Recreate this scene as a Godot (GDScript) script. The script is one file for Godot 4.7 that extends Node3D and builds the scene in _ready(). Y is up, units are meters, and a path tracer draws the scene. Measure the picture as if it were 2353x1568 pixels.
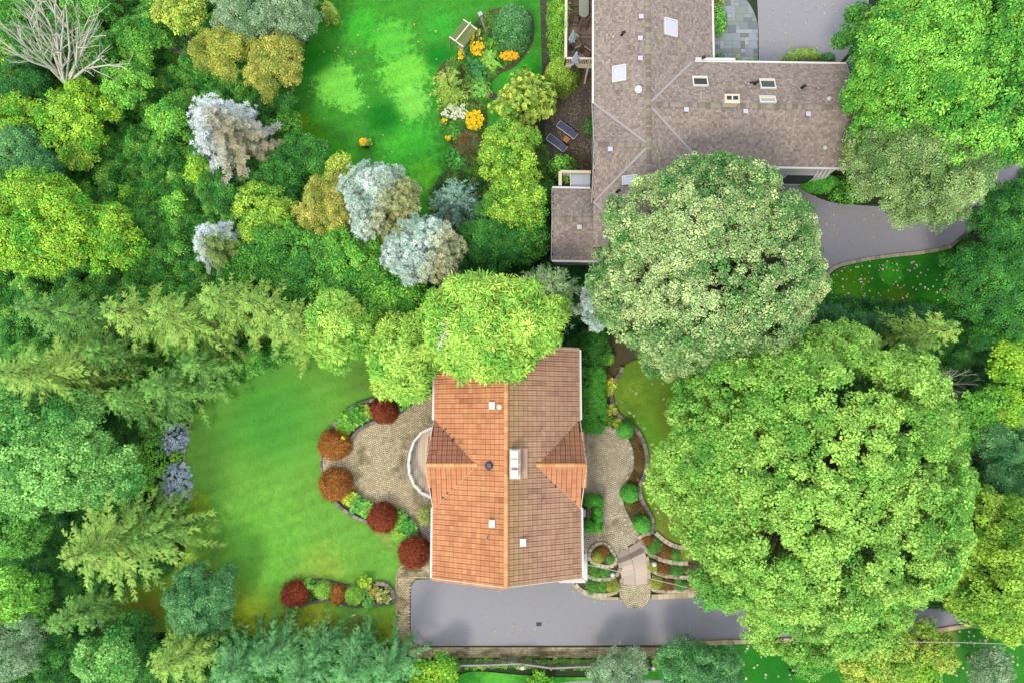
extends Node3D

# ---------------------------------------------------------------- camera numbers: a drone at 51 m that looks almost straight down
const HIGH := 51.0
const TILT := 6.6          # degrees from the vertical, towards the north (-z)
const FOCAL := 1561.0      # focal length in the units of the plan (a plan 2352 wide and 1568 high)
const LIGHT := 3.05        # what a white, level surface shows of its base colour at this exposure

var rng := RandomNumberGenerator.new()
var names := {}
var M := {}
var L := {}                # leaf clump meshes
var noise := FastNoiseLite.new()
var unit_block: ArrayMesh
var unit_box: ArrayMesh

func _ready():
	rng.seed = 20240611
	noise.seed = 7
	noise.noise_type = FastNoiseLite.TYPE_SIMPLEX_SMOOTH
	noise.frequency = 1.0
	set_camera_and_light()
	make_materials()
	make_leaf_meshes()
	unit_block = bevel_box(Vector3.ONE, 0.07)
	unit_box = bevel_box(Vector3.ONE, 0.0)
	build_setting()
	build_tiled_house()
	build_shingled_house()
	build_garden_walls()
	build_furniture()
	build_garden_plants()
	build_trees()
	build_undergrowth()

func set_camera_and_light():
	var cam := Camera3D.new()
	cam.name = "camera"
	cam.fov = rad_to_deg(2.0 * atan(784.0 / FOCAL))
	cam.far = 900.0
	cam.near = 0.5
	cam.position = Vector3(0, HIGH, 0)
	cam.rotation_degrees = Vector3(-90.0 + TILT, 0, 0)
	add_child(cam)
	var sky := ProceduralSkyMaterial.new()
	sky.sky_top_color = Color(0.96, 0.97, 1.0)
	sky.sky_horizon_color = Color(0.78, 0.81, 0.86)
	sky.sky_curve = 0.2
	sky.ground_bottom_color = Color(0.20, 0.24, 0.16)
	sky.ground_horizon_color = Color(0.62, 0.65, 0.66)
	sky.sky_energy_multiplier = 1.0
	var env := Environment.new()
	env.background_mode = Environment.BG_SKY
	env.sky = Sky.new()
	env.sky.sky_material = sky
	env.tonemap_mode = Environment.TONE_MAPPER_LINEAR
	env.tonemap_exposure = 3.15
	env.sdfgi_enabled = true
	env.ssao_enabled = true
	env.ssil_enabled = true
	var we := WorldEnvironment.new()
	we.name = "world_environment"
	we.environment = env
	add_child(we)
	var sun := DirectionalLight3D.new()
	sun.name = "sun"
	sun.light_color = Color(1.0, 0.96, 0.9)
	sun.light_energy = 0.5
	sun.light_angular_distance = 14.0
	sun.shadow_enabled = true
	sun.rotation_degrees = Vector3(-50, -28, 0)   # from the south-south-west
	sun.sky_mode = DirectionalLight3D.SKY_MODE_LIGHT_ONLY
	add_child(sun)

# ---------------------------------------------------------------- plan -> world
func spot(px: float, py: float, h: float = 0.0) -> Vector3:
	var a := deg_to_rad(TILT)
	var u := (px - 1176.0) / FOCAL
	var v := (py - 784.0) / FOCAL
	var d := Vector3(u, -cos(a) - v * sin(a), -sin(a) + v * cos(a))
	return Vector3(0, HIGH, 0) + d * ((h - HIGH) / d.y)

func mpp(p: Vector3) -> float:       # metres per plan unit at a point
	var a := deg_to_rad(TILT)
	return (p - Vector3(0, HIGH, 0)).dot(Vector3(0, -cos(a), -sin(a))) / FOCAL

func curve_px(pts: Array, h: float, step: float = 0.15, closed := false) -> PackedVector3Array:
	var w := PackedVector3Array()
	for p in pts:
		w.append(spot(p[0], p[1], h))
	return smooth_line(w, step, closed)

func smooth_line(w: PackedVector3Array, step: float, closed := false) -> PackedVector3Array:
	var out := PackedVector3Array()
	var n := w.size()
	var last := n if closed else n - 1
	for i in last:
		var p0 := w[(i - 1 + n) % n] if closed or i > 0 else w[0]
		var p1 := w[i]
		var p2 := w[(i + 1) % n]
		var p3 := w[(i + 2) % n] if closed or i + 2 < n else w[n - 1]
		var k := maxi(1, int(p1.distance_to(p2) / step))
		for j in k:
			out.append(p1.cubic_interpolate(p2, p0, p3, float(j) / k))
	if not closed:
		out.append(w[n - 1])
	return out

func flat(w: PackedVector3Array) -> PackedVector2Array:
	var o := PackedVector2Array()
	for p in w:
		o.append(Vector2(p.x, p.z))
	return o

func R(a: float, b: float) -> float:
	return rng.randf_range(a, b)

# ---------------------------------------------------------------- naming
func numbered(called: String) -> String:
	if not names.has(called):
		names[called] = 0
		return called
	names[called] += 1
	return "%s_%03d" % [called, names[called]]

func tag(o: Node3D, label: String, category: String, group := "") -> Node3D:
	o.set_meta("label", label)
	o.set_meta("category", category)
	if group:
		o.set_meta("group", group)
	return o

func thing(called: String, label: String, category: String, at := Vector3.ZERO, group := "") -> Node3D:
	var o := Node3D.new()
	o.name = numbered(called)
	add_child(o)
	o.position = at
	return tag(o, label, category, group)

func part(parent: Node, called: String, mesh: Mesh, m: Material, t := Transform3D(), stuff := false) -> MeshInstance3D:
	var o := MeshInstance3D.new()
	o.name = called
	o.mesh = mesh
	o.material_override = m
	o.transform = t
	if stuff:
		o.set_meta("kind", "stuff")
	parent.add_child(o, true)
	return o

func single(called: String, label: String, category: String, mesh: Mesh, m: Material, t := Transform3D(), group := "") -> MeshInstance3D:
	var o := MeshInstance3D.new()
	o.name = numbered(called)
	o.mesh = mesh
	o.material_override = m
	o.transform = t
	add_child(o)
	tag(o, label, category, group)
	return o

func structure(called: String, mesh: Mesh, m: Material, t := Transform3D()) -> MeshInstance3D:
	var o := MeshInstance3D.new()
	o.name = numbered(called)
	o.mesh = mesh
	o.material_override = m
	o.transform = t
	o.set_meta("kind", "structure")
	add_child(o)
	return o

func many(parent: Node, called: String, mesh: Mesh, m: Material, where: Array, tint: PackedColorArray) -> MultiMeshInstance3D:
	var mm := MultiMesh.new()
	mm.transform_format = MultiMesh.TRANSFORM_3D
	mm.use_colors = true
	mm.mesh = mesh
	mm.instance_count = where.size()
	for i in where.size():
		mm.set_instance_transform(i, where[i])
		mm.set_instance_color(i, tint[i])
	var o := MultiMeshInstance3D.new()
	o.name = called
	o.multimesh = mm
	o.material_override = m
	o.set_meta("kind", "stuff")
	parent.add_child(o, true)
	return o

# ---------------------------------------------------------------- shapes
func quad(st: SurfaceTool, a: Vector3, b: Vector3, c: Vector3, d: Vector3):   # corners clockwise when seen from the front
	for p in [a, b, c, a, c, d]:
		st.set_uv(Vector2(p.x + p.y * 0.31, p.z + p.y * 0.73))
		st.add_vertex(p)

func begin() -> SurfaceTool:
	var st := SurfaceTool.new()
	st.begin(Mesh.PRIMITIVE_TRIANGLES)
	st.set_smooth_group(-1)
	return st

func done(st: SurfaceTool) -> ArrayMesh:
	st.generate_normals()
	return st.commit()

func add_box(st: SurfaceTool, t: Transform3D, size: Vector3, bev := 0.0):
	var h := size * 0.5
	if bev <= 0.0:
		for ax in 3:
			for s in [-1.0, 1.0]:
				var n := Vector3.ZERO
				n[ax] = s
				var u := Vector3.ZERO
				u[(ax + 1) % 3] = 1.0
				var v := Vector3.ZERO
				v[(ax + 2) % 3] = 1.0
				var c := n * h
				var a := c - u * h - v * h
				var b := c + u * h - v * h
				var d := c + u * h + v * h
				var e := c - u * h + v * h
				if s > 0:
					quad(st, t * a, t * e, t * d, t * b)
				else:
					quad(st, t * a, t * b, t * d, t * e)
		return
	var k := Vector3(h.x - minf(bev, h.x * 0.9), h.y, h.z - minf(bev, h.z * 0.9))
	var lo := h.y - minf(bev, h.y * 0.9)
	var top := [Vector3(-k.x, h.y, -k.z), Vector3(k.x, h.y, -k.z), Vector3(k.x, h.y, k.z), Vector3(-k.x, h.y, k.z)]
	var mid := [Vector3(-h.x, lo, -h.z), Vector3(h.x, lo, -h.z), Vector3(h.x, lo, h.z), Vector3(-h.x, lo, h.z)]
	quad(st, t * top[0], t * top[1], t * top[2], t * top[3])
	for i in 4:
		var j := (i + 1) % 4
		var fi: Vector3 = mid[i]
		var fj: Vector3 = mid[j]
		quad(st, t * mid[j], t * top[j], t * top[i], t * mid[i])
		quad(st, t * Vector3(fj.x, -h.y, fj.z), t * fj, t * fi, t * Vector3(fi.x, -h.y, fi.z))
	quad(st, t * Vector3(-h.x, -h.y, h.z), t * Vector3(h.x, -h.y, h.z), t * Vector3(h.x, -h.y, -h.z), t * Vector3(-h.x, -h.y, -h.z))

func bevel_box(size: Vector3, bev: float) -> ArrayMesh:
	var st := begin()
	add_box(st, Transform3D(), size, bev)
	return done(st)

func place(at: Vector3, yaw := 0.0, size := Vector3.ONE) -> Transform3D:
	return Transform3D(Basis(Vector3.UP, yaw) * Basis.from_scale(size), at)

func yaw_of(d: Vector3) -> float:      # turns +x onto d
	return atan2(-d.z, d.x)

func bar(a: Vector3, b: Vector3, w: float, h: float) -> Transform3D:   # unit box -> a bar from a to b
	var x := b - a
	var l := x.length()
	x = x / maxf(l, 1e-5)
	var up := Vector3.UP if absf(x.y) < 0.95 else Vector3.FORWARD
	var z := x.cross(up).normalized()
	var y := z.cross(x)
	return Transform3D(Basis(x * l, y * h, z * w), (a + b) * 0.5)

func add_tube(st: SurfaceTool, path: PackedVector3Array, radii: PackedFloat32Array, sides := 6):
	var rings: Array = []
	var n := path.size()
	var side := Vector3.RIGHT
	for i in n:
		var d := (path[mini(i + 1, n - 1)] - path[maxi(i - 1, 0)]).normalized()
		if absf(side.dot(d)) > 0.95:
			side = Vector3.FORWARD
		side = (side - d * side.dot(d)).normalized()
		var up := d.cross(side)
		var ring: Array = []
		for k in sides:
			var a := TAU * k / sides
			ring.append(path[i] + (side * cos(a) + up * sin(a)) * radii[i])
		rings.append(ring)
	for i in n - 1:
		for k in sides:
			var k2 := (k + 1) % sides
			quad(st, rings[i][k], rings[i + 1][k], rings[i + 1][k2], rings[i][k2])

func tube(path: PackedVector3Array, r: float, sides := 6) -> ArrayMesh:
	var st := begin()
	var rr := PackedFloat32Array()
	rr.resize(path.size())
	rr.fill(r)
	st.set_smooth_group(0)
	add_tube(st, path, rr, sides)
	return done(st)

func lathe(profile: Array, sides := 16) -> ArrayMesh:      # [radius, height] from the bottom up
	var st := begin()
	for i in profile.size() - 1:
		for k in sides:
			var a := TAU * k / sides
			var b := TAU * (k + 1) / sides
			var p = profile[i]
			var q = profile[i + 1]
			var c0 := Vector3(cos(a), 0, sin(a))
			var c1 := Vector3(cos(b), 0, sin(b))
			quad(st, c0 * p[0] + Vector3.UP * p[1], c1 * p[0] + Vector3.UP * p[1], c1 * q[0] + Vector3.UP * q[1], c0 * q[0] + Vector3.UP * q[1])
	return done(st)

func add_prism(st: SurfaceTool, poly: PackedVector2Array, y0: float, y1: float):   # a level slab with this outline (x, z)
	var ids := Geometry2D.triangulate_polygon(poly)
	for i in range(0, ids.size(), 3):
		var a := poly[ids[i]]
		var b := poly[ids[i + 1]]
		var c := poly[ids[i + 2]]
		if (b - a).cross(c - a) < 0.0:
			var s := b
			b = c
			c = s
		for p in [a, b, c]:
			st.set_uv(p)
			st.add_vertex(Vector3(p.x, y1, p.y))
	if y1 - y0 > 0.001:
		var turn := Geometry2D.is_polygon_clockwise(poly)
		for i in poly.size():
			var p := poly[i]
			var q := poly[(i + 1) % poly.size()]
			if turn:
				var s2 := p
				p = q
				q = s2
			quad(st, Vector3(q.x, y0, q.y), Vector3(q.x, y1, q.y), Vector3(p.x, y1, p.y), Vector3(p.x, y0, p.y))

func slab(poly: PackedVector2Array, y0: float, y1: float) -> ArrayMesh:
	var st := begin()
	add_prism(st, poly, y0, y1)
	return done(st)

func rings_in(c: Vector2, r: float, n := 40) -> PackedVector2Array:
	var o := PackedVector2Array()
	for i in n:
		o.append(c + Vector2(cos(TAU * i / n), sin(TAU * i / n)) * r)
	return o

# ---------------------------------------------------------------- materials
func pix(r: float, g: float, b: float, k := LIGHT) -> Color:     # base colour (linear) of a surface that shows r, g, b at this exposure
	var c := Color(r / 255.0, g / 255.0, b / 255.0).srgb_to_linear()
	return Color(c.r / k, c.g / k, c.b / k)

func paint(c: Color, rough := 0.8, tex: Texture2D = null, scale := 1.0, tri := true) -> StandardMaterial3D:
	var m := StandardMaterial3D.new()
	if tex:
		var k: float = 1.0 / tex.get_meta("mean")
		c = Color(c.r * k, c.g * k, c.b * k)
	m.albedo_color = c.linear_to_srgb()
	m.roughness = rough
	m.metallic_specular = 0.35
	if tex:
		m.albedo_texture = tex
		m.uv1_scale = Vector3.ONE * scale
		if tri:
			m.uv1_triplanar = true
			m.uv1_world_triplanar = true
	return m

func speck(freq: float, lo: float, hi: float, oct := 4, size := 512, sd := 1) -> NoiseTexture2D:
	var n := FastNoiseLite.new()
	n.seed = sd
	n.noise_type = FastNoiseLite.TYPE_SIMPLEX_SMOOTH
	n.frequency = freq
	n.fractal_octaves = oct
	var t := NoiseTexture2D.new()
	t.width = size
	t.height = size
	t.seamless = true
	t.noise = n
	var g := Gradient.new()
	g.offsets = PackedFloat32Array([0.0, 0.25, 0.5, 0.75, 1.0])
	var cs := PackedColorArray()
	for i in 5:
		var v := lerpf(lo, hi, i / 4.0)
		cs.append(Color(v, v, v).linear_to_srgb())
	g.colors = cs
	t.color_ramp = g
	t.set_meta("mean", (lo + hi) * 0.5)
	return t

func layered(m: StandardMaterial3D, tex: Texture2D, scale: float) -> StandardMaterial3D:
	m.detail_enabled = true
	m.detail_albedo = tex
	m.detail_blend_mode = BaseMaterial3D.BLEND_MODE_MUL
	m.detail_uv_layer = BaseMaterial3D.DETAIL_UV_2
	m.uv2_scale = Vector3.ONE * scale
	m.uv2_triplanar = true
	m.uv2_world_triplanar = true
	var k: float = 1.0 / tex.get_meta("mean")
	var c := m.albedo_color.srgb_to_linear()
	m.albedo_color = Color(c.r * k, c.g * k, c.b * k).linear_to_srgb()
	return m

func rough_up(m: StandardMaterial3D, tex: Texture2D, cm: float) -> StandardMaterial3D:
	m.heightmap_enabled = true
	m.heightmap_texture = tex
	m.heightmap_scale = cm
	return m

func make_materials():
	var grain := speck(0.09, 0.55, 1.0, 4, 512, 3)
	var coarse := speck(0.02, 0.93, 1.0, 5, 512, 5)
	var patchy := speck(0.02, 0.45, 1.0, 5, 512, 9)
	var grit := speck(0.35, 0.4, 1.0, 2, 512, 11)
	M.fine_grain = grain
	M.leaf = paint(Color.WHITE, 0.55)
	M.leaf.vertex_color_use_as_albedo = true
	M.leaf.metallic_specular = 0.25
	M.leaf.backlight_enabled = true
	M.leaf.backlight = Color(0.28, 0.34, 0.16)
	M.petal = paint(Color.WHITE, 0.6)
	M.petal.vertex_color_use_as_albedo = true
	M.petal.metallic_specular = 0.2
	M.tint = paint(Color.WHITE, 0.85, grain, 1.7)
	M.tint.vertex_color_use_as_albedo = true
	M.ground = layered(paint(pix(44, 62, 28), 0.95, patchy, 0.35), grain, 1.3)
	M.soil = layered(paint(pix(92, 84, 56), 0.95, patchy, 0.6), grit, 1.1)
	M.mulch = rough_up(layered(paint(pix(78, 70, 62), 0.95, patchy, 0.5), grit, 1.5), grit, 2.0)
	M.asphalt = rough_up(layered(paint(pix(166, 166, 172), 0.9, coarse, 0.2), grit, 0.11), grit, 0.5)
	M.joint = layered(paint(pix(112, 104, 78), 0.95, patchy, 0.5), grain, 2.0)
	M.dark_joint = layered(paint(pix(60, 54, 46), 0.95, patchy, 0.5), grain, 2.0)
	M.white = paint(pix(238, 238, 232), 0.45)
	M.cream = paint(pix(235, 226, 196), 0.6)
	M.stucco = paint(pix(222, 210, 180), 0.9, grain, 0.6)
	M.grey_siding = paint(pix(196, 192, 182), 0.85, grain, 0.5)
	M.metal = paint(pix(190, 192, 196), 0.4)
	M.metal.metallic = 0.6
	M.dark = paint(pix(48, 50, 56), 0.6)
	M.black = paint(pix(30, 30, 33), 0.6)
	M.glass_dark = paint(pix(36, 44, 46), 0.08)
	M.glass_dark.metallic_specular = 0.5
	M.glass_light = paint(pix(216, 220, 236), 0.12)
	M.glass_light.metallic_specular = 0.5
	M.bark = rough_up(paint(pix(112, 98, 76), 0.9, grain, 1.0), grain, 1.0)
	M.pale_bark = paint(pix(244, 244, 222), 0.85, grain, 1.2)
	M.silver_wood = rough_up(paint(pix(176, 172, 158), 0.9, grain, 1.1), grain, 0.6)
	M.wood = paint(pix(226, 190, 152), 0.7, grain, 0.7)
	M.gold_wood = paint(pix(222, 178, 112), 0.7, grain, 0.7)
	M.teak = paint(pix(190, 128, 72), 0.6, grain, 0.8)
	M.brown_wood = paint(pix(104, 82, 68), 0.75, grain, 0.8)
	M.roof_deck = paint(pix(84, 52, 38), 0.9, grain, 0.5)
	M.grey_deck = paint(pix(88, 80, 76), 0.95, grain, 0.5)
	M.flash = paint(pix(205, 172, 150), 0.6)
	M.valley = paint(pix(176, 172, 168), 0.55)
	M.slate_cloth = paint(pix(84, 88, 116), 0.85, grit, 0.9)
	M.blue_cloth = paint(pix(206, 214, 236), 0.8)
	M.aqua_cloth = paint(pix(178, 206, 214), 0.8)
	M.table_top = paint(pix(138, 146, 128), 0.5, grain, 0.6)
	M.terracotta = paint(pix(176, 132, 100), 0.8)
	M.hose = paint(pix(200, 186, 136), 0.6)
	M.moss_wood = paint(pix(120, 138, 76), 0.95, patchy, 0.9)

# ---------------------------------------------------------------- leaves
func add_leaf(st: SurfaceTool, b: Vector3, dir: Vector3, n: Vector3, l: float, w: float, c: Color, mid := 0.45):
	var d := dir.normalized()
	var s := d.cross(n).normalized()
	var up := s.cross(d)
	var tip := b + d * l - up * l * 0.12
	var m := b + d * l * mid
	var p := m + s * w * 0.5 - up * w * 0.12
	var q := m - s * w * 0.5 - up * w * 0.12
	var fc := [b, q, tip, b, tip, p]
	for v in fc:
		st.set_color(c)
		st.add_vertex(v)

func shade() -> Color:
	var k := R(0.5, 1.5)
	return Color(k * R(0.92, 1.1), k, k * R(0.8, 1.1))

func clump(n: int, rad: float, l: float, w: float, rise := 0.45, flatness := 0.6) -> ArrayMesh:    # leaves scattered in a dome, facing mostly up
	var st := begin()
	for i in n:
		var a := i * 2.39996 + R(-0.4, 0.4)
		var r := rad * sqrt((i + 0.5) / n)
		var y := rise * rad * (1.0 - pow(r / rad, 2.0)) + R(-0.12, 0.12) * rad
		var out := Vector3(cos(a), 0, sin(a))
		var dir := out + Vector3(R(-0.7, 0.7), R(-0.45, 0.35), R(-0.7, 0.7))
		var nrm := (Vector3.UP * flatness + out * R(0.0, 0.5) + Vector3(R(-0.5, 0.5), 0.3, R(-0.5, 0.5))).normalized()
		add_leaf(st, out * r * 0.85 + Vector3.UP * y, dir, nrm, l * R(0.75, 1.25), w * R(0.8, 1.2), shade())
	return done(st)

func rosette(n: int, l: float, w: float, lift: float) -> ArrayMesh:      # blades that leave one point in all directions
	var st := begin()
	for i in n:
		var a := i * 2.39996
		var e := lift * R(0.15, 1.0)
		var dir := Vector3(cos(a), e * 1.6 - 0.15, sin(a))
		var side := Vector3(-sin(a), 0, cos(a))
		add_leaf(st, Vector3(cos(a), 0, sin(a)) * 0.03, dir, side.cross(dir) * -1.0, l * R(0.7, 1.15), w * R(0.8, 1.2), shade(), 0.4)
	return done(st)

func frond(pairs: int, fan: float, w: float, droop: float) -> ArrayMesh:      # a feather along +x, one unit long
	var st := begin()
	for i in pairs:
		var t := (i + 0.6) / (pairs + 0.3)
		for s in [-1.0, 1.0]:
			var b := Vector3(t, -droop * t * t, 0)
			var len := fan * (1.05 - t * 0.8) * R(0.8, 1.15)
			add_leaf(st, b, Vector3(0.75, R(-0.35, 0.1), s * R(0.75, 1.0)), Vector3(R(-0.2, 0.2), 1, s * R(-0.3, 0.3)), len, w, shade(), 0.4)
	add_leaf(st, Vector3.ZERO, Vector3(1, -droop, 0), Vector3.UP, 1.05, w * 0.7, shade(), 0.5)
	add_leaf(st, Vector3.ZERO, Vector3(1, -droop, 0), Vector3.BACK, 1.0, w * 0.7, shade(), 0.5)
	return done(st)

func make_leaf_meshes():
	L.broad = [clump(16, 0.23, 0.15, 0.10), clump(16, 0.25, 0.14, 0.095), clump(14, 0.22, 0.17, 0.11)]
	L.small = [clump(20, 0.20, 0.095, 0.06), clump(20, 0.22, 0.09, 0.06)]
	L.ball = [clump(20, 0.16, 0.085, 0.06, 0.25, 0.7), clump(20, 0.17, 0.08, 0.055, 0.25, 0.7)]
	L.lance = [clump(13, 0.22, 0.30, 0.075, 0.5, 0.5), clump(12, 0.24, 0.34, 0.08, 0.45, 0.5)]
	L.thread = [clump(16, 0.15, 0.22, 0.035, 0.4, 0.4), clump(16, 0.17, 0.24, 0.035, 0.4, 0.4)]
	L.tuft = [rosette(15, 0.20, 0.045, 0.7), rosette(14, 0.23, 0.05, 0.6)]
	L.fine = [rosette(15, 0.15, 0.04, 0.8), rosette(16, 0.16, 0.04, 0.7)]
	L.frond = [frond(9, 0.34, 0.075, 0.14), frond(10, 0.30, 0.07, 0.2), frond(8, 0.38, 0.08, 0.1)]
	L.feather = [frond(11, 0.26, 0.055, 0.16), frond(10, 0.28, 0.06, 0.22)]
	L.flower = [rosette(9, 0.075, 0.07, 0.35), rosette(8, 0.085, 0.07, 0.3)]
	L.blade = [rosette(7, 0.075, 0.013, 1.0), rosette(8, 0.065, 0.013, 1.0)]
	L.reed = [rosette(22, 0.8, 0.03, 0.9)]
	L.hosta = [rosette(14, 0.30, 0.14, 0.5), rosette(12, 0.26, 0.13, 0.6)]

# palettes: [clumps, colour of the young lit leaves, second colour, lobe radius in m, clumps per square metre of lobe, clump scale]
var P := {
	"lime": ["broad", [178, 230, 66], [82, 170, 44], 0.42, 30.0, 1.0],
	"lemon": ["broad", [204, 226, 92], [112, 178, 56], 0.42, 30.0, 0.95],
	"fresh": ["broad", [148, 222, 78], [64, 152, 50], 0.42, 30.0, 1.0],
	"mid": ["broad", [120, 196, 70], [46, 124, 42], 0.42, 30.0, 1.0],
	"deep": ["small", [92, 176, 68], [34, 104, 40], 0.40, 40.0, 1.1],
	"dark": ["small", [66, 146, 58], [24, 84, 36], 0.40, 40.0, 1.1],
	"bluish": ["small", [124, 194, 116], [44, 118, 62], 0.40, 40.0, 1.1],
	"gold": ["small", [222, 218, 104], [122, 156, 58], 0.36, 44.0, 1.0],
	"olive": ["small", [204, 212, 90], [104, 146, 50], 0.36, 44.0, 1.0],
	"sage": ["small", [176, 210, 164], [98, 146, 94], 0.38, 42.0, 1.0],
	"greysage": ["small", [178, 214, 134], [84, 132, 62], 0.42, 40.0, 1.1],
	"maple": ["broad", [198, 224, 146], [66, 134, 58], 0.42, 30.0, 0.9],
	"summer": ["broad", [176, 228, 98], [92, 168, 58], 0.42, 28.0, 0.95],
	"mint": ["broad", [158, 228, 112], [70, 154, 64], 0.44, 28.0, 1.0],
	"bright": ["lance", [194, 236, 98], [112, 190, 66], 0.45, 26.0, 1.0],
	"yellowgreen": ["broad", [178, 222, 74], [80, 156, 46], 0.42, 30.0, 0.95],
	"rhodo": ["hosta", [200, 220, 90], [104, 156, 54], 0.40, 18.0, 0.7],
	"silver": ["tuft", [216, 236, 226], [150, 186, 166], 0.36, 40.0, 0.9],
	"beige": ["tuft", [196, 206, 158], [160, 176, 122], 0.36, 40.0, 0.9],
	"blue": ["tuft", [206, 224, 240], [168, 196, 212], 0.3, 50.0, 1.0],
	"redmaple": ["thread", [176, 86, 48], [96, 38, 24], 0.3, 75.0, 1.1],
	"orangemaple": ["thread", [206, 136, 60], [120, 66, 30], 0.3, 75.0, 1.1],
	"ball": ["ball", [116, 208, 80], [62, 158, 56], 0.2, 100.0, 0.9],
	"limeball": ["ball", [170, 226, 86], [104, 184, 58], 0.2, 100.0, 0.9],
	"hedge": ["ball", [118, 210, 76], [62, 158, 50], 0.2, 100.0, 1.0],
	"limehedge": ["small", [160, 220, 70], [86, 164, 46], 0.35, 34.0, 1.0],
	"goldhedge": ["small", [186, 222, 82], [112, 176, 54], 0.4, 30.0, 1.0],
	"spruceblue": ["frond", [166, 206, 180], [92, 148, 120], 0.0, 0.0, 0.5],
	"whitespruce": ["tuft", [226, 236, 238], [188, 208, 208], 0.0, 0.0, 1.1],
	"fir": ["frond", [180, 222, 98], [84, 148, 54], 0.0, 0.0, 0.52],
	"firdark": ["frond", [140, 202, 88], [54, 120, 46], 0.0, 0.0, 0.52],
	"firblue": ["frond", [130, 204, 122], [44, 122, 60], 0.0, 0.0, 0.5],
	"firlime": ["feather", [200, 228, 100], [120, 178, 62], 0.0, 0.0, 0.52],
	"firsage": ["feather", [176, 208, 146], [104, 150, 86], 0.0, 0.0, 0.5],
	"cedar": ["feather", [70, 140, 74], [30, 90, 48], 0.0, 0.0, 0.55],
}
const LEAF := 1.95       # what a lit leaf shows of its base colour

func leaf_color(c) -> Color:
	return pix(c[0], c[1], c[2], LEAF)

func aim(n: Vector3, spin: float, s: float) -> Basis:    # +y onto n
	var y := n.normalized()
	var x := y.cross(Vector3(0.31, 0.2, 0.93)).normalized()
	var z := x.cross(y)
	var b := Basis(x, y, z)
	return b * Basis(Vector3.UP, spin) * Basis.from_scale(Vector3.ONE * s)

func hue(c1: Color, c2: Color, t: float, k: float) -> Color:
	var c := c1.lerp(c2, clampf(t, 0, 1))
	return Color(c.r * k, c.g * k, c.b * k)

class Crown:
	var where := [[], [], []]
	var tint := [PackedColorArray(), PackedColorArray(), PackedColorArray()]
	func put(i: int, t: Transform3D, c: Color):
		where[i].append(t)
		tint[i].append(c)

func plant_crown(cr: Crown, parent: Node, called: String, kind: String):
	var meshes: Array = L[kind]
	for i in meshes.size():
		if cr.where[i].size():
			many(parent, called, meshes[i], M.petal if kind == "flower" else M.leaf, cr.where[i], cr.tint[i])

func fill_lobe(cr: Crown, kinds: int, c: Vector3, r: float, n: int, out: Vector3, s: float, c1: Color, c2: Color, base: float):
	for i in n:
		var u := 1.0 - 1.25 * (i + R(0, 1)) / n
		var a := R(0, TAU)
		var q := sqrt(maxf(0.0, 1.0 - u * u))
		var d := Vector3(q * cos(a), u, q * sin(a))
		var p := c + d * r * R(0.75, 1.08)
		var nrm := d * 0.8 + out * 0.35 + Vector3.UP * 0.55 + Vector3(R(-0.3, 0.3), 0, R(-0.3, 0.3))
		cr.put(rng.randi() % kinds, Transform3D(aim(nrm, R(0, TAU), s * R(0.75, 1.25)), p), hue(c1, c2, base + R(-0.4, 0.4), R(0.7, 1.25)))

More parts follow.
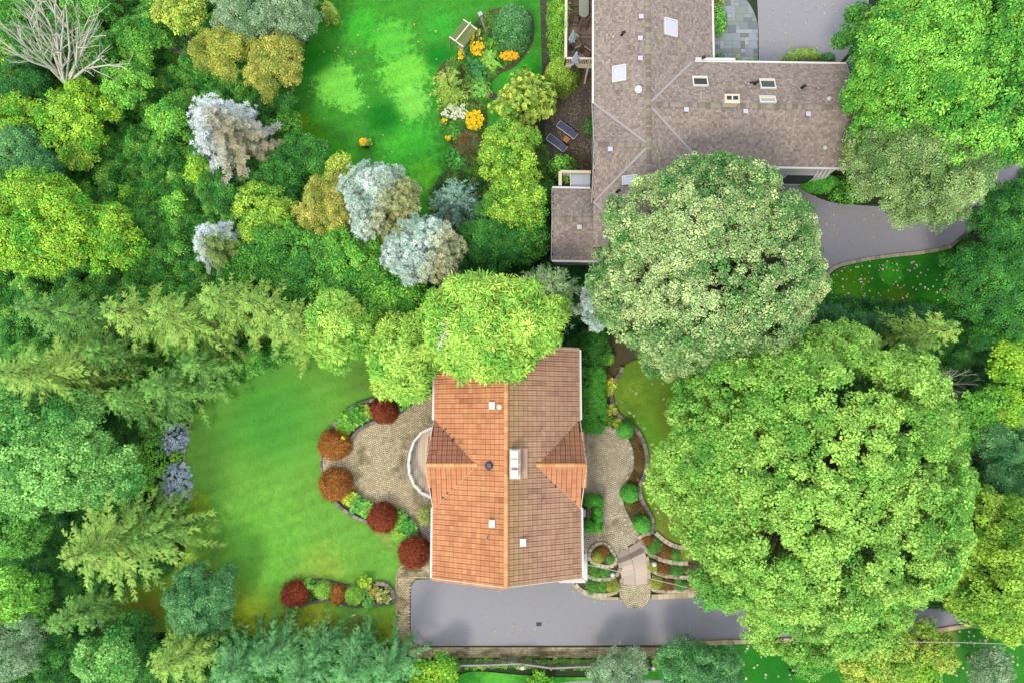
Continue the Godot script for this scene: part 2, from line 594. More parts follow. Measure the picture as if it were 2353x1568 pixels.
# A broad crown: many small lobes on an uneven dome, with gaps, over a trunk and limbs.
func leafy(called: String, label: String, category: String, px: float, py: float, rpx: float, h: float, pal: String, o := {}) -> Node3D:
	var sp: Array = P[pal]
	var c := spot(px, py, h * o.get("at", 0.68))
	var rr := rpx * mpp(c) * 1.07
	var stretch: float = o.get("stretch", 1.0)
	var turn: float = o.get("turn", 0.0)
	var vr: float = o.get("v", minf(rr * (0.62 if rr < 2.6 else 0.72), h * 0.42))
	var lob: float = sp[3] * o.get("lobe", 1.0)
	lob = minf(lob, rr * 0.45)
	var t := thing(called, label, category, Vector3(c.x, 0, c.z), o.get("group", ""))
	var cr := Crown.new()
	var kinds: int = L[sp[0]].size()
	var c1 := leaf_color(sp[1])
	var c2 := leaf_color(sp[2])
	var other := Color()
	if o.has("other"):
		other = leaf_color(o.other)
	var fresh: float = o.get("gap", 0.0)
	var count := int(o.get("n", 1.25) * 1.15 * rr * (rr + vr) * 0.5 * stretch / (lob * lob))
	var ph := R(0, 100)
	var st := begin()
	var trunk_top := Vector3(0, c.y - vr * 0.1, 0)
	add_tube(st, PackedVector3Array([Vector3(0, -0.2, 0), Vector3(R(-0.1, 0.1), c.y * 0.45, R(-0.1, 0.1)), trunk_top]), PackedFloat32Array([0.05 + rr * 0.06, 0.04 + rr * 0.045, 0.03 + rr * 0.02]), 7)
	var trunk := done(st)
	var lim := begin()
	var br: float = clampf(rr * 0.22, 0.5, 1.25) * o.get("bough", 1.0)
	var rag: float = clampf(0.75 / rr, 0.08, 0.36) * o.get("rag", 1.0)
	var spots: Array = []       # [place, outward, shade, layer]
	var boughs := int(o.get("n", 1.25) * (1.2 if rr < 3.0 else 1.75) * rr * (rr + vr) * 0.5 * stretch / (br * br))
	for i in boughs:
		var u := 1.0 - 1.15 * (i + 0.5) / boughs
		var a := i * 2.39996 + R(-0.5, 0.5)
		var q := sqrt(maxf(0.0, 1.0 - u * u))
		var f := 0.95 + rag * 0.9 * noise.get_noise_3d(cos(a) * q * 1.9 + ph, sin(a) * q * 1.9, u) + R(-rag, rag * 0.55)
		if fresh > 0.0 and noise.get_noise_3d(cos(a) * q * rr * 0.5 + ph, sin(a) * q * rr * 0.5, u * 2.0 + 5.0) > 0.75 - fresh * 2.6:
			continue
		var l := Vector3(q * cos(a) * (rr - br * 0.6) * f * stretch, u * (vr - br * 0.4) * f, q * sin(a) * (rr - br * 0.6) * f)
		var bs := br * R(0.65, 1.25)
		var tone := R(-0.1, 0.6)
		var m := int(1.55 * bs * bs / (lob * lob)) + 2
		var lean := Vector3(l.x, l.y * 0.6 + rr * 0.35, l.z).normalized()
		for k in m:
			var v := 1.0 - 1.05 * (k + R(0.2, 0.8)) / m
			var w := R(0, TAU)
			var p := sqrt(maxf(0.0, 1.0 - v * v))
			var d := aim(lean, w, 1.0) * Vector3(p * bs, v * bs * 0.62, 0) * R(0.7, 1.25)
			spots.append([l + d, lean, tone + R(-0.15, 0.3) + 0.25 * v, 0])
	var inner := int(count * (0.35 if rr < 3.0 else 0.6))
	for i in inner:
		var u := 1.0 - 1.1 * (i + 0.5) / inner
		var a := i * 2.39996 + R(-0.6, 0.6)
		var q := sqrt(maxf(0.0, 1.0 - u * u))
		var f := (0.68 if rr < 3.0 else 0.84) + R(-0.08, 0.05)
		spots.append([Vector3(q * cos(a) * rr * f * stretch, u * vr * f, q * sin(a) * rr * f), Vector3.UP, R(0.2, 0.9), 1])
	var nth := 0
	for sx in spots:
		nth += 1
		var l: Vector3 = sx[0] + Vector3(0, c.y, 0)
		l = Vector3(l.x * cos(turn) + l.z * sin(turn), l.y, -l.x * sin(turn) + l.z * cos(turn))
		l.y = maxf(l.y, lob * 0.4)
		var k1 := c1
		var k2 := c2
		if o.has("other"):
			var w: Vector2 = o.way
			var s := clampf((Vector2(l.x, l.z).dot(w) / rr - o.get("from", 0.1)) * 3.0 + 0.5, 0, 1)
			k1 = c1.lerp(other, s)
			k2 = c2.lerp(other, s)
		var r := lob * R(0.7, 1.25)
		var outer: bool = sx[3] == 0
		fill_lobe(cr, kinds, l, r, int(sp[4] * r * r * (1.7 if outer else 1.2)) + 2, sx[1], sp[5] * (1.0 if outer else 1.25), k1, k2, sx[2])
		if nth % 9 == 0 and rr > 0.9:
			var k := R(0.5, 0.95)
			var j := Vector3(0, c.y * 0.45, 0).lerp(trunk_top, k)
			add_tube(lim, PackedVector3Array([j, j.lerp(l, 0.5) + Vector3(0, R(0.0, 0.4), 0), l]), PackedFloat32Array([0.02 + rr * 0.012, 0.015 + rr * 0.006, 0.012]), 4)
	var bm: Material = M.get(o.get("bark", "bark"))
	part(t, "trunk", trunk, bm)
	if rr > 0.9:
		part(t, "limbs", done(lim), bm, Transform3D(), true)
	plant_crown(cr, t, "crown", sp[0])
	return t

# A conifer: whorls of drooping branches along one stem; px, py is its top.
func conifer(called: String, label: String, category: String, px: float, py: float, rpx: float, h: float, pal: String, o := {}) -> Node3D:
	var sp: Array = P[pal]
	var top := spot(px, py, h)
	var rr := rpx * mpp(spot(px, py, h * 0.4))
	var t := thing(called, label, category, Vector3(top.x, 0, top.z), o.get("group", ""))
	var kinds: int = L[sp[0]].size()
	var cr := Crown.new()
	var c1 := leaf_color(sp[1])
	var c2 := leaf_color(sp[2])
	var other := Color()
	if o.has("other"):
		other = leaf_color(o.other)
	var n := int(o.get("n", 1.0) * (26.0 + h * 4.5))
	var low: float = o.get("low", 0.12)
	var droop: float = o.get("droop", 0.32)
	var tufted: bool = sp[0] == "tuft" or sp[0] == "fine"
	var stem := begin()
	add_tube(stem, PackedVector3Array([Vector3(0, -0.2, 0), Vector3(R(-0.1, 0.1), h * 0.5, R(-0.1, 0.1)), Vector3(0, h * 0.99, 0)]), PackedFloat32Array([0.08 + h * 0.014, 0.05 + h * 0.008, 0.02]), 7)
	var lim := begin()
	for i in n:
		var k := pow((i + R(0.2, 0.8)) / n, 0.85)
		var y := h * (low + (0.985 - low) * k)
		var a := i * 2.39996 + R(-0.35, 0.35)
		var len := (rr * pow(1.0 - k, o.get("shape", 0.75)) + 0.25) * R(0.72, 1.12)
		var dir := Vector3(cos(a), 0, sin(a))
		var lift := lerpf(0.05, 0.55, k * k)
		var steps := maxi(3, int(len / o.get("step", 0.24)))
		var b := Vector3(0, y, 0)
		var pts := PackedVector3Array()
		var rad := PackedFloat32Array()
		var mix := R(0.0, 0.8)
		var k1 := c1
		var k2 := c2
		if o.has("other"):
			var w: Vector2 = o.way
			var s := clampf((Vector2(dir.x, dir.z).dot(w) * (1.0 - k * 0.5) - o.get("from", 0.0)) * 2.0 + 0.5, 0, 1)
			k1 = c1.lerp(other, s)
			k2 = c2.lerp(other, s)
		var bow := R(-0.15, 0.15)
		for j in steps + 1:
			var s := float(j) / steps
			var p := b + dir.rotated(Vector3.UP, bow * s) * len * s + Vector3.UP * len * (lift * s - droop * s * s * (1.3 - k * 0.6))
			pts.append(p)
			rad.append((0.012 + 0.008 * len) * (1.05 - s))
			if j == 0:
				continue
			var d := (p - pts[j - 1]).normalized()
			if tufted:
				for q in 3:
					var pp := pts[j - 1].lerp(p, (q + R(0, 1)) / 3.0) + Vector3(R(-0.16, 0.16), R(0, 0.1), R(-0.16, 0.16)) * (1.0 + len * 0.2)
					cr.put(rng.randi() % kinds, Transform3D(aim(Vector3.UP + d * 0.5, R(0, TAU), sp[5] * R(0.7, 1.2)), pp), hue(k1, k2, mix + R(-0.3, 0.3), R(0.85, 1.12)))
				continue
			var size: float = sp[5] * (1.0 - 0.45 * s) * R(0.8, 1.15) * clampf(0.7 + len * 0.16, 0.6, 1.2)
			var yaw := atan2(-d.z, d.x)
			for side in [-1.0, 1.0]:
				var bs := Basis(Vector3.UP, yaw + side * R(0.55, 0.95)) * Basis(Vector3.BACK, R(-0.35, 0.05)) * Basis(Vector3.RIGHT, R(-0.35, 0.35)) * Basis.from_scale(Vector3.ONE * size)
				cr.put(rng.randi() % kinds, Transform3D(bs, pts[j - 1].lerp(p, R(0.2, 1.0))), hue(k1, k2, mix + R(-0.3, 0.3), R(0.82, 1.15)))
			if j == steps or j % 2 == 0:
				var bt := Basis(Vector3.UP, yaw + R(-0.2, 0.2)) * Basis(Vector3.BACK, asin(clampf(d.y, -1, 1)) * 0.8) * Basis.from_scale(Vector3.ONE * size * 1.05)
				cr.put(rng.randi() % kinds, Transform3D(bt, pts[j - 1].lerp(p, 0.6)), hue(k1, k2, mix + R(-0.3, 0.3), R(0.9, 1.18)))
		add_tube(lim, pts, rad, 3)
	var bm: Material = M.get(o.get("bark", "bark"))
	part(t, "trunk", done(stem), bm)
	part(t, "limbs", done(lim), bm, Transform3D(), true)
	plant_crown(cr, t, "crown", sp[0])
	return t

# A low shrub whose foliage covers a dome or a cushion down to the ground.
func shrub(called: String, label: String, category: String, px: float, py: float, rpx: float, h: float, pal: String, o := {}) -> Node3D:
	var sp: Array = P[pal]
	var c := spot(px, py, o.get("base", 0.0) + h * 0.4)
	var rr := rpx * mpp(c)
	var base: float = o.get("base", 0.0)
	var rz: float = rr * o.get("squash", 1.0)
	var turn: float = o.get("turn", 0.0)
	var t := thing(called, label, category, Vector3(c.x, base, c.z), o.get("group", ""))
	var cr := Crown.new()
	var kinds: int = L[sp[0]].size()
	var c1 := leaf_color(sp[1])
	var c2 := leaf_color(sp[2])
	var box: float = o.get("box", 2.0)       # 2 a dome, 5 and more a clipped block
	var n := int(o.get("n", 1.0) * (rr * rz * 4.5 + (rr + rz) * h * 1.6) * (34.0 if sp[0] in ["ball", "thread", "fine"] else 13.0 if sp[0] in ["small", "tuft", "flower"] else 9.0))
	var ph := R(0, 100)
	var wob: float = o.get("wobble", 0.14)
	for i in n:
		var u := 1.0 - (i + 0.5) / n
		var a := i * 2.39996 + R(-0.2, 0.2)
		var q := sqrt(1.0 - u * u)
		var d := Vector3(q * cos(a), u, q * sin(a))
		var e := 1.0 / pow(pow(absf(d.x), box) + pow(absf(d.y), box) + pow(absf(d.z), box), 1.0 / box)
		var f := 1.0 + wob * noise.get_noise_3d(d.x * 2.4 + ph, d.y * 2.4, d.z * 2.4) + R(-wob, wob) * 0.5
		var p := Vector3(d.x * e * rr * f, d.y * e * h * f, d.z * e * rz * f)
		p = Vector3(p.x * cos(turn) + p.z * sin(turn), p.y, -p.x * sin(turn) + p.z * cos(turn))
		var nrm := Vector3(d.x / rr, d.y / h * 1.6, d.z / rz).normalized() + Vector3(R(-0.3, 0.3), R(0, 0.3), R(-0.3, 0.3))
		var mix := 0.45 + 0.7 * noise.get_noise_3d(p.x * 2.2 + ph, p.y * 2.2, p.z * 2.2) + R(-0.35, 0.35)
		cr.put(rng.randi() % kinds, Transform3D(aim(nrm, R(0, TAU), sp[5] * R(0.75, 1.25) * o.get("leaf", 1.0)), p), hue(c1, c2, mix, R(0.85, 1.14)))
	var stem := begin()
	add_tube(stem, PackedVector3Array([Vector3(0, -0.05, 0), Vector3(0.02, h * 0.35, 0), Vector3(0, h * 0.8, 0.02)]), PackedFloat32Array([0.05, 0.035, 0.015]), 5)
	for k in 5:
		var aa := TAU * k / 5.0 + 0.3
		add_tube(stem, PackedVector3Array([Vector3(0, h * 0.1, 0), Vector3(cos(aa) * rr * 0.4, h * 0.45, sin(aa) * rz * 0.4), Vector3(cos(aa) * rr * 0.7, h * 0.7, sin(aa) * rz * 0.7)]), PackedFloat32Array([0.03, 0.02, 0.01]), 4)
	part(t, "stems", done(stem), M.bark, Transform3D(), true)
	plant_crown(cr, t, "foliage", sp[0])
	return t

# Foliage strewn over an outline (plan units): ground cover, a creeper or an informal hedge.
func strewn(parent: Node, called: String, pts: Array, lo: float, hi: float, per_m2: float, kind: String, cols: Array, s: float, base := 0.0, swell := 0.6, keep := 1.0):
	var poly := flat(curve_px(pts, base, 0.5, true))
	var bb := Rect2(poly[0], Vector2.ZERO)
	for p in poly:
		bb = bb.expand(p)
	var cr := Crown.new()
	var n := int(bb.get_area() * per_m2)
	var cc := []
	for c in cols:
		cc.append(leaf_color(c))
	var kinds: int = L[kind].size()
	for i in n:
		var p := bb.position + Vector2(R(0, 1), R(0, 1)) * bb.size
		var v := noise.get_noise_2d(p.x * swell + 31.0, p.y * swell)
		if keep < 1.0 and noise.get_noise_2d(p.x * swell * 1.7 - 11.0, p.y * swell * 1.7) > keep * 1.4 - 0.7:
			continue
		if not Geometry2D.is_point_in_polygon(p, poly):
			continue
		var y := base + lerpf(lo, hi, clampf(0.5 + 0.75 * v, 0, 1)) * R(0.75, 1.05)
		var pick := clampf(0.5 + 0.8 * noise.get_noise_2d(p.x * 0.9, p.y * 0.9 + 50.0) + R(-0.3, 0.3), 0, 0.999) * (cc.size() - 1)
		var k := int(pick)
		cr.put(rng.randi() % kinds, Transform3D(aim(Vector3(R(-0.5, 0.5), 1, R(-0.5, 0.5)), R(0, TAU), s * R(0.7, 1.3)), Vector3(p.x, y, p.y)), hue(cc[k], cc[mini(k + 1, cc.size() - 1)], pick - k, R(0.75, 1.18)))
	plant_crown(cr, parent, called, kind)

# ---------------------------------------------------------------- the setting
func sheet(called: String, pts: Array, y: float, m: Material, smooth := true, thick := 0.0) -> PackedVector2Array:
	var poly := flat(curve_px(pts, y, 0.6 if smooth else 100.0, true))
	structure(called, slab(poly, y - thick, y), m)
	return poly

func lawn(called: String, pts: Array, y: float, base: Array, spots: Array, stripe: float, size: int, tufts: float, sd: int):
	var poly := flat(curve_px(pts, y, 0.6, true))
	var bb := Rect2(poly[0], Vector2.ZERO)
	for p in poly:
		bb = bb.expand(p)
	bb = bb.grow(0.3)
	var im := Image.create(size, size, false, Image.FORMAT_RGB8)
	var c0 := Color(base[0] / 255.0, base[1] / 255.0, base[2] / 255.0)
	var cs := []
	var at := PackedVector2Array()
	var rad := PackedFloat32Array()
	for s in spots:
		var w := spot(s[0], s[1], y)
		at.append(Vector2(w.x, w.z))
		rad.append(s[2] * 0.033)
		cs.append(Color(s[3] / 255.0, s[4] / 255.0, s[5] / 255.0))
	var sharp := []
	for s in spots:
		sharp.append(s[6] if s.size() > 6 else 0.7)
	for j in size:
		for i in size:
			var w := bb.position + Vector2(i + 0.5, j + 0.5) / size * bb.size
			var c := c0
			var n1 := noise.get_noise_2d(w.x * 0.35 + sd, w.y * 0.35)
			var n2 := noise.get_noise_2d(w.x * 1.6 + sd, w.y * 1.6)
			var n3 := noise.get_noise_2d(w.x * 6.0, w.y * 6.0 + sd)
			for k in at.size():
				var d := w.distance_to(at[k]) / rad[k]
				if d < 1.6:
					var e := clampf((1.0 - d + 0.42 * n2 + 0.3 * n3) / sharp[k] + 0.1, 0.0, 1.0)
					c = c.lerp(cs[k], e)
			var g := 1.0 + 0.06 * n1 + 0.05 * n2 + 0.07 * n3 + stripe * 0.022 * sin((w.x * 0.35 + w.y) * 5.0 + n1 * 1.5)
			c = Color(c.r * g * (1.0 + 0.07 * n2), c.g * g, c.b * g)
			im.set_pixel(i, j, c)
	var lit := Image.create(size, size, false, Image.FORMAT_RGB8)
	for j in size:
		for i in size:
			var c := im.get_pixel(i, j).srgb_to_linear()
			lit.set_pixel(i, j, Color(c.r / LIGHT * 1.15, c.g / LIGHT * 1.15, c.b / LIGHT * 1.15).linear_to_srgb())
	lit.generate_mipmaps()
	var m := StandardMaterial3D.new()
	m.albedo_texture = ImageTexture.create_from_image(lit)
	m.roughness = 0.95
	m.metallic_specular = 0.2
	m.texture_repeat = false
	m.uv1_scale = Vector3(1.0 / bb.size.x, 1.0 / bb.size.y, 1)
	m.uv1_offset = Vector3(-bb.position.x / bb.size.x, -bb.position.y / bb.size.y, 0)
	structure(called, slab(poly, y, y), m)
	var cr := Crown.new()
	var n := int(bb.get_area() * tufts)
	for i in n:
		var w := bb.position + Vector2(R(0, 1), R(0, 1)) * bb.size
		if not Geometry2D.is_point_in_polygon(w, poly):
			continue
		var uv := (w - bb.position) / bb.size * size
		var c := im.get_pixel(clampi(int(uv.x), 0, size - 1), clampi(int(uv.y), 0, size - 1)).srgb_to_linear()
		var k := R(0.75, 1.35) / 1.5
		cr.put(rng.randi() % 2, Transform3D(Basis(Vector3.UP, R(0, TAU)) * Basis.from_scale(Vector3.ONE * R(0.6, 1.2)), Vector3(w.x, y, w.y)), Color(c.r * k, c.g * k, c.b * k * 0.9))
	var o := Node3D.new()
	o.name = numbered("grass")
	o.set_meta("kind", "stuff")
	o.set_meta("label", "short grass blades of the " + called.replace("_", " "))
	o.set_meta("category", "grass")
	add_child(o)
	plant_crown(cr, o, "blades", "blade")

func paver_shape(l: float, w: float) -> ArrayMesh:
	return bevel_box(Vector3(l, 0.05, w), 0.014)

func pavers(parent: Node, poly: PackedVector2Array, rings: Array, y: float, cols: Array, len := 0.13, wid := 0.105, dirty := 0.0):
	# rings: [x, z, radius]; concentric courses round each centre, each paver belonging to the centre it is nearest to
	var where: Array = []
	var tint := PackedColorArray()
	var cc := []
	for c in cols:
		cc.append(pix(c[0], c[1], c[2]))
	for k in rings.size():
		var r0: Array = rings[k]
		var course := int(r0[2] / (wid + 0.02))
		for j in course:
			var r := (j + 0.5) * (wid + 0.02)
			var n := maxi(3, int(TAU * r / (len + 0.02)))
			for i in n:
				var a := TAU * (i + 0.5 * (j % 2)) / n
				var p := Vector2(r0[0] + cos(a) * r, r0[1] + sin(a) * r)
				if not Geometry2D.is_point_in_polygon(p, poly):
					continue
				var mine := true
				for q in rings.size():
					if q != k and p.distance_to(Vector2(rings[q][0], rings[q][1])) - rings[q][3] < r - r0[3]:
						mine = false
						break
				if not mine:
					continue
				var real := TAU * r / n - 0.02
				var t := Transform3D(Basis(Vector3.UP, -a - PI / 2 + R(-0.04, 0.04)) * Basis.from_scale(Vector3(real / len, 1, R(0.94, 1.0))), Vector3(p.x, y + R(-0.004, 0.004), p.y))
				t = t * Transform3D(Basis(Vector3.RIGHT, R(-0.03, 0.03)), Vector3.ZERO)
				where.append(t)
				var v := clampf(0.5 + 0.8 * noise.get_noise_2d(p.x * 0.7, p.y * 0.7) + R(-0.45, 0.45), 0, 0.999) * (cc.size() - 1)
				var moss := clampf(noise.get_noise_2d(p.x * 0.45 + 9.0, p.y * 0.45 - 4.0) * 1.6 + dirty - 0.35, 0.0, 0.6)
				tint.append(hue(hue(cc[int(v)], cc[mini(int(v) + 1, cc.size() - 1)], v - int(v), 1.0), pix(112, 104, 62), moss, R(0.86, 1.12)))
	many(parent, "pavers", paver_shape(len, wid), M.tint, where, tint)

func paver_rows(parent: Node, poly: PackedVector2Array, dir: float, y: float, cols: Array, len := 0.2, wid := 0.11, moss_at := 0.0):
	var where: Array = []
	var tint := PackedColorArray()
	var cc := []
	for c in cols:
		cc.append(pix(c[0], c[1], c[2]))
	var bb := Rect2(poly[0], Vector2.ZERO)
	for p in poly:
		bb = bb.expand(p)
	var ctr := bb.get_center()
	var reach := bb.size.length() * 0.5
	var ux := Vector2(cos(dir), sin(dir))
	var uy := Vector2(-sin(dir), cos(dir))
	var rows := int(reach / (wid + 0.02))
	var colsn := int(reach / (len + 0.02))
	for j in range(-rows, rows):
		for i in range(-colsn, colsn):
			var p := ctr + ux * (i + 0.5 * (j & 1)) * (len + 0.02) + uy * j * (wid + 0.02)
			if not bb.has_point(p) or not Geometry2D.is_point_in_polygon(p, poly):
				continue
			where.append(Transform3D(Basis(Vector3.UP, -dir + R(-0.03, 0.03)) * Basis(Vector3.RIGHT, R(-0.03, 0.03)), Vector3(p.x, y + R(-0.004, 0.004), p.y)))
			var v := R(0, 0.999) * (cc.size() - 1)
			var moss := clampf(noise.get_noise_2d(p.x * 0.5 + 9.0, p.y * 1.2 - 4.0) * 1.5 + moss_at, 0.0, 0.85)
			tint.append(hue(hue(cc[int(v)], cc[mini(int(v) + 1, cc.size() - 1)], v - int(v), 1.0), pix(104, 92, 50), moss, R(0.84, 1.12)))
	many(parent, "pavers", paver_shape(len, wid), M.tint, where, tint)

func ring_at(px: float, py: float, rpx: float, y: float, weight := -1.0) -> Array:
	var p := spot(px, py, y)
	return [p.x, p.z, rpx * 0.0328, weight if weight >= 0.0 else 0.0]

const UP_PATH := 0.75     # the upper garden in front of the tiled house stands this high above the driveway

func build_setting():
	# ground to the horizon
	var g := PlaneMesh.new()
	g.size = Vector2(1600, 1600)
	structure("ground", g, M.ground, Transform3D(Basis(), Vector3(0, -0.012, 0)))
	# lawns
	lawn("west_lawn", [[425, 1160], [428, 1100], [424, 1060], [432, 1010], [440, 950], [430, 900], [560, 840], [700, 800], [820, 790], [930, 850], [965, 900], [965, 1300], [915, 1312], [913, 1490], [860, 1500], [640, 1470], [480, 1450], [300, 1450], [220, 1420], [250, 1370], [330, 1330], [415, 1290], [425, 1220]], 0.0,
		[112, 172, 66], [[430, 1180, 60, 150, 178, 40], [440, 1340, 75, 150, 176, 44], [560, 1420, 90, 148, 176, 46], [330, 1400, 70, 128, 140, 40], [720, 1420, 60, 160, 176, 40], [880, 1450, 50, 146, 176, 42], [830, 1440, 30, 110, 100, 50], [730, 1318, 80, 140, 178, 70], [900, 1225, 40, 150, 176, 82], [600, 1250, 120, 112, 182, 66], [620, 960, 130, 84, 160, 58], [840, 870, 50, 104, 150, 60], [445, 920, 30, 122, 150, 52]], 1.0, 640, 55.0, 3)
	lawn("north_lawn", [[690, 120], [720, -10], [1242, -10], [1240, 190], [1236, 260], [1130, 320], [1120, 330], [1060, 440], [1010, 480], [1010, 540], [1090, 590], [1110, 640], [1060, 620], [940, 540], [930, 470], [780, 430], [700, 330], [665, 270], [680, 180]], 0.0,
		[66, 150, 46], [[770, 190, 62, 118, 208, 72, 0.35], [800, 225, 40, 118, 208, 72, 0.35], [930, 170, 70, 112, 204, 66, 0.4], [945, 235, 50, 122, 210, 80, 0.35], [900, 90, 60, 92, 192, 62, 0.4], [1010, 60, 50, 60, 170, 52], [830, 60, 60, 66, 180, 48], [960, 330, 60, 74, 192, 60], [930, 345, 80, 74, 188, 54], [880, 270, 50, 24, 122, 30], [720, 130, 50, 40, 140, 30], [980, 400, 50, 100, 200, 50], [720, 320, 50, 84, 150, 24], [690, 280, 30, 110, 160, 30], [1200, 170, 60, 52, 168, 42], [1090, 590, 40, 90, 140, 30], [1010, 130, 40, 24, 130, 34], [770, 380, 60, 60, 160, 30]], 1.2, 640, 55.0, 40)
	# the higher garden in front of the tiled house
	sheet("upper_garden", [[1336, 850], [1365, 785], [1420, 770], [1700, 840], [1800, 1000], [1800, 1200], [1710, 1300], [1640, 1320], [1584, 1258], [1526, 1243], [1500, 1226], [1470, 1236], [1415, 1272], [1350, 1275], [1336, 1270]], UP_PATH, M.soil, true, 0.9)
	lawn("east_lawn", [[1431, 842], [1417, 867], [1405, 899], [1408, 927], [1424, 955], [1449, 973], [1470, 997], [1482, 1025], [1487, 1050], [1484, 1083], [1472, 1110], [1470, 1133], [1480, 1157], [1496, 1185], [1503, 1215], [1526, 1242], [1560, 1255], [1600, 1258], [1660, 1250], [1780, 1190], [1780, 1000], [1690, 850], [1500, 820]], UP_PATH + 0.06,
		[112, 152, 48], [[1450, 900, 40, 128, 166, 54], [1500, 1000, 60, 104, 160, 46], [1530, 1100, 60, 124, 160, 60], [1560, 960, 60, 112, 132, 44], [1620, 1000, 80, 84, 108, 36], [1660, 1150, 90, 96, 124, 44], [1540, 1220, 50, 128, 150, 60]], 0.4, 384, 45.0, 80)
	lawn("road_lawn", [[1893, 668], [1900, 640], [1918, 622], [1950, 608], [2005, 596], [2060, 590], [2130, 582], [2190, 570], [2210, 700], [2100, 720], [1980, 700], [1900, 690]], 0.10,
		[44, 130, 26], [[1950, 660, 60, 86, 150, 26], [2060, 690, 50, 92, 138, 30], [2050, 630, 30, 70, 170, 40, 0.3], [2150, 640, 50, 30, 110, 28]], 0.5, 256, 45.0, 120)
	lawn("south_lawn", [[1560, 1486], [1710, 1476], [1815, 1472], [1930, 1468], [2080, 1456], [2230, 1440], [2400, 1420], [2400, 1640], [1060, 1640], [1060, 1548], [1200, 1550], [1300, 1555], [1480, 1545]], 0.06,
		[54, 138, 40], [[1780, 1530, 70, 40, 130, 36], [2150, 1480, 60, 150, 160, 70], [2080, 1490, 50, 160, 160, 80], [2250, 1530, 70, 60, 140, 50], [1150, 1560, 60, 90, 180, 60], [1360, 1560, 60, 86, 172, 60]], 0.4, 384, 40.0, 160)
	# fallen leaves lying on road and lawns
	var fallen := Node3D.new()
	fallen.name = numbered("fallen_leaves")
	add_child(fallen)
	tag(fallen, "small pale fallen leaves strewn over road, driveway and lawns", "fallen leaves")
	fallen.set_meta("kind", "stuff")
	var fc := Crown.new()
	for z in [[1850, 450, 2230, 560, 60, 0.03, "y"], [1900, 600, 2180, 690, 110, 0.14, "w"], [1410, 860, 1640, 1230, 90, UP_PATH + 0.1, "w"], [950, 1340, 1700, 1480, 50, 0.03, "y"], [1760, 0, 1940, 130, 30, 0.03, "y"], [2100, 1450, 2340, 1560, 90, 0.1, "w"], [700, 30, 1220, 420, 70, 0.05, "y"], [1560, 1480, 1900, 1560, 60, 0.1, "w"]]:
		for i in int(z[4]):
			var w := spot(R(z[0], z[2]), R(z[1], z[3]), z[5])
			var cl := leaf_color([236, 232, 196] if z[6] == "w" else [206, 190, 120])
			fc.put(rng.randi() % 2, Transform3D(aim(Vector3(R(-0.3, 0.3), 1, R(-0.3, 0.3)), R(0, TAU), R(0.5, 1.0)), w), hue(cl, cl, 0, R(0.7, 1.1)))
	plant_crown(fc, fallen, "leaves", "flower")
	# asphalt
	sheet("driveway", [[944, 1345], [954, 1331], [1100, 1322], [1318, 1326], [1340, 1352], [1366, 1366], [1420, 1372], [1500, 1371], [1610, 1366], [1690, 1366], [1800, 1384], [1950, 1396], [2100, 1398], [2220, 1396], [2420, 1385], [2420, 1420], [2220, 1437], [2090, 1452], [1930, 1463], [1810, 1468], [1700, 1470], [1620, 1473], [1555, 1481], [1300, 1482], [968, 1483], [948, 1474], [943, 1440]], 0.012, M.asphalt, false)
	sheet("north_forecourt", [[1738, -30], [1741, 20], [1744, 140], [1750, 150], [1960, 152], [1970, 100], [1990, 60], [2000, -30]], 0.012, M.asphalt, false)
	sheet("road", [[1800, 420], [1850, 440], [1900, 462], [1960, 470], [2040, 474], [2120, 468], [2190, 440], [2260, 395], [2320, 345], [2420, 270], [2420, 345], [2360, 400], [2318, 440], [2275, 482], [2235, 522], [2185, 566], [2130, 576], [2060, 584], [2000, 591], [1952, 602], [1915, 616], [1893, 640], [1884, 672], [1840, 690], [1800, 600]], 0.012, M.asphalt, true)
	sheet("lane", [[1240, 1590], [1300, 1566], [1500, 1562], [1560, 1570], [1600, 1640], [1240, 1640]], 0.075, M.asphalt, true)
	# block paving west of the tiled house
	var tan_cols := [[246, 230, 190], [234, 214, 170], [216, 196, 154], [250, 238, 202]]
	var pj := sheet("west_patio", [[738, 1026], [752, 1000], [800, 985], [850, 955], [900, 945], [945, 922], [960, 870], [1010, 862], [1010, 1318], [975, 1312], [962, 1250], [940, 1200], [900, 1176], [862, 1168], [822, 1150], [790, 1120], [760, 1104], [740, 1086]], 0.02, M.joint, true, 0.02)
	var patio := get_node("west_patio")
	pavers(patio, pj, [ring_at(884, 1056, 400, 0.04, 4.2), ring_at(925, 994, 24, 0.04, 0.62), ring_at(925, 1117, 26, 0.04, 0.68)], 0.03, tan_cols, 0.135, 0.112, 0.1)
	# the apron round the driveway
	var aj := sheet("driveway_apron", [[911, 1318], [917, 1304], [928, 1299], [1002, 1299], [1002, 1329], [956, 1329], [943, 1343], [941, 1440], [946, 1476], [968, 1486], [1300, 1485], [1555, 1484], [1565, 1508], [1300, 1511], [955, 1510], [928, 1500], [913, 1480]], 0.02, M.joint, false, 0.02)
	paver_rows(get_node("driveway_apron"), aj, 0.0, 0.03, [[248, 234, 190], [234, 214, 168], [222, 200, 152]], 0.17, 0.1, 0.12)
	# the walk east of the tiled house, on the upper level
	var ej := sheet("east_walk", [[1338, 982], [1376, 980], [1414, 987], [1440, 1006], [1452, 1036], [1453, 1066], [1445, 1092], [1431, 1112], [1427, 1135], [1431, 1160], [1448, 1200], [1470, 1238], [1444, 1255], [1415, 1272], [1396, 1253], [1372, 1250], [1356, 1266], [1350, 1280], [1338, 1285]], UP_PATH + 0.02, M.joint, true, 0.02)
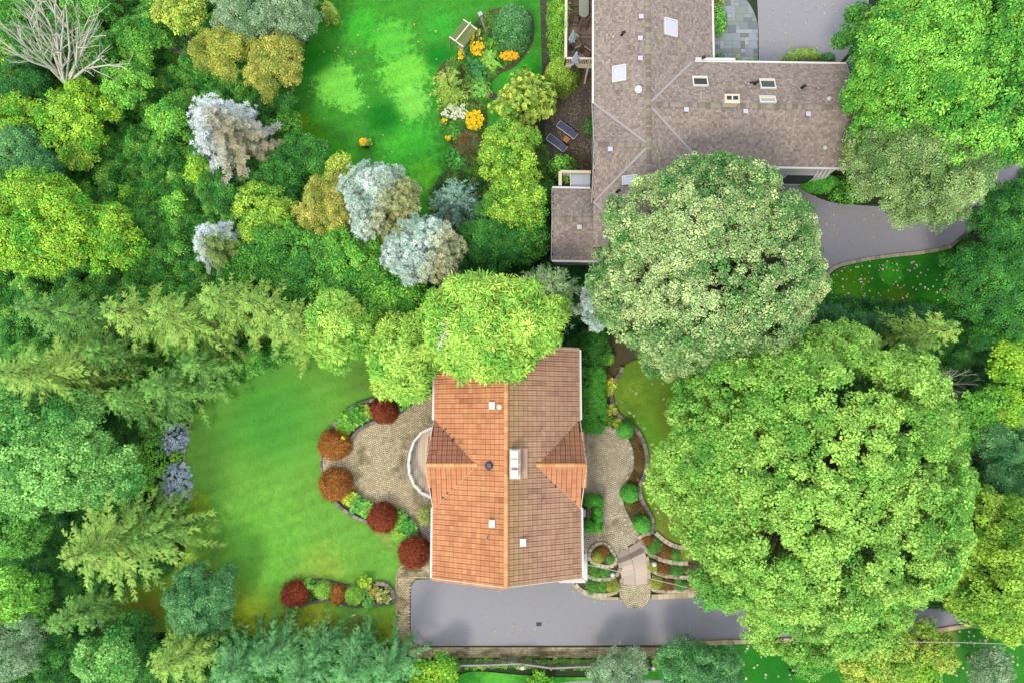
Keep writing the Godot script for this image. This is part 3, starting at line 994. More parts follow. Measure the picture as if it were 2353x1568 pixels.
	pavers(get_node("east_walk"), ej, [ring_at(1386, 1056, 82, UP_PATH, 2.4), ring_at(1407, 1163, 60, UP_PATH, 0.9), ring_at(1424, 1214, 90, UP_PATH, 1.5), ring_at(1352, 1230, 60, UP_PATH, 0.7), ring_at(1346, 1120, 60, UP_PATH, 0.3)], UP_PATH + 0.03, [[248, 236, 206], [234, 220, 188], [220, 204, 170]], 0.135, 0.112, 0.0)
	var cj := flat(curve_px([[1426, 1340], [1492, 1338], [1496, 1358], [1490, 1382], [1474, 1394], [1458, 1396], [1440, 1392], [1426, 1380], [1421, 1358]], 0.03, 0.5, true))
	structure("walk_end", slab(cj, 0.0, 0.024), M.joint)
	pavers(get_node("walk_end"), cj, [ring_at(1459, 1360, 60, 0.03, 1.0)], 0.034, [[252, 242, 204], [240, 226, 186], [228, 210, 168]])
	# dark cobbles beside the shingled house, mulch strip
	sheet("mulch_strip", [[1240, -20], [1268, -20], [1266, 100], [1262, 160], [1280, 240], [1300, 200], [1330, 130], [1370, 130], [1370, 610], [1240, 610], [1240, 450], [1255, 300], [1246, 200]], 0.008, M.mulch, false)
	var bj := sheet("cobbled_patio", [[1262, 215], [1300, 205], [1330, 150], [1372, 140], [1372, 400], [1262, 400], [1250, 300]], 0.02, M.dark_joint, false, 0.012)
	pavers(get_node("cobbled_patio"), bj, [ring_at(1322, 262, 300, 0.03, 3.0)], 0.028, [[122, 110, 98], [102, 90, 80], [88, 78, 70], [140, 128, 114]], 0.12, 0.105, 0.15)
	# cut stone by the north forecourt
	build_stone_court()
	# concrete entrance steps
	var steps := 7
	var lft := [Vector2(1413, 1273), Vector2(1419, 1291), Vector2(1424, 1308), Vector2(1427, 1324), Vector2(1428, 1341)]
	var rgt := [Vector2(1472, 1240), Vector2(1480, 1262), Vector2(1487, 1285), Vector2(1490, 1310), Vector2(1491, 1338)]
	var st_node := Node3D.new()
	st_node.name = numbered("entrance_steps")
	add_child(st_node)
	tag(st_node, "flight of broad concrete steps fanning down to the driveway circle", "steps")
	for i in steps:
		var y := UP_PATH - (UP_PATH - 0.1) * (i + 0.15) / steps
		for half in 2:
			var a := mixed(lft, rgt, float(i) / steps, half * 0.5 + 0.006, y)
			var b := mixed(lft, rgt, float(i) / steps, half * 0.5 + 0.494, y)
			var c := mixed(lft, rgt, (i + 1.12) / steps, half * 0.5 + 0.494, y)
			var d := mixed(lft, rgt, (i + 1.12) / steps, half * 0.5 + 0.006, y)
			var k := R(0.94, 1.05)
			var wet := 0.62 if i == 1 else 0.84 if i == 0 else 1.0
			part(st_node, "tread", slab(PackedVector2Array([a, b, c, d]), y - 0.16, y), paint(pix(226 * k * wet, 208 * k * wet, 186 * k * (wet + 0.02)), 0.85, M.fine_grain, 1.1))
	structure("stair_bank", slab(flat(curve_px([[1408, 1268], [1476, 1234], [1496, 1340], [1424, 1344]], 0.0, 9.0, true)), -0.1, 0.06), M.soil)

func mixed(l: Array, r: Array, t: float, s: float, y: float) -> Vector2:
	var f := clampf(t, 0, 1.03) * (l.size() - 1)
	var i := mini(int(f), l.size() - 2)
	var a: Vector2 = l[i].lerp(l[i + 1], f - i)
	var b: Vector2 = r[i].lerp(r[i + 1], f - i)
	var p := a.lerp(b, s)
	var bow := 4.0 * s * (1.0 - s) * 1.5
	var w := spot(p.x, p.y + bow, y)
	return Vector2(w.x, w.z)

func build_stone_court():
	var poly := flat(curve_px([[1640, -30], [1690, -30], [1708, -10], [1722, 8], [1733, 28], [1740, 50], [1742, 75], [1742, 146], [1630, 146]], 0.02, 90.0, true))
	structure("stone_court", slab(poly, 0.0, 0.016), paint(pix(120, 128, 124), 0.9, M.fine_grain, 1.0))
	var court := get_node("stone_court")
	var o := spot(1630, -30, 0)
	var cell := 0.33
	var taken := {}
	var cols := [[156, 168, 172], [140, 152, 154], [176, 186, 190], [124, 136, 136], [164, 172, 182], [148, 158, 150]]
	var mats := []
	for c in cols:
		mats.append(paint(pix(c[0], c[1], c[2]), 0.8, M.fine_grain, 0.8))
	for j in 20:
		for i in 14:
			if taken.has(Vector2i(i, j)):
				continue
			var w: int = [2, 1, 2, 3, 2][rng.randi() % 5]
			var h: int = [1, 2, 2, 1][rng.randi() % 4]
			for a in range(1, w):
				if taken.has(Vector2i(i + a, j)):
					w = a
					break
			for a in w:
				for b in h:
					taken[Vector2i(i + a, j + b)] = true
			var r := PackedVector2Array([Vector2(o.x + i * cell + 0.008, o.z + j * cell + 0.008), Vector2(o.x + (i + w) * cell - 0.008, o.z + j * cell + 0.008), Vector2(o.x + (i + w) * cell - 0.008, o.z + (j + h) * cell - 0.008), Vector2(o.x + i * cell + 0.008, o.z + (j + h) * cell - 0.008)])
			for cut in Geometry2D.intersect_polygons(r, poly):
				if cut.size() >= 3 and absf(area(cut)) > 0.01:
					part(court, "stone", slab(cut, 0.0, 0.03 + R(-0.003, 0.004)), mats[rng.randi() % mats.size()])
	var edge := flat(curve_px([[1690, -30], [1708, -10], [1722, 8], [1733, 28], [1740, 50], [1742, 75], [1742, 146]], 0.02, 0.3))
	for i in edge.size() - 1:
		var a := Vector3(edge[i].x, 0.02, edge[i].y)
		var b := Vector3(edge[i + 1].x, 0.02, edge[i + 1].y)
		part(court, "edge_stone", unit_block, M.dark, bar(a, b, 0.05, 0.06))

func area(p: PackedVector2Array) -> float:
	var s := 0.0
	for i in p.size():
		s += p[i].cross(p[(i + 1) % p.size()])
	return s * 0.5

# ---------------------------------------------------------------- roofs
# A slope is a flat polygon in space; eave is the level direction along it, down is the direction the water runs.
func slope_frame(poly: Array) -> Array:
	var n: Vector3 = Vector3.ZERO
	for i in poly.size():
		n += (poly[i] as Vector3).cross(poly[(i + 1) % poly.size()])
	n = n.normalized()
	if n.y < 0:
		n = -n
	var u := Vector3.UP.cross(n).normalized()
	var v := u.cross(n).normalized()
	if v.y > 0:
		v = -v
		u = -u
	return [poly[0], u, v, n]

func to_slope(f: Array, p: Vector3) -> Vector2:
	return Vector2((p - f[0]).dot(f[1]), (p - f[0]).dot(f[2]))

func from_slope(f: Array, q: Vector2, up := 0.0) -> Vector3:
	return f[0] + f[1] * q.x + f[2] * q.y + f[3] * up

func slope_flat(f: Array, poly: Array) -> PackedVector2Array:
	var o := PackedVector2Array()
	for p in poly:
		o.append(to_slope(f, p))
	return o

func slope_board(f: Array, poly2: PackedVector2Array, thick: float, up := 0.0) -> ArrayMesh:
	var st := begin()
	st.set_uv(Vector2.ZERO)
	var ids := Geometry2D.triangulate_polygon(poly2)
	for i in range(0, ids.size(), 3):
		var a := from_slope(f, poly2[ids[i]], up)
		var b := from_slope(f, poly2[ids[i + 1]], up)
		var c := from_slope(f, poly2[ids[i + 2]], up)
		if (b - a).cross(c - a).y > 0:      # clockwise from above
			var s := b
			b = c
			c = s
		for p in [a, b, c]:
			st.add_vertex(p)
		for p in [a, c, b]:
			st.add_vertex(p - Vector3.UP * thick)
	for i in poly2.size():
		var a := from_slope(f, poly2[i], up)
		var b := from_slope(f, poly2[(i + 1) % poly2.size()], up)
		var d := Vector3.UP * thick
		quad(st, a, b, b - d, a - d)
	return done(st)

func tile_shape(w: float, l: float) -> ArrayMesh:       # a clay tile with two rolls, its head tucked under the course above
	var st := begin()
	st.set_smooth_group(0)
	var n := 12
	for i in n:
		var x0 := -w * 0.5 + w * i / n
		var x1 := -w * 0.5 + w * (i + 1) / n
		var h0 := 0.04 * pow(absf(sin(PI * 2.0 * i / n)), 0.4)
		var h1 := 0.04 * pow(absf(sin(PI * 2.0 * (i + 1) / n)), 0.4)
		var a := Vector3(x0, h0 + 0.0, -l * 0.5)
		var b := Vector3(x1, h1 + 0.0, -l * 0.5)
		var c := Vector3(x1, h1 + 0.035, l * 0.5)
		var d := Vector3(x0, h0 + 0.035, l * 0.5)
		st.set_smooth_group(1)
		quad(st, a, b, c, d)
		st.set_smooth_group(-1)
		quad(st, d, c, Vector3(x1, -0.02, l * 0.5), Vector3(x0, -0.02, l * 0.5))
	return done(st)

var tile_mesh: ArrayMesh
var tile_mats := []
var tiles_left := 300

func lay_tiles(roof: Node3D, poly: Array, cols: Array, shift := 0.0, moss_x = null):
	var f := slope_frame(poly)
	var p2 := slope_flat(f, poly)
	var deck := part(roof, "roof_board", slope_board(f, p2, 0.12, -0.01), M.roof_deck)
	var bb := Rect2(p2[0], Vector2.ZERO)
	for p in p2:
		bb = bb.expand(p)
	var w := 0.33
	var e := 0.335
	var where: Array = []
	var tint := PackedColorArray()
	var cc := []
	for c in cols:
		cc.append(pix(c[0], c[1], c[2]))
	var rows := int(ceil(bb.size.y / e))
	var n := int(ceil(bb.size.x / w))
	var turn := Basis(f[1], f[3], f[2]) if f[1].cross(f[3]).dot(f[2]) > 0 else Basis(-f[1], f[3], f[2])
	var inset := Geometry2D.offset_polygon(p2, 0.02)
	for j in rows:
		for i in n + 1:
			var q := Vector2(bb.position.x + (i + 0.5) * w, bb.end.y - (j + 0.5) * e)
			var inside := false
			for z in inset:
				inside = inside or Geometry2D.is_point_in_polygon(q, z)
			if not inside:
				continue
			var c := from_slope(f, q, 0.012)
			var streak := noise.get_noise_2d(c.z * 2.4 if absf(f[2].x) > absf(f[2].z) else c.x * 2.4, (c.x if absf(f[2].x) > absf(f[2].z) else c.z) * 0.35 + shift)
			var blot := noise.get_noise_2d(c.x * 0.45 + shift, c.z * 0.45)
			var v := clampf(0.45 + 0.55 * blot + R(-0.22, 0.22), 0, 0.999) * (cc.size() - 1)
			var col := hue(cc[int(v)], cc[mini(int(v) + 1, cc.size() - 1)], v - int(v), R(0.93, 1.07) * (1.0 - clampf(streak - 0.25, 0, 1) * 0.9))
			if moss_x != null:
				var m := clampf(1.0 - absf(c.x - moss_x) / 1.9 + 0.6 * noise.get_noise_2d(c.x * 1.3, c.z * 1.3), 0, 1) * 0.55
				col = hue(col, pix(176, 148, 86), m, 1.0)
			var t := Transform3D(turn * Basis(Vector3.RIGHT, R(-0.008, 0.008)), c + f[3] * R(0.0, 0.005) + f[2] * R(-0.006, 0.006))
			if tiles_left > 0 and rng.randf() < 0.17:
				tiles_left -= 1
				var best := 0
				var near := 1e9
				for k in tile_mats.size():
					var b: Color = tile_mats[k][0]
					var d := absf(b.r - col.r) + absf(b.g - col.g) + absf(b.b - col.b)
					if d < near:
						near = d
						best = k
				if near > 0.02 and tile_mats.size() < 24:
					tile_mats.append([col, paint(col, 0.8, M.fine_grain, 1.7)])
					best = tile_mats.size() - 1
				part(deck, "tile", tile_mesh, tile_mats[best][1], t)
			else:
				where.append(t)
				tint.append(col)
	many(deck, "tiles", tile_mesh, M.tint, where, tint)

func ridge_caps(roof: Node3D, a: Vector3, b: Vector3, cols: Array, called := "ridge_tile", r := 0.13, lift := 0.0):
	var n := maxi(1, int(a.distance_to(b) / 0.36))
	var st := begin()
	var sides := 7
	for k in sides:
		var p := PI * k / sides
		var q := PI * (k + 1) / sides
		var c0 := Vector3(0, sin(p) * 0.75, cos(p))
		var c1 := Vector3(0, sin(q) * 0.75, cos(q))
		quad(st, Vector3(-0.5, 0, 0) + c0 * r * 0.92, Vector3(-0.5, 0, 0) + c1 * r * 0.92, Vector3(0.54, 0.02, 0) + c1 * r, Vector3(0.54, 0.02, 0) + c0 * r)
	var m := done(st)
	var mats := []
	for c in cols:
		mats.append(paint(pix(c[0], c[1], c[2]), 0.8, M.fine_grain, 1.7))
	for i in n:
		var p := a.lerp(b, float(i) / n)
		var q := a.lerp(b, float(i + 1) / n)
		var t := bar(p, q, 1.0, 1.0)
		t.origin += Vector3.UP * lift
		part(roof, called, m, mats[rng.randi() % mats.size()], t)

func wall_run(h: Node3D, a: Vector3, b: Vector3, top: float, m: Material, wins: Array = []):
	# a wall with window openings set in it as frame and pane: [share along, sill height, width, height]
	var w := part(h, "wall", unit_box, m, bar(Vector3(a.x, top * 0.5 - 0.05, a.z), Vector3(b.x, top * 0.5 - 0.05, b.z), 0.2, top + 0.1))
	var d := (b - a).normalized()
	for q in wins:
		var c: Vector3 = a.lerp(b, q[0]) + Vector3.UP * (q[1] + q[3] * 0.5)
		var win := part(h, "window", unit_box, M.white, bar(c - d * q[2] * 0.5, c + d * q[2] * 0.5, 0.27, q[3]))
		part(win, "pane", unit_box, M.glass_dark, Transform3D(Basis.from_scale(Vector3(0.88, 0.88, 1.06)), Vector3.ZERO))
	return w

func gutter(roof: Node3D, a: Vector3, b: Vector3, m: Material, w := 0.15, hh := 0.13):
	part(roof, "gutter", unit_box, m, bar(a, b, w, hh))

func build_tiled_house():
	tile_mesh = tile_shape(0.312, 0.305)
	var he := 5.0
	var pitch := 0.52
	var xw := spot(996, 1062, he).x
	var xe := spot(1333, 1062, he).x
	var zn := spot(1160, 803, he).z
	var zs := spot(1160, 1327, he).z
	var xr := (xw + xe) * 0.5 - 0.04
	var hr := he + pitch * (xr - xw)
	var pe := (hr - he) / (xe - xr)
	var zc := spot(1000, 1064, he).z
	var half := 2.98
	var hg := he + pitch * half
	var hgE := he + pe * half
	var h := thing("tiled_house", "long house with an orange clay tile roof and a white chimney", "house", Vector3(0, 0, 0))
	# walls
	var ins := 0.55
	var a := Vector3(xw + ins, 0, zn + 0.5)
	var b := Vector3(xe - ins, 0, zn + 0.5)
	var c := Vector3(xe - ins, 0, zs - 0.5)
	var d := Vector3(xw + ins, 0, zs - 0.5)
	wall_run(h, a, b, he - 0.02, M.stucco, [[0.3, 1.0, 1.4, 1.2], [0.7, 1.0, 1.4, 1.2]])
	wall_run(h, b, c, he - 0.02, M.stucco, [[0.2, 1.6, 1.5, 1.3], [0.8, 1.6, 1.5, 1.3]])
	wall_run(h, c, d, he - 0.02, M.stucco, [[0.28, 0.0, 3.2, 2.2], [0.72, 0.0, 3.2, 2.2]])
	wall_run(h, d, a, he - 0.02, M.stucco, [[0.2, 3.0, 1.5, 1.2], [0.5, 2.7, 2.4, 2.0], [0.8, 3.0, 1.5, 1.2]])
	for z in [a.z, d.z]:
		var gw := begin()
		gw.set_uv(Vector2.ZERO)
		for s in [-0.1, 0.1]:
			for tri in [[Vector3(a.x, he - 0.1, z + s), Vector3(xr, hr - 0.2, z + s), Vector3(b.x, he - 0.1, z + s)]]:
				for p in (tri if s < 0 else [tri[0], tri[2], tri[1]]):
					gw.add_vertex(p)
		quad(gw, Vector3(a.x, he - 0.1, z - 0.1), Vector3(xr, hr - 0.2, z - 0.1), Vector3(xr, hr - 0.2, z + 0.1), Vector3(a.x, he - 0.1, z + 0.1))
		quad(gw, Vector3(xr, hr - 0.2, z - 0.1), Vector3(b.x, he - 0.1, z - 0.1), Vector3(b.x, he - 0.1, z + 0.1), Vector3(xr, hr - 0.2, z + 0.1))
		part(h, "gable_wall", done(gw), M.stucco)
	# roof
	var roof := Node3D.new()
	roof.name = "roof"
	h.add_child(roof)
	var rn := Vector3(xr, hr, zn)
	var rs := Vector3(xr, hr, zs)
	var over := 0.12
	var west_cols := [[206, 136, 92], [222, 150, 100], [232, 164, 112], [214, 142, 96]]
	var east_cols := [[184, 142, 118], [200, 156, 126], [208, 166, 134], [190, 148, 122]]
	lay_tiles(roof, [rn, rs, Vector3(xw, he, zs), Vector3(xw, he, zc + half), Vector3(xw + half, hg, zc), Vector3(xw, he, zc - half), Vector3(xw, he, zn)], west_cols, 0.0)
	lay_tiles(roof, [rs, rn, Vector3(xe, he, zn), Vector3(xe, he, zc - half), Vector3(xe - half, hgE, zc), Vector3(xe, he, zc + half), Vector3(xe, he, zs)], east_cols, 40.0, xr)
	var gx := 0.36
	var wt := Vector3(xw - gx, hg, zc)
	var et := Vector3(xe + gx * 0.7, hgE, zc)
	lay_tiles(roof, [wt, Vector3(xw + half, hg, zc), Vector3(xw, he, zc - half)], [[164, 110, 82], [184, 124, 92], [174, 118, 88]], 80.0)  # north gable slopes carry their shade in darker tile colours
	lay_tiles(roof, [wt, Vector3(xw + half, hg, zc), Vector3(xw, he, zc + half)], [[220, 146, 98], [234, 164, 110]], 120.0)  # south gable slopes have the sunlight put into brighter tile colours
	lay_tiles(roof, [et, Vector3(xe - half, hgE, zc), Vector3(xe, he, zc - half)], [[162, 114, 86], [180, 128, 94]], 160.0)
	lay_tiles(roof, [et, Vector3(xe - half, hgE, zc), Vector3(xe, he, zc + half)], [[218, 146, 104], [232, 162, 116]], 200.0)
	var cap := [[236, 172, 110], [228, 160, 98], [240, 182, 122]]
	ridge_caps(roof, rn, rs, cap, "ridge_tile", 0.16, 0.03)
	ridge_caps(roof, wt, Vector3(xw + half, hg, zc), cap, "ridge_tile", 0.14, 0.02)
	ridge_caps(roof, et, Vector3(xe - half, hgE, zc), cap, "ridge_tile", 0.14, 0.02)
	for v in [[Vector3(xw + half, hg, zc), Vector3(xw, he, zc - half)], [Vector3(xw + half, hg, zc), Vector3(xw, he, zc + half)], [Vector3(xe - half, hgE, zc), Vector3(xe, he, zc - half)], [Vector3(xe - half, hgE, zc), Vector3(xe, he, zc + half)]]:
		part(roof, "valley_flashing", unit_box, M.flash, bar(v[0] + Vector3.UP * 0.055, v[1] + Vector3.UP * 0.055, 0.06, 0.03))
	for s in [[xw - 0.06, 1], [xe + 0.06, -1]]:
		gutter(roof, Vector3(s[0], he + 0.0, zn), Vector3(s[0], he + 0.0, zc - half + 0.1), M.white, 0.17)
		gutter(roof, Vector3(s[0], he + 0.0, zc + half - 0.1), Vector3(s[0], he + 0.0, zs), M.white, 0.17)
	for z in [zn, zs]:
		part(roof, "barge_board", unit_box, M.cream, bar(Vector3(xw, he - 0.04, z), Vector3(xr, hr - 0.04, z), 0.05, 0.24))
		part(roof, "barge_board", unit_box, M.cream, bar(Vector3(xr, hr - 0.04, z), Vector3(xe, he - 0.04, z), 0.05, 0.24))
	for s in [[wt, xw], [et, xe]]:
		for q in [-half, half]:
			part(roof, "barge_board", unit_box, M.cream, bar(s[0] - Vector3.UP * 0.05, Vector3(s[1], he - 0.05, zc + q), 0.05, 0.22))
	var drop := 0.0
	# chimney with three flues
	var ct := spot(1183, 1065, 7.75)
	var ch := Node3D.new()
	ch.name = "chimney"
	h.add_child(ch)
	part(ch, "stack", bevel_box(Vector3(0.56, 1.9, 1.72), 0.03), M.cream, place(Vector3(ct.x, 6.85, ct.z)))
	part(ch, "chimney_cap", bevel_box(Vector3(0.7, 0.09, 1.86), 0.03), M.cream, place(Vector3(ct.x, 7.84, ct.z)))
	for k in [-0.62, -0.08, 0.58]:
		part(ch, "flue", bevel_box(Vector3(0.4, 0.34, 0.42), 0.04), M.white, place(Vector3(ct.x - 0.04, 8.05, ct.z + k)))
		part(ch, "flue_lid", bevel_box(Vector3(0.48, 0.05, 0.5), 0.02), M.white, place(Vector3(ct.x - 0.04, 8.25, ct.z + k)))
	for k in [-1.0, 1.0]:
		part(ch, "cricket_flashing", unit_box, M.flash, bar(Vector3(xr + 0.1, hr + 0.05, ct.z + k * 0.1), Vector3(ct.x - 0.25, 7.36, ct.z + k * 0.8), 0.05, 0.03))
	part(ch, "apron_flashing", unit_box, M.flash, place(Vector3(ct.x + 0.55, 7.05, ct.z), 0.0, Vector3(0.5, 0.02, 1.9)))
	# vents on the roof
	var rf := func(x: float, z: float) -> float: return hr - pitch * absf(x - xr) if x < xr else hr - pe * absf(x - xr)
	for q in [[1130, 931, 6.9, "box"], [1130, 1201, 6.9, "box"], [1201, 1244, 6.9, "box"], [1147, 934, 7.2, "dome"], [1241, 989, 6.5, "pipe"], [1244, 1150, 6.5, "pipe"], [1119, 1234, 6.9, "pipe"], [1040, 1010, 5.9, "dark"], [1338, 0, 0, ""]]:
		if q[3] == "":
			continue
		var p := spot(q[0], q[1], q[2])
		p.y = (rf as Callable).call(p.x, p.z)
		p = spot(q[0], q[1], p.y)
		p.y = (rf as Callable).call(p.x, p.z)
		if q[3] == "box":
			var v := part(h, "roof_vent", bevel_box(Vector3(0.34, 0.22, 0.42), 0.03), M.white, place(p + Vector3.UP * 0.14))
			part(v, "vent_lid", bevel_box(Vector3(0.4, 0.04, 0.48), 0.015), M.white, place(Vector3(0, 0.13, 0)))
		elif q[3] == "dome":
			part(h, "roof_vent", lathe([[0.13, -0.1], [0.13, 0.16], [0.19, 0.18], [0.17, 0.24], [0.0, 0.28]], 12), M.cream, place(p))
		elif q[3] == "pipe":
			part(h, "vent_pipe", lathe([[0.16, 0.0], [0.09, 0.07], [0.06, 0.08], [0.06, 0.36], [0.045, 0.36], [0.045, 0.2]], 10), M.flash, place(p))
		else:
			part(h, "vent_pipe", lathe([[0.15, -0.05], [0.08, 0.1], [0.09, 0.3], [0.0, 0.3]], 10), M.black, place(p))
			part(h, "vent_hood", bevel_box(Vector3(0.26, 0.1, 0.2), 0.03), M.black, place(p + Vector3(0.14, 0.12, 0.16), 0.6))
	# round roof window
	var rp := spot(1125, 1068, 6.95)
	rp.y = (rf as Callable).call(rp.x, rp.z)
	var tilt := Basis(Vector3(0, 0, 1), atan(pitch))
	var rd := part(h, "tubular_skylight", lathe([[0.27, 0.0], [0.27, 0.14], [0.22, 0.17], [0.2, 0.15], [0.0, 0.16]], 20), M.dark, Transform3D(tilt, rp + Vector3.UP * 0.03))
	part(rd, "dome", lathe([[0.2, 0.15], [0.15, 0.21], [0.06, 0.24], [0.0, 0.245]], 18), paint(pix(96, 104, 122), 0.15), Transform3D())
	# bow-fronted deck on the west side
	build_bow_deck(h)
	# small balcony at the south-east corner
	var fl := 2.85
	var bx0 := spot(1284, 1333, fl + 0.9).x
	var bx1 := spot(1345, 1333, fl + 0.9).x
	var bz0 := spot(1345, 1272, fl + 0.9).z
	var bz1 := spot(1345, 1333, fl + 0.9).z
	var bal := Node3D.new()
	bal.name = "corner_balcony"
	h.add_child(bal)
	for i in 9:
		var x := lerpf(xe - 0.5, bx1 - 0.06, (i + 0.5) / 9.0)
		part(bal, "deck_board", unit_block, M.gold_wood, place(Vector3(x, fl, (bz0 + bz1) * 0.5), 0.0, Vector3((bx1 - xe + 0.44) / 9.0 - 0.012, 0.04, bz1 - bz0)))
	part(bal, "floor_frame", unit_box, M.white, place(Vector3((bx0 + bx1) * 0.5, fl - 0.14, (bz0 + bz1) * 0.5), 0.0, Vector3(bx1 - bx0, 0.2, bz1 - bz0)))
	for i in 7:
		var z := lerpf(zs - 0.3, bz1 - 0.05, (i + 0.5) / 7.0)
		part(bal, "deck_board", unit_block, M.gold_wood, place(Vector3((bx0 + xe - 0.5) * 0.5, fl, z), 0.0, Vector3(xe - 0.5 - bx0, 0.04, (bz1 - zs + 0.25) / 7.0 - 0.012)))
	railing(bal, PackedVector3Array([Vector3(bx0, fl, bz1), Vector3(bx1, fl, bz1)]), 0.95, 0.26, 0.12)
	railing(bal, PackedVector3Array([Vector3(bx1, fl, bz1), Vector3(bx1, fl, bz0)]), 0.95, 0.26, 0.12)
	part(bal, "post", unit_box, M.white, bar(Vector3(bx1, 0, bz1), Vector3(bx1, fl, bz1), 0.14, 0.14))
	part(bal, "step", unit_block, M.wood, place(Vector3(bx1 - 0.45, fl - 0.1, bz0 - 0.2), 0.0, Vector3(0.9, 0.05, 0.35)))

func railing(parent: Node3D, pts: PackedVector3Array, hh: float, wide: float, gap: float, m: Material = null):
	if m == null:
		m = M.white
	for i in pts.size() - 1:
		var a := pts[i]
		var b := pts[i + 1]
		var up := Vector3.UP
		part(parent, "hand_rail", unit_block, m, bar(a + up * hh, b + up * hh, wide, 0.06))
		part(parent, "bottom_rail", unit_box, m, bar(a + up * 0.1, b + up * 0.1, 0.06, 0.06))
		part(parent, "post", unit_box, m, bar(a - up * 0.05, a + up * (hh + 0.05), 0.11, 0.11))
		var n := maxi(1, int(a.distance_to(b) / gap))
		for k in range(1, n):
			var p := a.lerp(b, float(k) / n)
			part(parent, "baluster", unit_box, m, bar(p + up * 0.1, p + up * (hh - 0.02), 0.045, 0.045))
	var e := pts[pts.size() - 1]
	part(parent, "post", unit_box, m, bar(e - Vector3.UP * 0.05, e + Vector3.UP * (hh + 0.05), 0.11, 0.11))

func build_bow_deck(h: Node3D):
	var fl := 2.6
	var rail := [[994, 981], [968, 993], [950, 1014], [941, 1040], [938, 1064], [940, 1088], [950, 1112], [967, 1131], [994, 1144]]
	var deck := Node3D.new()
	deck.name = "bow_deck"
	h.add_child(deck)
	var pts := PackedVector3Array()
	for p in rail:
		var w := spot(p[0], p[1], fl + 0.95)
		pts.append(Vector3(w.x, fl, w.z))
	var poly := flat(pts)
	var xin := spot(1010, 1062, fl).x
	poly.append(Vector2(xin, pts[8].z))
	poly.append(Vector2(xin, pts[0].z))
	part(deck, "floor_frame", slab(poly, fl - 0.25, fl - 0.05), M.white)
	var x0 := pts[4].x
	var n := 17
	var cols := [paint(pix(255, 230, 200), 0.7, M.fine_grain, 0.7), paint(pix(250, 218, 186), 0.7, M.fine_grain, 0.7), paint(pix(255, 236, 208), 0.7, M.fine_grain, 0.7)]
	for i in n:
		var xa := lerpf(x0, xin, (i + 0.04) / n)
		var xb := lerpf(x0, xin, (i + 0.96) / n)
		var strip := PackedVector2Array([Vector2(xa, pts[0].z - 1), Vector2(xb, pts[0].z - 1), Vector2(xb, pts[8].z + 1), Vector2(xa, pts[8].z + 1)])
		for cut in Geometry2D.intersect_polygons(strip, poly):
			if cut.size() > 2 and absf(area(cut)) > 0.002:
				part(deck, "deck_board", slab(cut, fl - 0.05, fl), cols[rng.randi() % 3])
	railing(deck, pts, 0.95, 0.17, 0.13)
	for k in [1, 4, 7]:
		part(deck, "support_post", unit_box, M.white, bar(Vector3(pts[k].x + 0.1, 0, pts[k].z), Vector3(pts[k].x + 0.1, fl - 0.2, pts[k].z), 0.16, 0.16))

# ---------------------------------------------------------------- the shingled house
func lay_shingles(roof: Node3D, poly: Array, cols: Array):
	var f := slope_frame(poly)
	var p2 := slope_flat(f, poly)
	var deck := part(roof, "roof_board", slope_board(f, p2, 0.14, -0.012), M.grey_deck)
	var bb := Rect2(p2[0], Vector2.ZERO)
	for p in p2:
		bb = bb.expand(p)
	var e := 0.15
	var where: Array = []
	var tint := PackedColorArray()
	var cc := []
	for c in cols:
		cc.append(pix(c[0], c[1], c[2]))
	var turn := Basis(f[1], f[3], f[2]) if f[1].cross(f[3]).dot(f[2]) > 0 else Basis(-f[1], f[3], f[2])
	var rows := int(ceil(bb.size.y / e))
	for j in rows:
		var x := bb.position.x - R(0.0, 0.3)
		while x < bb.end.x:
			var w := R(0.15, 0.21)
			var q := Vector2(x + w * 0.5, bb.end.y - (j + 0.5) * e)
			x += w + 0.012
			if not Geometry2D.is_point_in_polygon(q, p2):
				continue
			var c := from_slope(f, q, 0.016)
			var stain := noise.get_noise_2d(c.x * 0.4, c.z * 0.4 + 70.0)
			var v := clampf(0.5 + 0.4 * stain + R(-0.3, 0.3), 0, 0.999) * (cc.size() - 1)
			var thick := R(0.016, 0.034)
			where.append(Transform3D(turn * Basis(Vector3.RIGHT, 0.05 + R(-0.01, 0.02)) * Basis.from_scale(Vector3(w, thick, e * R(1.0, 1.1))), c))
			tint.append(hue(cc[int(v)], cc[mini(int(v) + 1, cc.size() - 1)], v - int(v), R(0.86, 1.12)))
	many(deck, "shingles", unit_box, M.tint, where, tint)

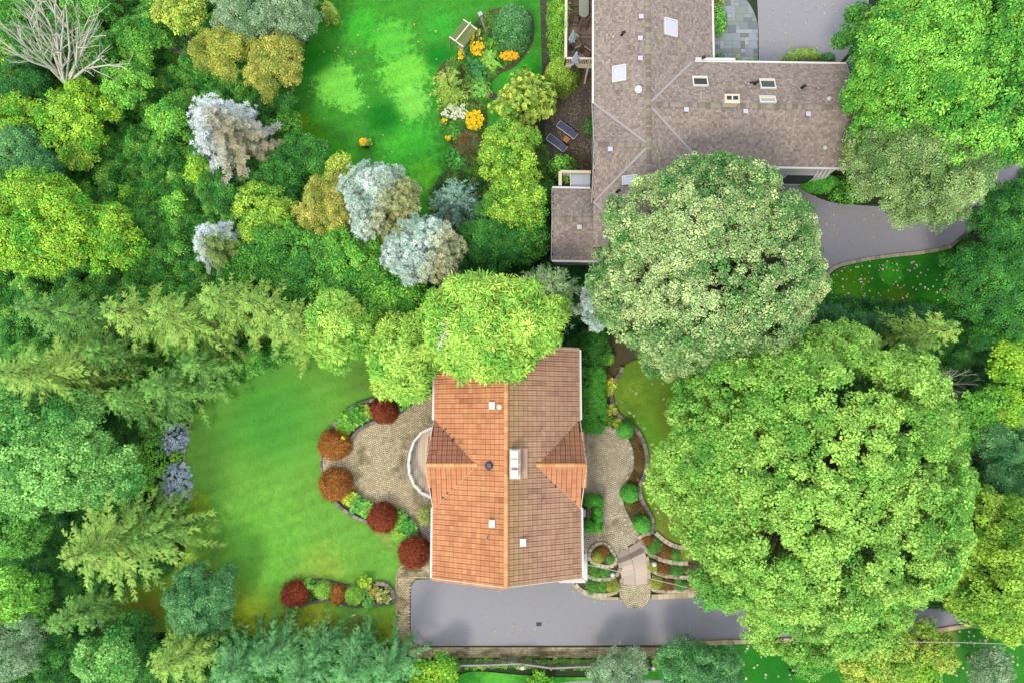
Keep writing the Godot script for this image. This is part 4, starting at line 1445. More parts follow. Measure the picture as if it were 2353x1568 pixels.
func build_shingled_house():
	var hr := 6.05
	var heW := 4.65
	var org := spot(1490, 240, hr)
	var h := thing("shingled_house", "low rambling house with weathered brown-grey shingle roofs and pale valleys", "house", Vector3(org.x, 0, org.z))
	h.rotation_degrees.y = -0.9
	var inv := h.transform.affine_inverse()
	var xr := 0.0
	var lo := func(px: float, py: float, y: float) -> Vector3: return inv * spot(px, py, y)
	var xw: float = (lo as Callable).call(1364, 200, heW).x
	var pw := (hr - heW) / (xr - xw)
	var heE := 4.1
	var xe: float = (lo as Callable).call(1636, 70, heE).x
	var pe := (hr - heE) / (xe - xr)
	var zN: float = (lo as Callable).call(1780, 146, 4.75).z
	var zS: float = (lo as Callable).call(1850, 384, 4.45).z
	var pN := (hr - 4.75) / (0.0 - zN)
	var pS := (hr - 4.45) / zS
	var xE: float = (lo as Callable).call(1957, 200, 5.2).x
	var zG: float = (lo as Callable).call(1420, 333, hr).z
	var gh := -xw
	var zTop: float = (lo as Callable).call(1480, -60, hr).z
	var zBot: float = (lo as Callable).call(1480, 560, hr).z
	var cols := [[136, 122, 116], [160, 146, 136], [180, 166, 152], [148, 134, 130], [194, 180, 164]]
	var roof := Node3D.new()
	roof.name = "roof"
	h.add_child(roof)
	var V := func(x: float, y: float, z: float) -> Vector3: return Vector3(x, y, z)
	var hy := func(z: float, p: float) -> float: return hr - p * absf(z)
	# where the east slope of the long wing meets the slopes of the east wing: the same height on both
	var xn := pN * -zN / pe          # at the north eave of the east wing
	var xs := pS * zS / pe
	lay_shingles(roof, [Vector3(0, hr, zTop), Vector3(0, hr, 0), Vector3(xn, hr - pN * -zN, zN), Vector3(xe, heE, zN - 0.5), Vector3(xe, heE, zTop)], cols)
	lay_shingles(roof, [Vector3(0, hr, zTop), Vector3(0, hr, zG), Vector3(xw, heW, zG - gh), Vector3(xw, heW, zTop)], cols)
	lay_shingles(roof, [Vector3(0, hr, 0), Vector3(xE, hr, 0), Vector3(xE - 0.1, hr + pN * zN, zN), Vector3(xn, hr + pN * zN, zN)], cols)
	lay_shingles(roof, [Vector3(0, hr, 0), Vector3(xE, hr, 0), Vector3(xE - 0.15, hr - pS * zS, zS), Vector3(xs, hr - pS * zS, zS)], cols)
	lay_shingles(roof, [Vector3(0, hr, 0), Vector3(xs, hr - pS * zS, zS), Vector3(xs, hr - pS * zS, zBot), Vector3(0, hr, zBot)], cols)
	lay_shingles(roof, [Vector3(0, hr, zG), Vector3(xw - 0.1, hr, zG), Vector3(xw - 0.1, heW, zG - gh), Vector3(xw, heW, zG - gh)], cols)
	lay_shingles(roof, [Vector3(0, hr, zG), Vector3(xw - 0.1, hr, zG), Vector3(xw - 0.1, heW + 0.05, zG + gh), Vector3(xw, heW, zG + gh)], cols)
	lay_shingles(roof, [Vector3(0, hr, zG), Vector3(xw, heW, zG + gh), Vector3(xw, heW, zBot), Vector3(0, hr, zBot)], cols)
	# the low wing at the south-west
	var wx0: float = (lo as Callable).call(1268, 515, 3.9).x
	var wz0: float = (lo as Callable).call(1300, 433, 3.35).z
	var wz1: float = (lo as Callable).call(1300, 598, 3.35).z
	var wzr := (wz0 + wz1) * 0.5 - 0.06
	var whr := 4.35
	lay_shingles(roof, [Vector3(wx0, whr, wzr), Vector3(0.5, whr, wzr), Vector3(0.5, 3.35, wz0), Vector3(wx0 + 0.05, 3.35, wz0)], cols)
	lay_shingles(roof, [Vector3(wx0, whr, wzr), Vector3(0.5, whr, wzr), Vector3(0.5, 3.35, wz1), Vector3(wx0 + 0.05, 3.35, wz1)], cols)
	# ridges
	var cap := [[150, 140, 124], [134, 122, 110], [164, 156, 140]]
	for r in [[Vector3(0, hr, zTop), Vector3(0, hr, zBot)], [Vector3(0.1, hr, 0), Vector3(xE, hr, 0)], [Vector3(-0.1, hr, zG), Vector3(xw - 0.1, hr, zG)], [Vector3(wx0, whr, wzr), Vector3(0.4, whr, wzr)]]:
		flat_caps(roof, r[0], r[1], cap)
	# valleys
	for v in [[Vector3(0, hr, 0), Vector3(xn, hr + pN * zN, zN)], [Vector3(0, hr, 0), Vector3(xs, hr - pS * zS, zS)], [Vector3(0, hr, zG), Vector3(xw, heW, zG - gh)], [Vector3(0, hr, zG), Vector3(xw, heW, zG + gh)], [Vector3(xw, heW + 0.02, zG + gh), Vector3(xw + 0.55, heW + 0.2, zG + gh + 0.6)]]:
		part(roof, "valley_flashing", unit_box, M.valley, bar(v[0] + Vector3.UP * 0.06, v[1] + Vector3.UP * 0.06, 0.17, 0.04))
	# gutters and rake boards
	for g in [[Vector3(xw - 0.07, heW, zTop), Vector3(xw - 0.07, heW, zG - gh)], [Vector3(xe + 0.07, heE, zTop), Vector3(xe + 0.07, heE, zN - 0.1)], [Vector3(xn + 0.2, hr + pN * zN, zN - 0.08), Vector3(xE - 0.1, hr + pN * zN, zN - 0.08)], [Vector3(xs + 0.2, hr - pS * zS, zS + 0.08), Vector3(xE - 0.15, hr - pS * zS, zS + 0.08)], [Vector3(wx0 + 0.05, 3.35, wz1 + 0.07), Vector3(0, 3.35, wz1 + 0.07)], [Vector3(wx0 + 0.02, 3.37, wz0 - 0.05), Vector3(xw - 0.1, 3.37, wz0 - 0.05)]]:
		gutter(roof, g[0], g[1], M.white, 0.14, 0.13)
	part(roof, "fascia", unit_box, M.white, bar(Vector3(xn + 0.25, hr + pN * zN + 0.03, zN - 0.22), Vector3(xn + 3.1, hr + pN * zN + 0.03, zN - 0.22), 0.2, 0.16))
	for g in [[Vector3(xE + 0.02, hr - 0.04, 0), Vector3(xE - 0.08, hr + pN * zN - 0.04, zN)], [Vector3(xE + 0.02, hr - 0.04, 0), Vector3(xE - 0.13, hr - pS * zS - 0.04, zS)], [Vector3(xw - 0.13, hr - 0.05, zG), Vector3(xw - 0.13, heW - 0.05, zG - gh)], [Vector3(xw - 0.13, hr - 0.05, zG), Vector3(xw - 0.13, heW - 0.05, zG + gh)], [Vector3(wx0 - 0.03, whr - 0.04, wzr), Vector3(wx0, 3.31, wz0)], [Vector3(wx0 - 0.03, whr - 0.04, wzr), Vector3(wx0, 3.31, wz1)]]:
		part(roof, "rake_board", unit_box, M.grey_siding, bar(g[0], g[1], 0.05, 0.2))
	# walls
	var q := 0.5
	wall_run(h, Vector3(xw + q, 0, zTop), Vector3(xw + q, 0, zBot), heW, M.grey_siding, [[0.2, 3.0, 1.6, 1.3], [0.45, 2.9, 1.8, 1.5]])
	wall_run(h, Vector3(xe - q, 0, zTop), Vector3(xe - q, 0, zN + 0.6), heE, M.grey_siding, [[0.5, 1.0, 1.6, 1.3]])
	wall_run(h, Vector3(xe - q, 0, zN + q), Vector3(xE - q, 0, zN + q), 4.6, M.grey_siding, [[0.2, 0.9, 1.6, 1.3], [0.6, 0.9, 2.0, 1.3]])
	wall_run(h, Vector3(xE - q, 0, zN + q), Vector3(xE - q, 0, zS - q), 4.6, M.grey_siding, [[0.5, 1.0, 1.4, 1.3]])
	wall_run(h, Vector3(xE - q, 0, zS - 0.35), Vector3(xs, 0, zS - 0.35), 4.3, M.white, [[0.2, 0.3, 2.4, 2.1], [0.6, 1.0, 1.6, 1.2]])
	for k in 4:
		part(h, "awning_bracket", unit_box, M.white, bar(Vector3(xE - 1.9 + k * 0.28, 4.1, zS - 0.2), Vector3(xE - 2.1 + k * 0.28, 3.4, zS + 0.35), 0.06, 0.08))
	wall_run(h, Vector3(wx0 + 0.4, 0, wz0 + 0.35), Vector3(wx0 + 0.4, 0, wz1 - 0.35), 3.3, M.grey_siding, [[0.5, 1.0, 1.4, 1.2]])
	wall_run(h, Vector3(wx0 + 0.4, 0, wz1 - 0.35), Vector3(0.4, 0, wz1 - 0.35), 3.3, M.grey_siding)
	wall_run(h, Vector3(wx0 + 0.4, 0, wz0 + 0.35), Vector3(xw, 0, wz0 + 0.35), 3.3, M.grey_siding)
	# roof fittings
	var rh := func(x: float, z: float) -> float:
		var main := hr - (pw * -x if x < 0 else pe * x)
		var wing := -99.0
		if x > 0:
			wing = hr - (pN * -z if z < 0 else pS * z)
		else:
			wing = hr - pw * absf(z - zG)
		if x < xw + 0.3 and z > zG + gh:
			return whr - absf(z - wzr) * (whr - 3.35) / (wz1 - wzr)
		return maxf(main, wing)
	var sit := func(px: float, py: float, up: float) -> Vector3:
		var y := 5.4
		var p := Vector3.ZERO
		for i in 4:
			p = (lo as Callable).call(px, py, y + up)
			y = (rh as Callable).call(p.x, p.z)
		p.y = y
		return p
	var slope_at := func(p: Vector3) -> Basis:
		var e := 0.12
		var dx: float = ((rh as Callable).call(p.x + e, p.z) - (rh as Callable).call(p.x - e, p.z)) / (2 * e)
		var dz: float = ((rh as Callable).call(p.x, p.z + e) - (rh as Callable).call(p.x, p.z - e)) / (2 * e)
		var y := Vector3(-dx, 1, -dz).normalized()
		var x := Vector3(1, dx, 0).normalized()
		x = (x - y * x.dot(y)).normalized()
		return Basis(x, y, x.cross(y))
	# skylights: x, y, width, depth, pane
	for s in [[1540, 62, 1.0, 1.2, "white"], [1424, 168, 0.92, 1.12, "white"], [1448, 413, 0.98, 0.58, "white"], [1609, 187, 1.0, 0.82, "open"], [1764, 193, 1.02, 0.82, "green"], [1764, 229, 1.05, 0.52, "light"]]:
		var p: Vector3 = (sit as Callable).call(s[0], s[1], 0.12)
		var bs: Basis = (slope_at as Callable).call(p)
		var sk := Node3D.new()
		sk.name = "skylight"
		sk.transform = Transform3D(bs, p)
		h.add_child(sk, true)
		for e in [[-1, 0], [1, 0], [0, -1], [0, 1]]:
			if e[0] != 0:
				part(sk, "frame", unit_block, M.white, place(Vector3(e[0] * s[2] * 0.5, 0.08, 0), 0, Vector3(0.09, 0.18, s[3] + 0.09)))
			else:
				part(sk, "frame", unit_block, M.white, place(Vector3(0, 0.078, e[1] * s[3] * 0.5), 0, Vector3(s[2] - 0.09, 0.18, 0.088)))
		var gm: Material = {"white": paint(pix(216, 218, 242), 0.3), "open": paint(pix(38, 36, 30), 0.3), "green": paint(pix(44, 74, 66), 0.12), "light": paint(pix(176, 184, 176), 0.2)}[s[4]]
		part(sk, "pane", unit_box, gm, place(Vector3(0, 0.11, 0), 0, Vector3(s[2] - 0.085, 0.02, s[3] - 0.085)))
		if s[4] == "open" or s[4] == "green":
			part(sk, "blind", unit_block, M.cream, place(Vector3(0, 0.14, -s[3] * 0.36), 0, Vector3(s[2] - 0.09, 0.05, 0.13)))
		if s[4] == "light":
			part(sk, "blind", unit_block, M.cream, place(Vector3(0, 0.14, -s[3] * 0.22), 0, Vector3(s[2] - 0.09, 0.05, 0.16)))
	for s in [[1473, 38], [1471, 88], [1471, 134], [1402, 343], [1577, 252], [1713, 256], [1857, 262], [1331, 522]]:
		var p: Vector3 = (sit as Callable).call(s[0], s[1], 0.2)
		var v := part(h, "roof_vent", bevel_box(Vector3(0.26, 0.24, 0.26), 0.03), M.metal, place(p + Vector3.UP * 0.1, 0.0))
		part(v, "vent_lid", bevel_box(Vector3(0.34, 0.05, 0.34), 0.02), paint(pix(214, 212, 222), 0.5), place(Vector3(0, 0.15, 0), 0.0))
	for s in [[1906, 226], [1897, 339]]:
		var p: Vector3 = (sit as Callable).call(s[0], s[1], 0.15)
		part(h, "dome_vent", lathe([[0.18, -0.1], [0.18, 0.14], [0.15, 0.2], [0.07, 0.25], [0.0, 0.26]], 14), paint(pix(206, 208, 196), 0.4), place(p))
	for s in [[1430, 77], [1614, 134], [1844, 200], [1419, 439], [1736, 191]]:
		var p: Vector3 = (sit as Callable).call(s[0], s[1], 0.2)
		var v := part(h, "vent_pipe", lathe([[0.15, -0.1], [0.1, 0.06], [0.075, 0.1], [0.075, 0.4], [0.05, 0.4], [0.05, 0.2]], 10), M.black, place(p))
		part(v, "vent_hood", bevel_box(Vector3(0.24, 0.12, 0.18), 0.03), M.black, place(Vector3(0.05, 0.4, 0.02), 0.4))
	part(h, "vent_arm", unit_block, M.black, place(((sit as Callable).call(1731, 190, 0.3)) + Vector3(0, 0.34, 0), 0.0, Vector3(0.5, 0.1, 0.1)))
	var gp: Vector3 = (sit as Callable).call(1493, 478, 0.2)
	# chimney of the shingled house
	var cp: Vector3 = (sit as Callable).call(1680, 230, 0.55)
	var ch := Node3D.new()
	ch.name = "chimney"
	ch.position = cp
	h.add_child(ch)
	part(ch, "stack", bevel_box(Vector3(0.92, 1.3, 0.56), 0.02), M.cream, place(Vector3(0, 0.1, 0)))
	part(ch, "chimney_cap", bevel_box(Vector3(1.04, 0.1, 0.68), 0.03), M.cream, place(Vector3(0, 0.76, 0)))
	for k in [-0.22, 0.22]:
		part(ch, "flue", bevel_box(Vector3(0.32, 0.06, 0.26), 0.02), M.dark, place(Vector3(k, 0.83, -0.03)))
	part(ch, "saddle", unit_block, M.metal, place(Vector3(0, 0.05, 0.42), 0, Vector3(0.95, 0.06, 0.1)))
	# satellite dish
	var dp: Vector3 = (sit as Callable).call(1467, 206, 0.35)
	var dish := Node3D.new()
	dish.name = "satellite_dish"
	dish.position = dp
	h.add_child(dish)
	part(dish, "mast", unit_box, M.metal, bar(Vector3.ZERO, Vector3(0, 0.4, 0), 0.05, 0.05))
	part(dish, "reflector", lathe([[0.0, 0.0], [0.12, 0.01], [0.22, 0.045], [0.26, 0.07]], 18), M.white, Transform3D(Basis(Vector3.RIGHT, 0.45) * Basis(Vector3.BACK, 0.4), Vector3(0, 0.42, 0)))
	part(dish, "feed_arm", unit_box, M.white, bar(Vector3(-0.02, 0.4, 0.05), Vector3(-0.2, 0.5, 0.26), 0.04, 0.04))
	# white-framed light well between the wings
	var box0 := spot(1287, 394, 3.2)
	var box1 := spot(1357, 428, 3.2)
	var lw := Node3D.new()
	lw.name = "light_well"
	h.add_child(lw)
	var k0 := inv * box0
	var k1 := inv * box1
	part(lw, "frame", unit_block, M.cream, bar(Vector3(k0.x, 3.1, k0.z), Vector3(k1.x, 3.1, k0.z), 0.2, 0.3))
	part(lw, "frame", unit_block, M.cream, bar(Vector3(k0.x, 3.098, k0.z), Vector3(k0.x, 3.098, k1.z), 0.24, 0.3))
	part(lw, "base", unit_box, M.soil, place(Vector3((k0.x + k1.x) * 0.5, 1.9, (k0.z + k1.z) * 0.5), 0, Vector3(k1.x - k0.x, 0.3, k1.z - k0.z)))
	part(lw, "cover_sheet", unit_block, paint(pix(190, 196, 206), 0.3), place(Vector3(lerpf(k0.x, k1.x, 0.66), 3.02, (k0.z + k1.z) * 0.5 + 0.06), 0, Vector3((k1.x - k0.x) * 0.66, 0.05, k1.z - k0.z - 0.14)))
	part(lw, "cross_bar", unit_box, M.cream, place(Vector3(lerpf(k0.x, k1.x, 0.34), 3.08, (k0.z + k1.z) * 0.5), 0, Vector3(0.07, 0.07, k1.z - k0.z)))
	for k in 6:
		part(lw, "slat", unit_box, M.cream, place(Vector3(lerpf(k0.x, k1.x, 0.06 + k * 0.045), 3.02, k0.z + 0.16), 0, Vector3(0.03, 0.1, 0.16)))
	# raised timber deck on the west side
	var fl := 2.8
	var dk := Node3D.new()
	dk.name = "raised_deck"
	h.add_child(dk)
	var dx0: float = (lo as Callable).call(1300, 60, fl + 0.95).x
	var dx1 := xw + q
	var dz1: float = (lo as Callable).call(1330, 134, fl + 0.95).z
	var dz0: float = zTop
	var boards := int((dz1 - dz0) / 0.14)
	var bc := [paint(pix(120, 100, 88), 0.75, M.fine_grain, 0.8), paint(pix(104, 86, 76), 0.75, M.fine_grain, 0.8), paint(pix(134, 114, 98), 0.75, M.fine_grain, 0.8)]
	for i in boards:
		part(dk, "deck_board", unit_box, bc[rng.randi() % 3], place(Vector3((dx0 + dx1) * 0.5, fl - 0.02, dz0 + (i + 0.5) * 0.14), 0, Vector3(dx1 - dx0, 0.04, 0.132)))
	part(dk, "rim_joist", unit_box, M.cream, bar(Vector3(dx0, fl - 0.2, dz1 + 0.02), Vector3(dx1, fl - 0.2, dz1 + 0.02), 0.06, 0.3))
	part(dk, "rim_joist", unit_box, M.cream, bar(Vector3(dx0, fl - 0.202, dz0), Vector3(dx0, fl - 0.202, dz1), 0.06, 0.3))
	railing(dk, PackedVector3Array([Vector3(dx0, fl, dz0), Vector3(dx0, fl, (dz0 + dz1) * 0.5), Vector3(dx0, fl, dz1)]), 0.95, 0.2, 0.14, M.cream)
	railing(dk, PackedVector3Array([Vector3(dx0, fl, dz1), Vector3(lerpf(dx0, dx1, 0.24), fl, dz1), Vector3(lerpf(dx0, dx1, 0.72), fl, dz1), Vector3(dx1, fl, dz1)]), 0.95, 0.14, 0.12, M.cream)
	for k in [0.05, 0.24, 0.72]:
		part(dk, "support_post", unit_box, M.cream, bar(Vector3(lerpf(dx0, dx1, k), 0, dz1), Vector3(lerpf(dx0, dx1, k), fl - 0.1, dz1), 0.12, 0.12))

func flat_caps(roof: Node3D, a: Vector3, b: Vector3, cols: Array):
	var n := maxi(1, int(a.distance_to(b) / 0.2))
	var mats := []
	for c in cols:
		mats.append(paint(pix(c[0], c[1], c[2]), 0.9, M.fine_grain, 1.7))
	var st := begin()
	for s in [-1.0, 1.0]:
		var t := Transform3D(Basis(Vector3.RIGHT, s * 0.36), Vector3(0, -0.028, s * 0.085))
		add_box(st, t, Vector3(1.25, 0.02, 0.19))
	var m := done(st)
	for i in n:
		var t := bar(a.lerp(b, float(i) / n), a.lerp(b, float(i + 1) / n), 1.0, 1.0)
		t.origin += Vector3.UP * (0.075 + 0.006 * (i % 2))
		part(roof, "ridge_shingle", m, mats[rng.randi() % mats.size()], t)

# ---------------------------------------------------------------- low block walls, kerbs, fence
func block_wall(called: String, label: String, category: String, pts: Array, base: float, top: float, wide: float, len: float, cols: Array, piece := "block", group := ""):
	var line := curve_px(pts, top, 0.05)
	var t := thing(called, label, category, Vector3(line[0].x, base, line[0].z), group)
	var mats := []
	for c in cols:
		mats.append(paint(pix(c[0], c[1], c[2]), 0.9, M.fine_grain, 1.4))
	var run := 0.0
	var from := line[0]
	for i in range(1, line.size()):
		run += line[i].distance_to(line[i - 1])
		if run >= len or i == line.size() - 1:
			if run > len * 0.3:
				var a := Vector3(from.x, (base + top) * 0.5, from.z) - t.position
				var b := Vector3(line[i].x, (base + top) * 0.5, line[i].z) - t.position
				var d := (b - a).normalized() * 0.006
				part(t, piece, unit_block, mats[rng.randi() % mats.size()], bar(a + d + Vector3.UP * R(-0.006, 0.008), b - d + Vector3.UP * R(-0.006, 0.008), wide * R(0.94, 1.04), top - base))
			run = 0.0
			from = line[i]
	return t

func bed(called: String, pts: Array, y: float, m: Material = null):
	structure(called, slab(flat(curve_px(pts, y, 0.3, true)), y - 0.9 if y > 0.5 else -0.1, y), m if m else M.soil)

func build_garden_walls():
	var grey := [[152, 144, 130], [136, 130, 118], [166, 158, 144], [122, 116, 106]]
	var pale := [[214, 202, 174], [198, 188, 162], [226, 214, 188], [186, 176, 152]]
	var dk := [[104, 100, 94], [90, 86, 82], [118, 114, 106]]
	var u := UP_PATH
	# west beds
	bed("north_west_bed", [[752, 1003], [775, 965], [815, 935], [850, 920], [905, 912], [930, 893], [958, 880], [962, 905], [945, 930], [915, 947], [860, 962], [825, 985], [795, 1015]], 0.16)
	block_wall("bed_wall", "grey block wall along the lawn side of the bed by the northern maroon maple", "garden wall", [[752, 1003], [760, 985], [775, 965], [795, 946], [820, 929], [850, 920], [880, 914], [905, 908], [922, 896]], 0.0, 0.32, 0.26, 0.4, grey)
	block_wall("bed_wall", "short grey block wall beside the round patio, inside the north-west bed", "garden wall", [[800, 1018], [812, 998], [830, 982], [850, 972], [868, 966]], 0.0, 0.3, 0.22, 0.4, grey)
	block_wall("bed_wall", "dark block wall between the patio and the bed next to the hose", "garden wall", [[912, 948], [930, 940], [945, 925], [956, 903], [962, 884]], 0.0, 0.3, 0.22, 0.4, dk)
	block_wall("bed_wall", "short low edging wall closing the patio towards the west lawn", "garden wall", [[739, 1030], [737, 1050], [737, 1072], [740, 1092]], 0.0, 0.14, 0.12, 0.4, grey)
	bed("south_west_bed", [[770, 1148], [790, 1112], [812, 1128], [838, 1152], [870, 1166], [905, 1172], [935, 1192], [955, 1220], [970, 1250], [958, 1270], [925, 1262], [905, 1215], [855, 1195], [815, 1180]], 0.16)
	block_wall("bed_wall", "grey block wall on the lawn side of the bed below the two southern maples", "garden wall", [[768, 1152], [785, 1168], [805, 1182], [825, 1192], [850, 1201]], 0.0, 0.32, 0.24, 0.4, grey)
	block_wall("bed_wall", "curved block wall between the round patio and the south-west bed", "garden wall", [[800, 1122], [815, 1136], [835, 1150], [860, 1160], [885, 1166], [910, 1172], [932, 1186], [950, 1207], [964, 1230], [976, 1254]], 0.0, 0.32, 0.24, 0.4, dk)
	bed("island_bed", [[668, 1345], [700, 1336], [760, 1337], [800, 1346], [850, 1343], [880, 1340], [900, 1358], [904, 1378], [870, 1386], [820, 1388], [770, 1378], [720, 1380], [680, 1385], [660, 1368]], 0.12)
	block_wall("bed_wall", "dark block wall along the north side of the island bed in the lawn", "garden wall", [[690, 1338], [720, 1334], [750, 1335], [775, 1342], [805, 1348], [835, 1346], [862, 1340]], 0.0, 0.26, 0.24, 0.38, dk)
	block_wall("bed_wall", "curved pale-edged block wall at the driveway end of the island bed", "garden wall", [[862, 1340], [882, 1341], [896, 1352], [903, 1368], [905, 1384]], 0.0, 0.26, 0.3, 0.3, grey)
	block_wall("bed_wall", "dark block wall along the south side of the island bed in the lawn", "garden wall", [[690, 1386], [720, 1382], [750, 1378], [775, 1382], [800, 1390], [830, 1392], [865, 1387], [903, 1384]], 0.0, 0.26, 0.24, 0.38, dk)
	block_wall("lawn_edging", "thin pale concrete edging between the blue-grey plants and the west lawn", "edging", [[433, 928], [436, 948], [436, 975], [430, 1000], [424, 1030], [421, 1060], [422, 1090], [430, 1112], [438, 1135], [436, 1160], [430, 1178]], 0.0, 0.1, 0.09, 0.6, [[206, 192, 150], [190, 178, 138]], "kerb_stone")
	# east side
	block_wall("bed_wall", "long winding grey block wall between the east lawn and the walk's planting bed", "garden wall", [[1431, 842], [1426, 855], [1417, 867], [1409, 883], [1405, 899], [1405, 913], [1408, 927], [1414, 942], [1424, 955], [1436, 965], [1449, 973], [1461, 984], [1471, 998], [1478, 1011], [1483, 1026], [1487, 1050], [1486, 1070], [1482, 1088], [1475, 1103], [1470, 1117], [1471, 1134], [1478, 1153], [1487, 1169], [1496, 1185], [1501, 1198], [1502, 1210], [1497, 1226]], u - 0.2, u + 0.26, 0.3, 0.44, grey)
	block_wall("walk_edging", "curved pale stone edging round the big paver circle of the east walk", "edging", [[1376, 980], [1398, 982], [1417, 989], [1434, 1002], [1446, 1020], [1452, 1042], [1453, 1066], [1446, 1090], [1434, 1108], [1427, 1125], [1427, 1146], [1431, 1164], [1440, 1183], [1450, 1203], [1461, 1220], [1470, 1234]], u - 0.2, u + 0.1, 0.26, 0.3, pale, "edging_stone")
	block_wall("walk_edging", "straight strip of pale stones along the house side of the east walk", "edging", [[1352, 986], [1352, 1020], [1352, 1060], [1350, 1100], [1347, 1128]], u - 0.2, u + 0.05, 0.2, 0.5, pale, "edging_stone")
	block_wall("walk_edging", "pale stone band crossing the walk below the big paver circle", "edging", [[1378, 1136], [1395, 1136], [1412, 1132], [1426, 1124]], u - 0.2, u + 0.055, 0.2, 0.3, pale, "edging_stone")
	block_wall("walk_edging", "pale stone band crossing the walk beside the clipped U-shaped hedge", "edging", [[1382, 1188], [1400, 1189], [1418, 1186], [1432, 1178]], u - 0.2, u + 0.056, 0.2, 0.3, pale, "edging_stone")
	block_wall("terrace_wall", "short pale block wall closing the bed behind the lowest round shrub", "garden wall", [[1467, 1236], [1476, 1229], [1487, 1225], [1498, 1225]], u - 0.3, u + 0.22, 0.26, 0.3, pale)
	block_wall("terrace_wall", "uppermost pale terrace wall curving below the east lawn towards the big tree", "garden wall", [[1506, 1223], [1516, 1232], [1527, 1241], [1540, 1249], [1555, 1255], [1570, 1258], [1588, 1257]], u - 0.5, u + 0.2, 0.32, 0.36, pale)
	block_wall("terrace_wall", "second pale terrace wall, beginning beside the top entrance step", "garden wall", [[1474, 1238], [1476, 1248], [1481, 1259], [1489, 1268], [1500, 1276], [1517, 1284], [1535, 1289], [1556, 1293], [1584, 1293]], 0.2, 0.72, 0.32, 0.36, pale)
	block_wall("terrace_wall", "third pale terrace wall, curving round the right-hand globe lamp", "garden wall", [[1486, 1277], [1488, 1290], [1493, 1303], [1504, 1313], [1522, 1320], [1545, 1324], [1570, 1326], [1595, 1324], [1617, 1321]], 0.0, 0.5, 0.3, 0.36, pale)
	block_wall("terrace_wall", "lowest pale terrace wall beside the driveway, ending in a hook", "garden wall", [[1491, 1306], [1491, 1325], [1494, 1345], [1502, 1355], [1525, 1358], [1550, 1358], [1580, 1357], [1606, 1354], [1620, 1346], [1628, 1333]], 0.0, 0.3, 0.26, 0.34, pale)
	block_wall("terrace_wall", "oval ring of pale blocks round the small bed by the corner balcony", "garden wall", [[1356, 1288], [1353, 1274], [1358, 1260], [1369, 1250], [1384, 1247], [1397, 1253], [1407, 1267], [1415, 1285], [1413, 1296], [1402, 1301], [1385, 1300], [1370, 1296], [1356, 1288]], u - 0.5, u + 0.2, 0.26, 0.3, pale)
	block_wall("walk_edging", "outer arc of pale stones round the oval bed by the balcony", "edging", [[1346, 1288], [1345, 1270], [1352, 1253], [1366, 1243], [1384, 1240], [1399, 1245], [1410, 1258], [1418, 1274]], u - 0.3, u + 0.06, 0.16, 0.36, pale, "edging_stone")
	block_wall("terrace_wall", "middle pale terrace wall left of the steps, round the left globe lamp", "garden wall", [[1349, 1322], [1362, 1328], [1380, 1331], [1398, 1330], [1414, 1323], [1424, 1311], [1426, 1298], [1421, 1290]], 0.0, 0.55, 0.28, 0.32, pale)
	block_wall("terrace_wall", "lowest pale terrace wall left of the steps, bordering the driveway", "garden wall", [[1322, 1341], [1332, 1353], [1348, 1361], [1366, 1365], [1386, 1367], [1404, 1364], [1420, 1355], [1427, 1341], [1429, 1326]], 0.0, 0.3, 0.28, 0.32, pale)
	block_wall("drive_kerb", "row of pale kerb stones between the driveway and the left terrace beds", "kerb", [[1316, 1337], [1324, 1350], [1338, 1361], [1358, 1368], [1380, 1373], [1420, 1374]], 0.0, 0.11, 0.2, 0.26, [[222, 208, 168], [206, 190, 150]], "kerb_stone")
	block_wall("drive_kerb", "row of cream kerb stones along the driveway towards the big tree", "kerb", [[1497, 1371], [1540, 1369], [1600, 1366], [1650, 1364], [1700, 1366]], 0.0, 0.12, 0.36, 0.42, [[222, 206, 164], [208, 190, 146], [230, 216, 176]], "kerb_stone")
	block_wall("drive_kerb", "long row of cream kerb stones on the driveway's south edge", "kerb", [[1560, 1484], [1620, 1477], [1700, 1474], [1760, 1472], [1815, 1470], [1930, 1466], [2020, 1460], [2090, 1455], [2160, 1447], [2222, 1438], [2320, 1428], [2400, 1424]], 0.0, 0.13, 0.3, 0.42, [[214, 192, 146], [200, 178, 132], [224, 206, 164]], "kerb_stone")
	block_wall("drive_kerb", "row of light kerb stones edging the driveway's paver apron on the lawn side", "kerb", [[911, 1482], [910, 1400], [910, 1340], [912, 1316], [918, 1304], [930, 1298], [1000, 1297]], 0.0, 0.08, 0.12, 0.22, [[206, 188, 142], [186, 168, 122]], "kerb_stone")
	block_wall("road_kerb", "curved row of grey kerb stones between the road and the small lawn", "kerb", [[1884, 676], [1888, 655], [1897, 636], [1914, 618], [1935, 608], [1960, 602], [2000, 594], [2060, 586], [2110, 581], [2160, 573], [2186, 566]], 0.0, 0.15, 0.26, 0.36, [[186, 178, 152], [164, 158, 136], [200, 190, 164]], "kerb_stone")
	block_wall("road_kerb", "row of grey kerb stones along the outer bend of the road", "kerb", [[2186, 566], [2215, 542], [2240, 520], [2275, 484], [2305, 455], [2340, 422], [2400, 370]], 0.0, 0.15, 0.22, 0.36, [[136, 132, 134], [118, 114, 118], [156, 152, 152]], "kerb_stone")
	# raised soil of the terraces
	bed("terrace_bed_upper", [[1474, 1238], [1498, 1227], [1527, 1243], [1556, 1256], [1620, 1258], [1660, 1300], [1584, 1293], [1520, 1284], [1486, 1264]], 0.62)
	bed("terrace_bed_middle", [[1482, 1262], [1520, 1286], [1584, 1295], [1660, 1300], [1660, 1325], [1617, 1321], [1560, 1325], [1505, 1313], [1488, 1292]], 0.38)
	bed("terrace_bed_lower", [[1490, 1300], [1510, 1316], [1560, 1328], [1617, 1323], [1660, 1330], [1650, 1356], [1606, 1354], [1510, 1356], [1493, 1340]], 0.2)
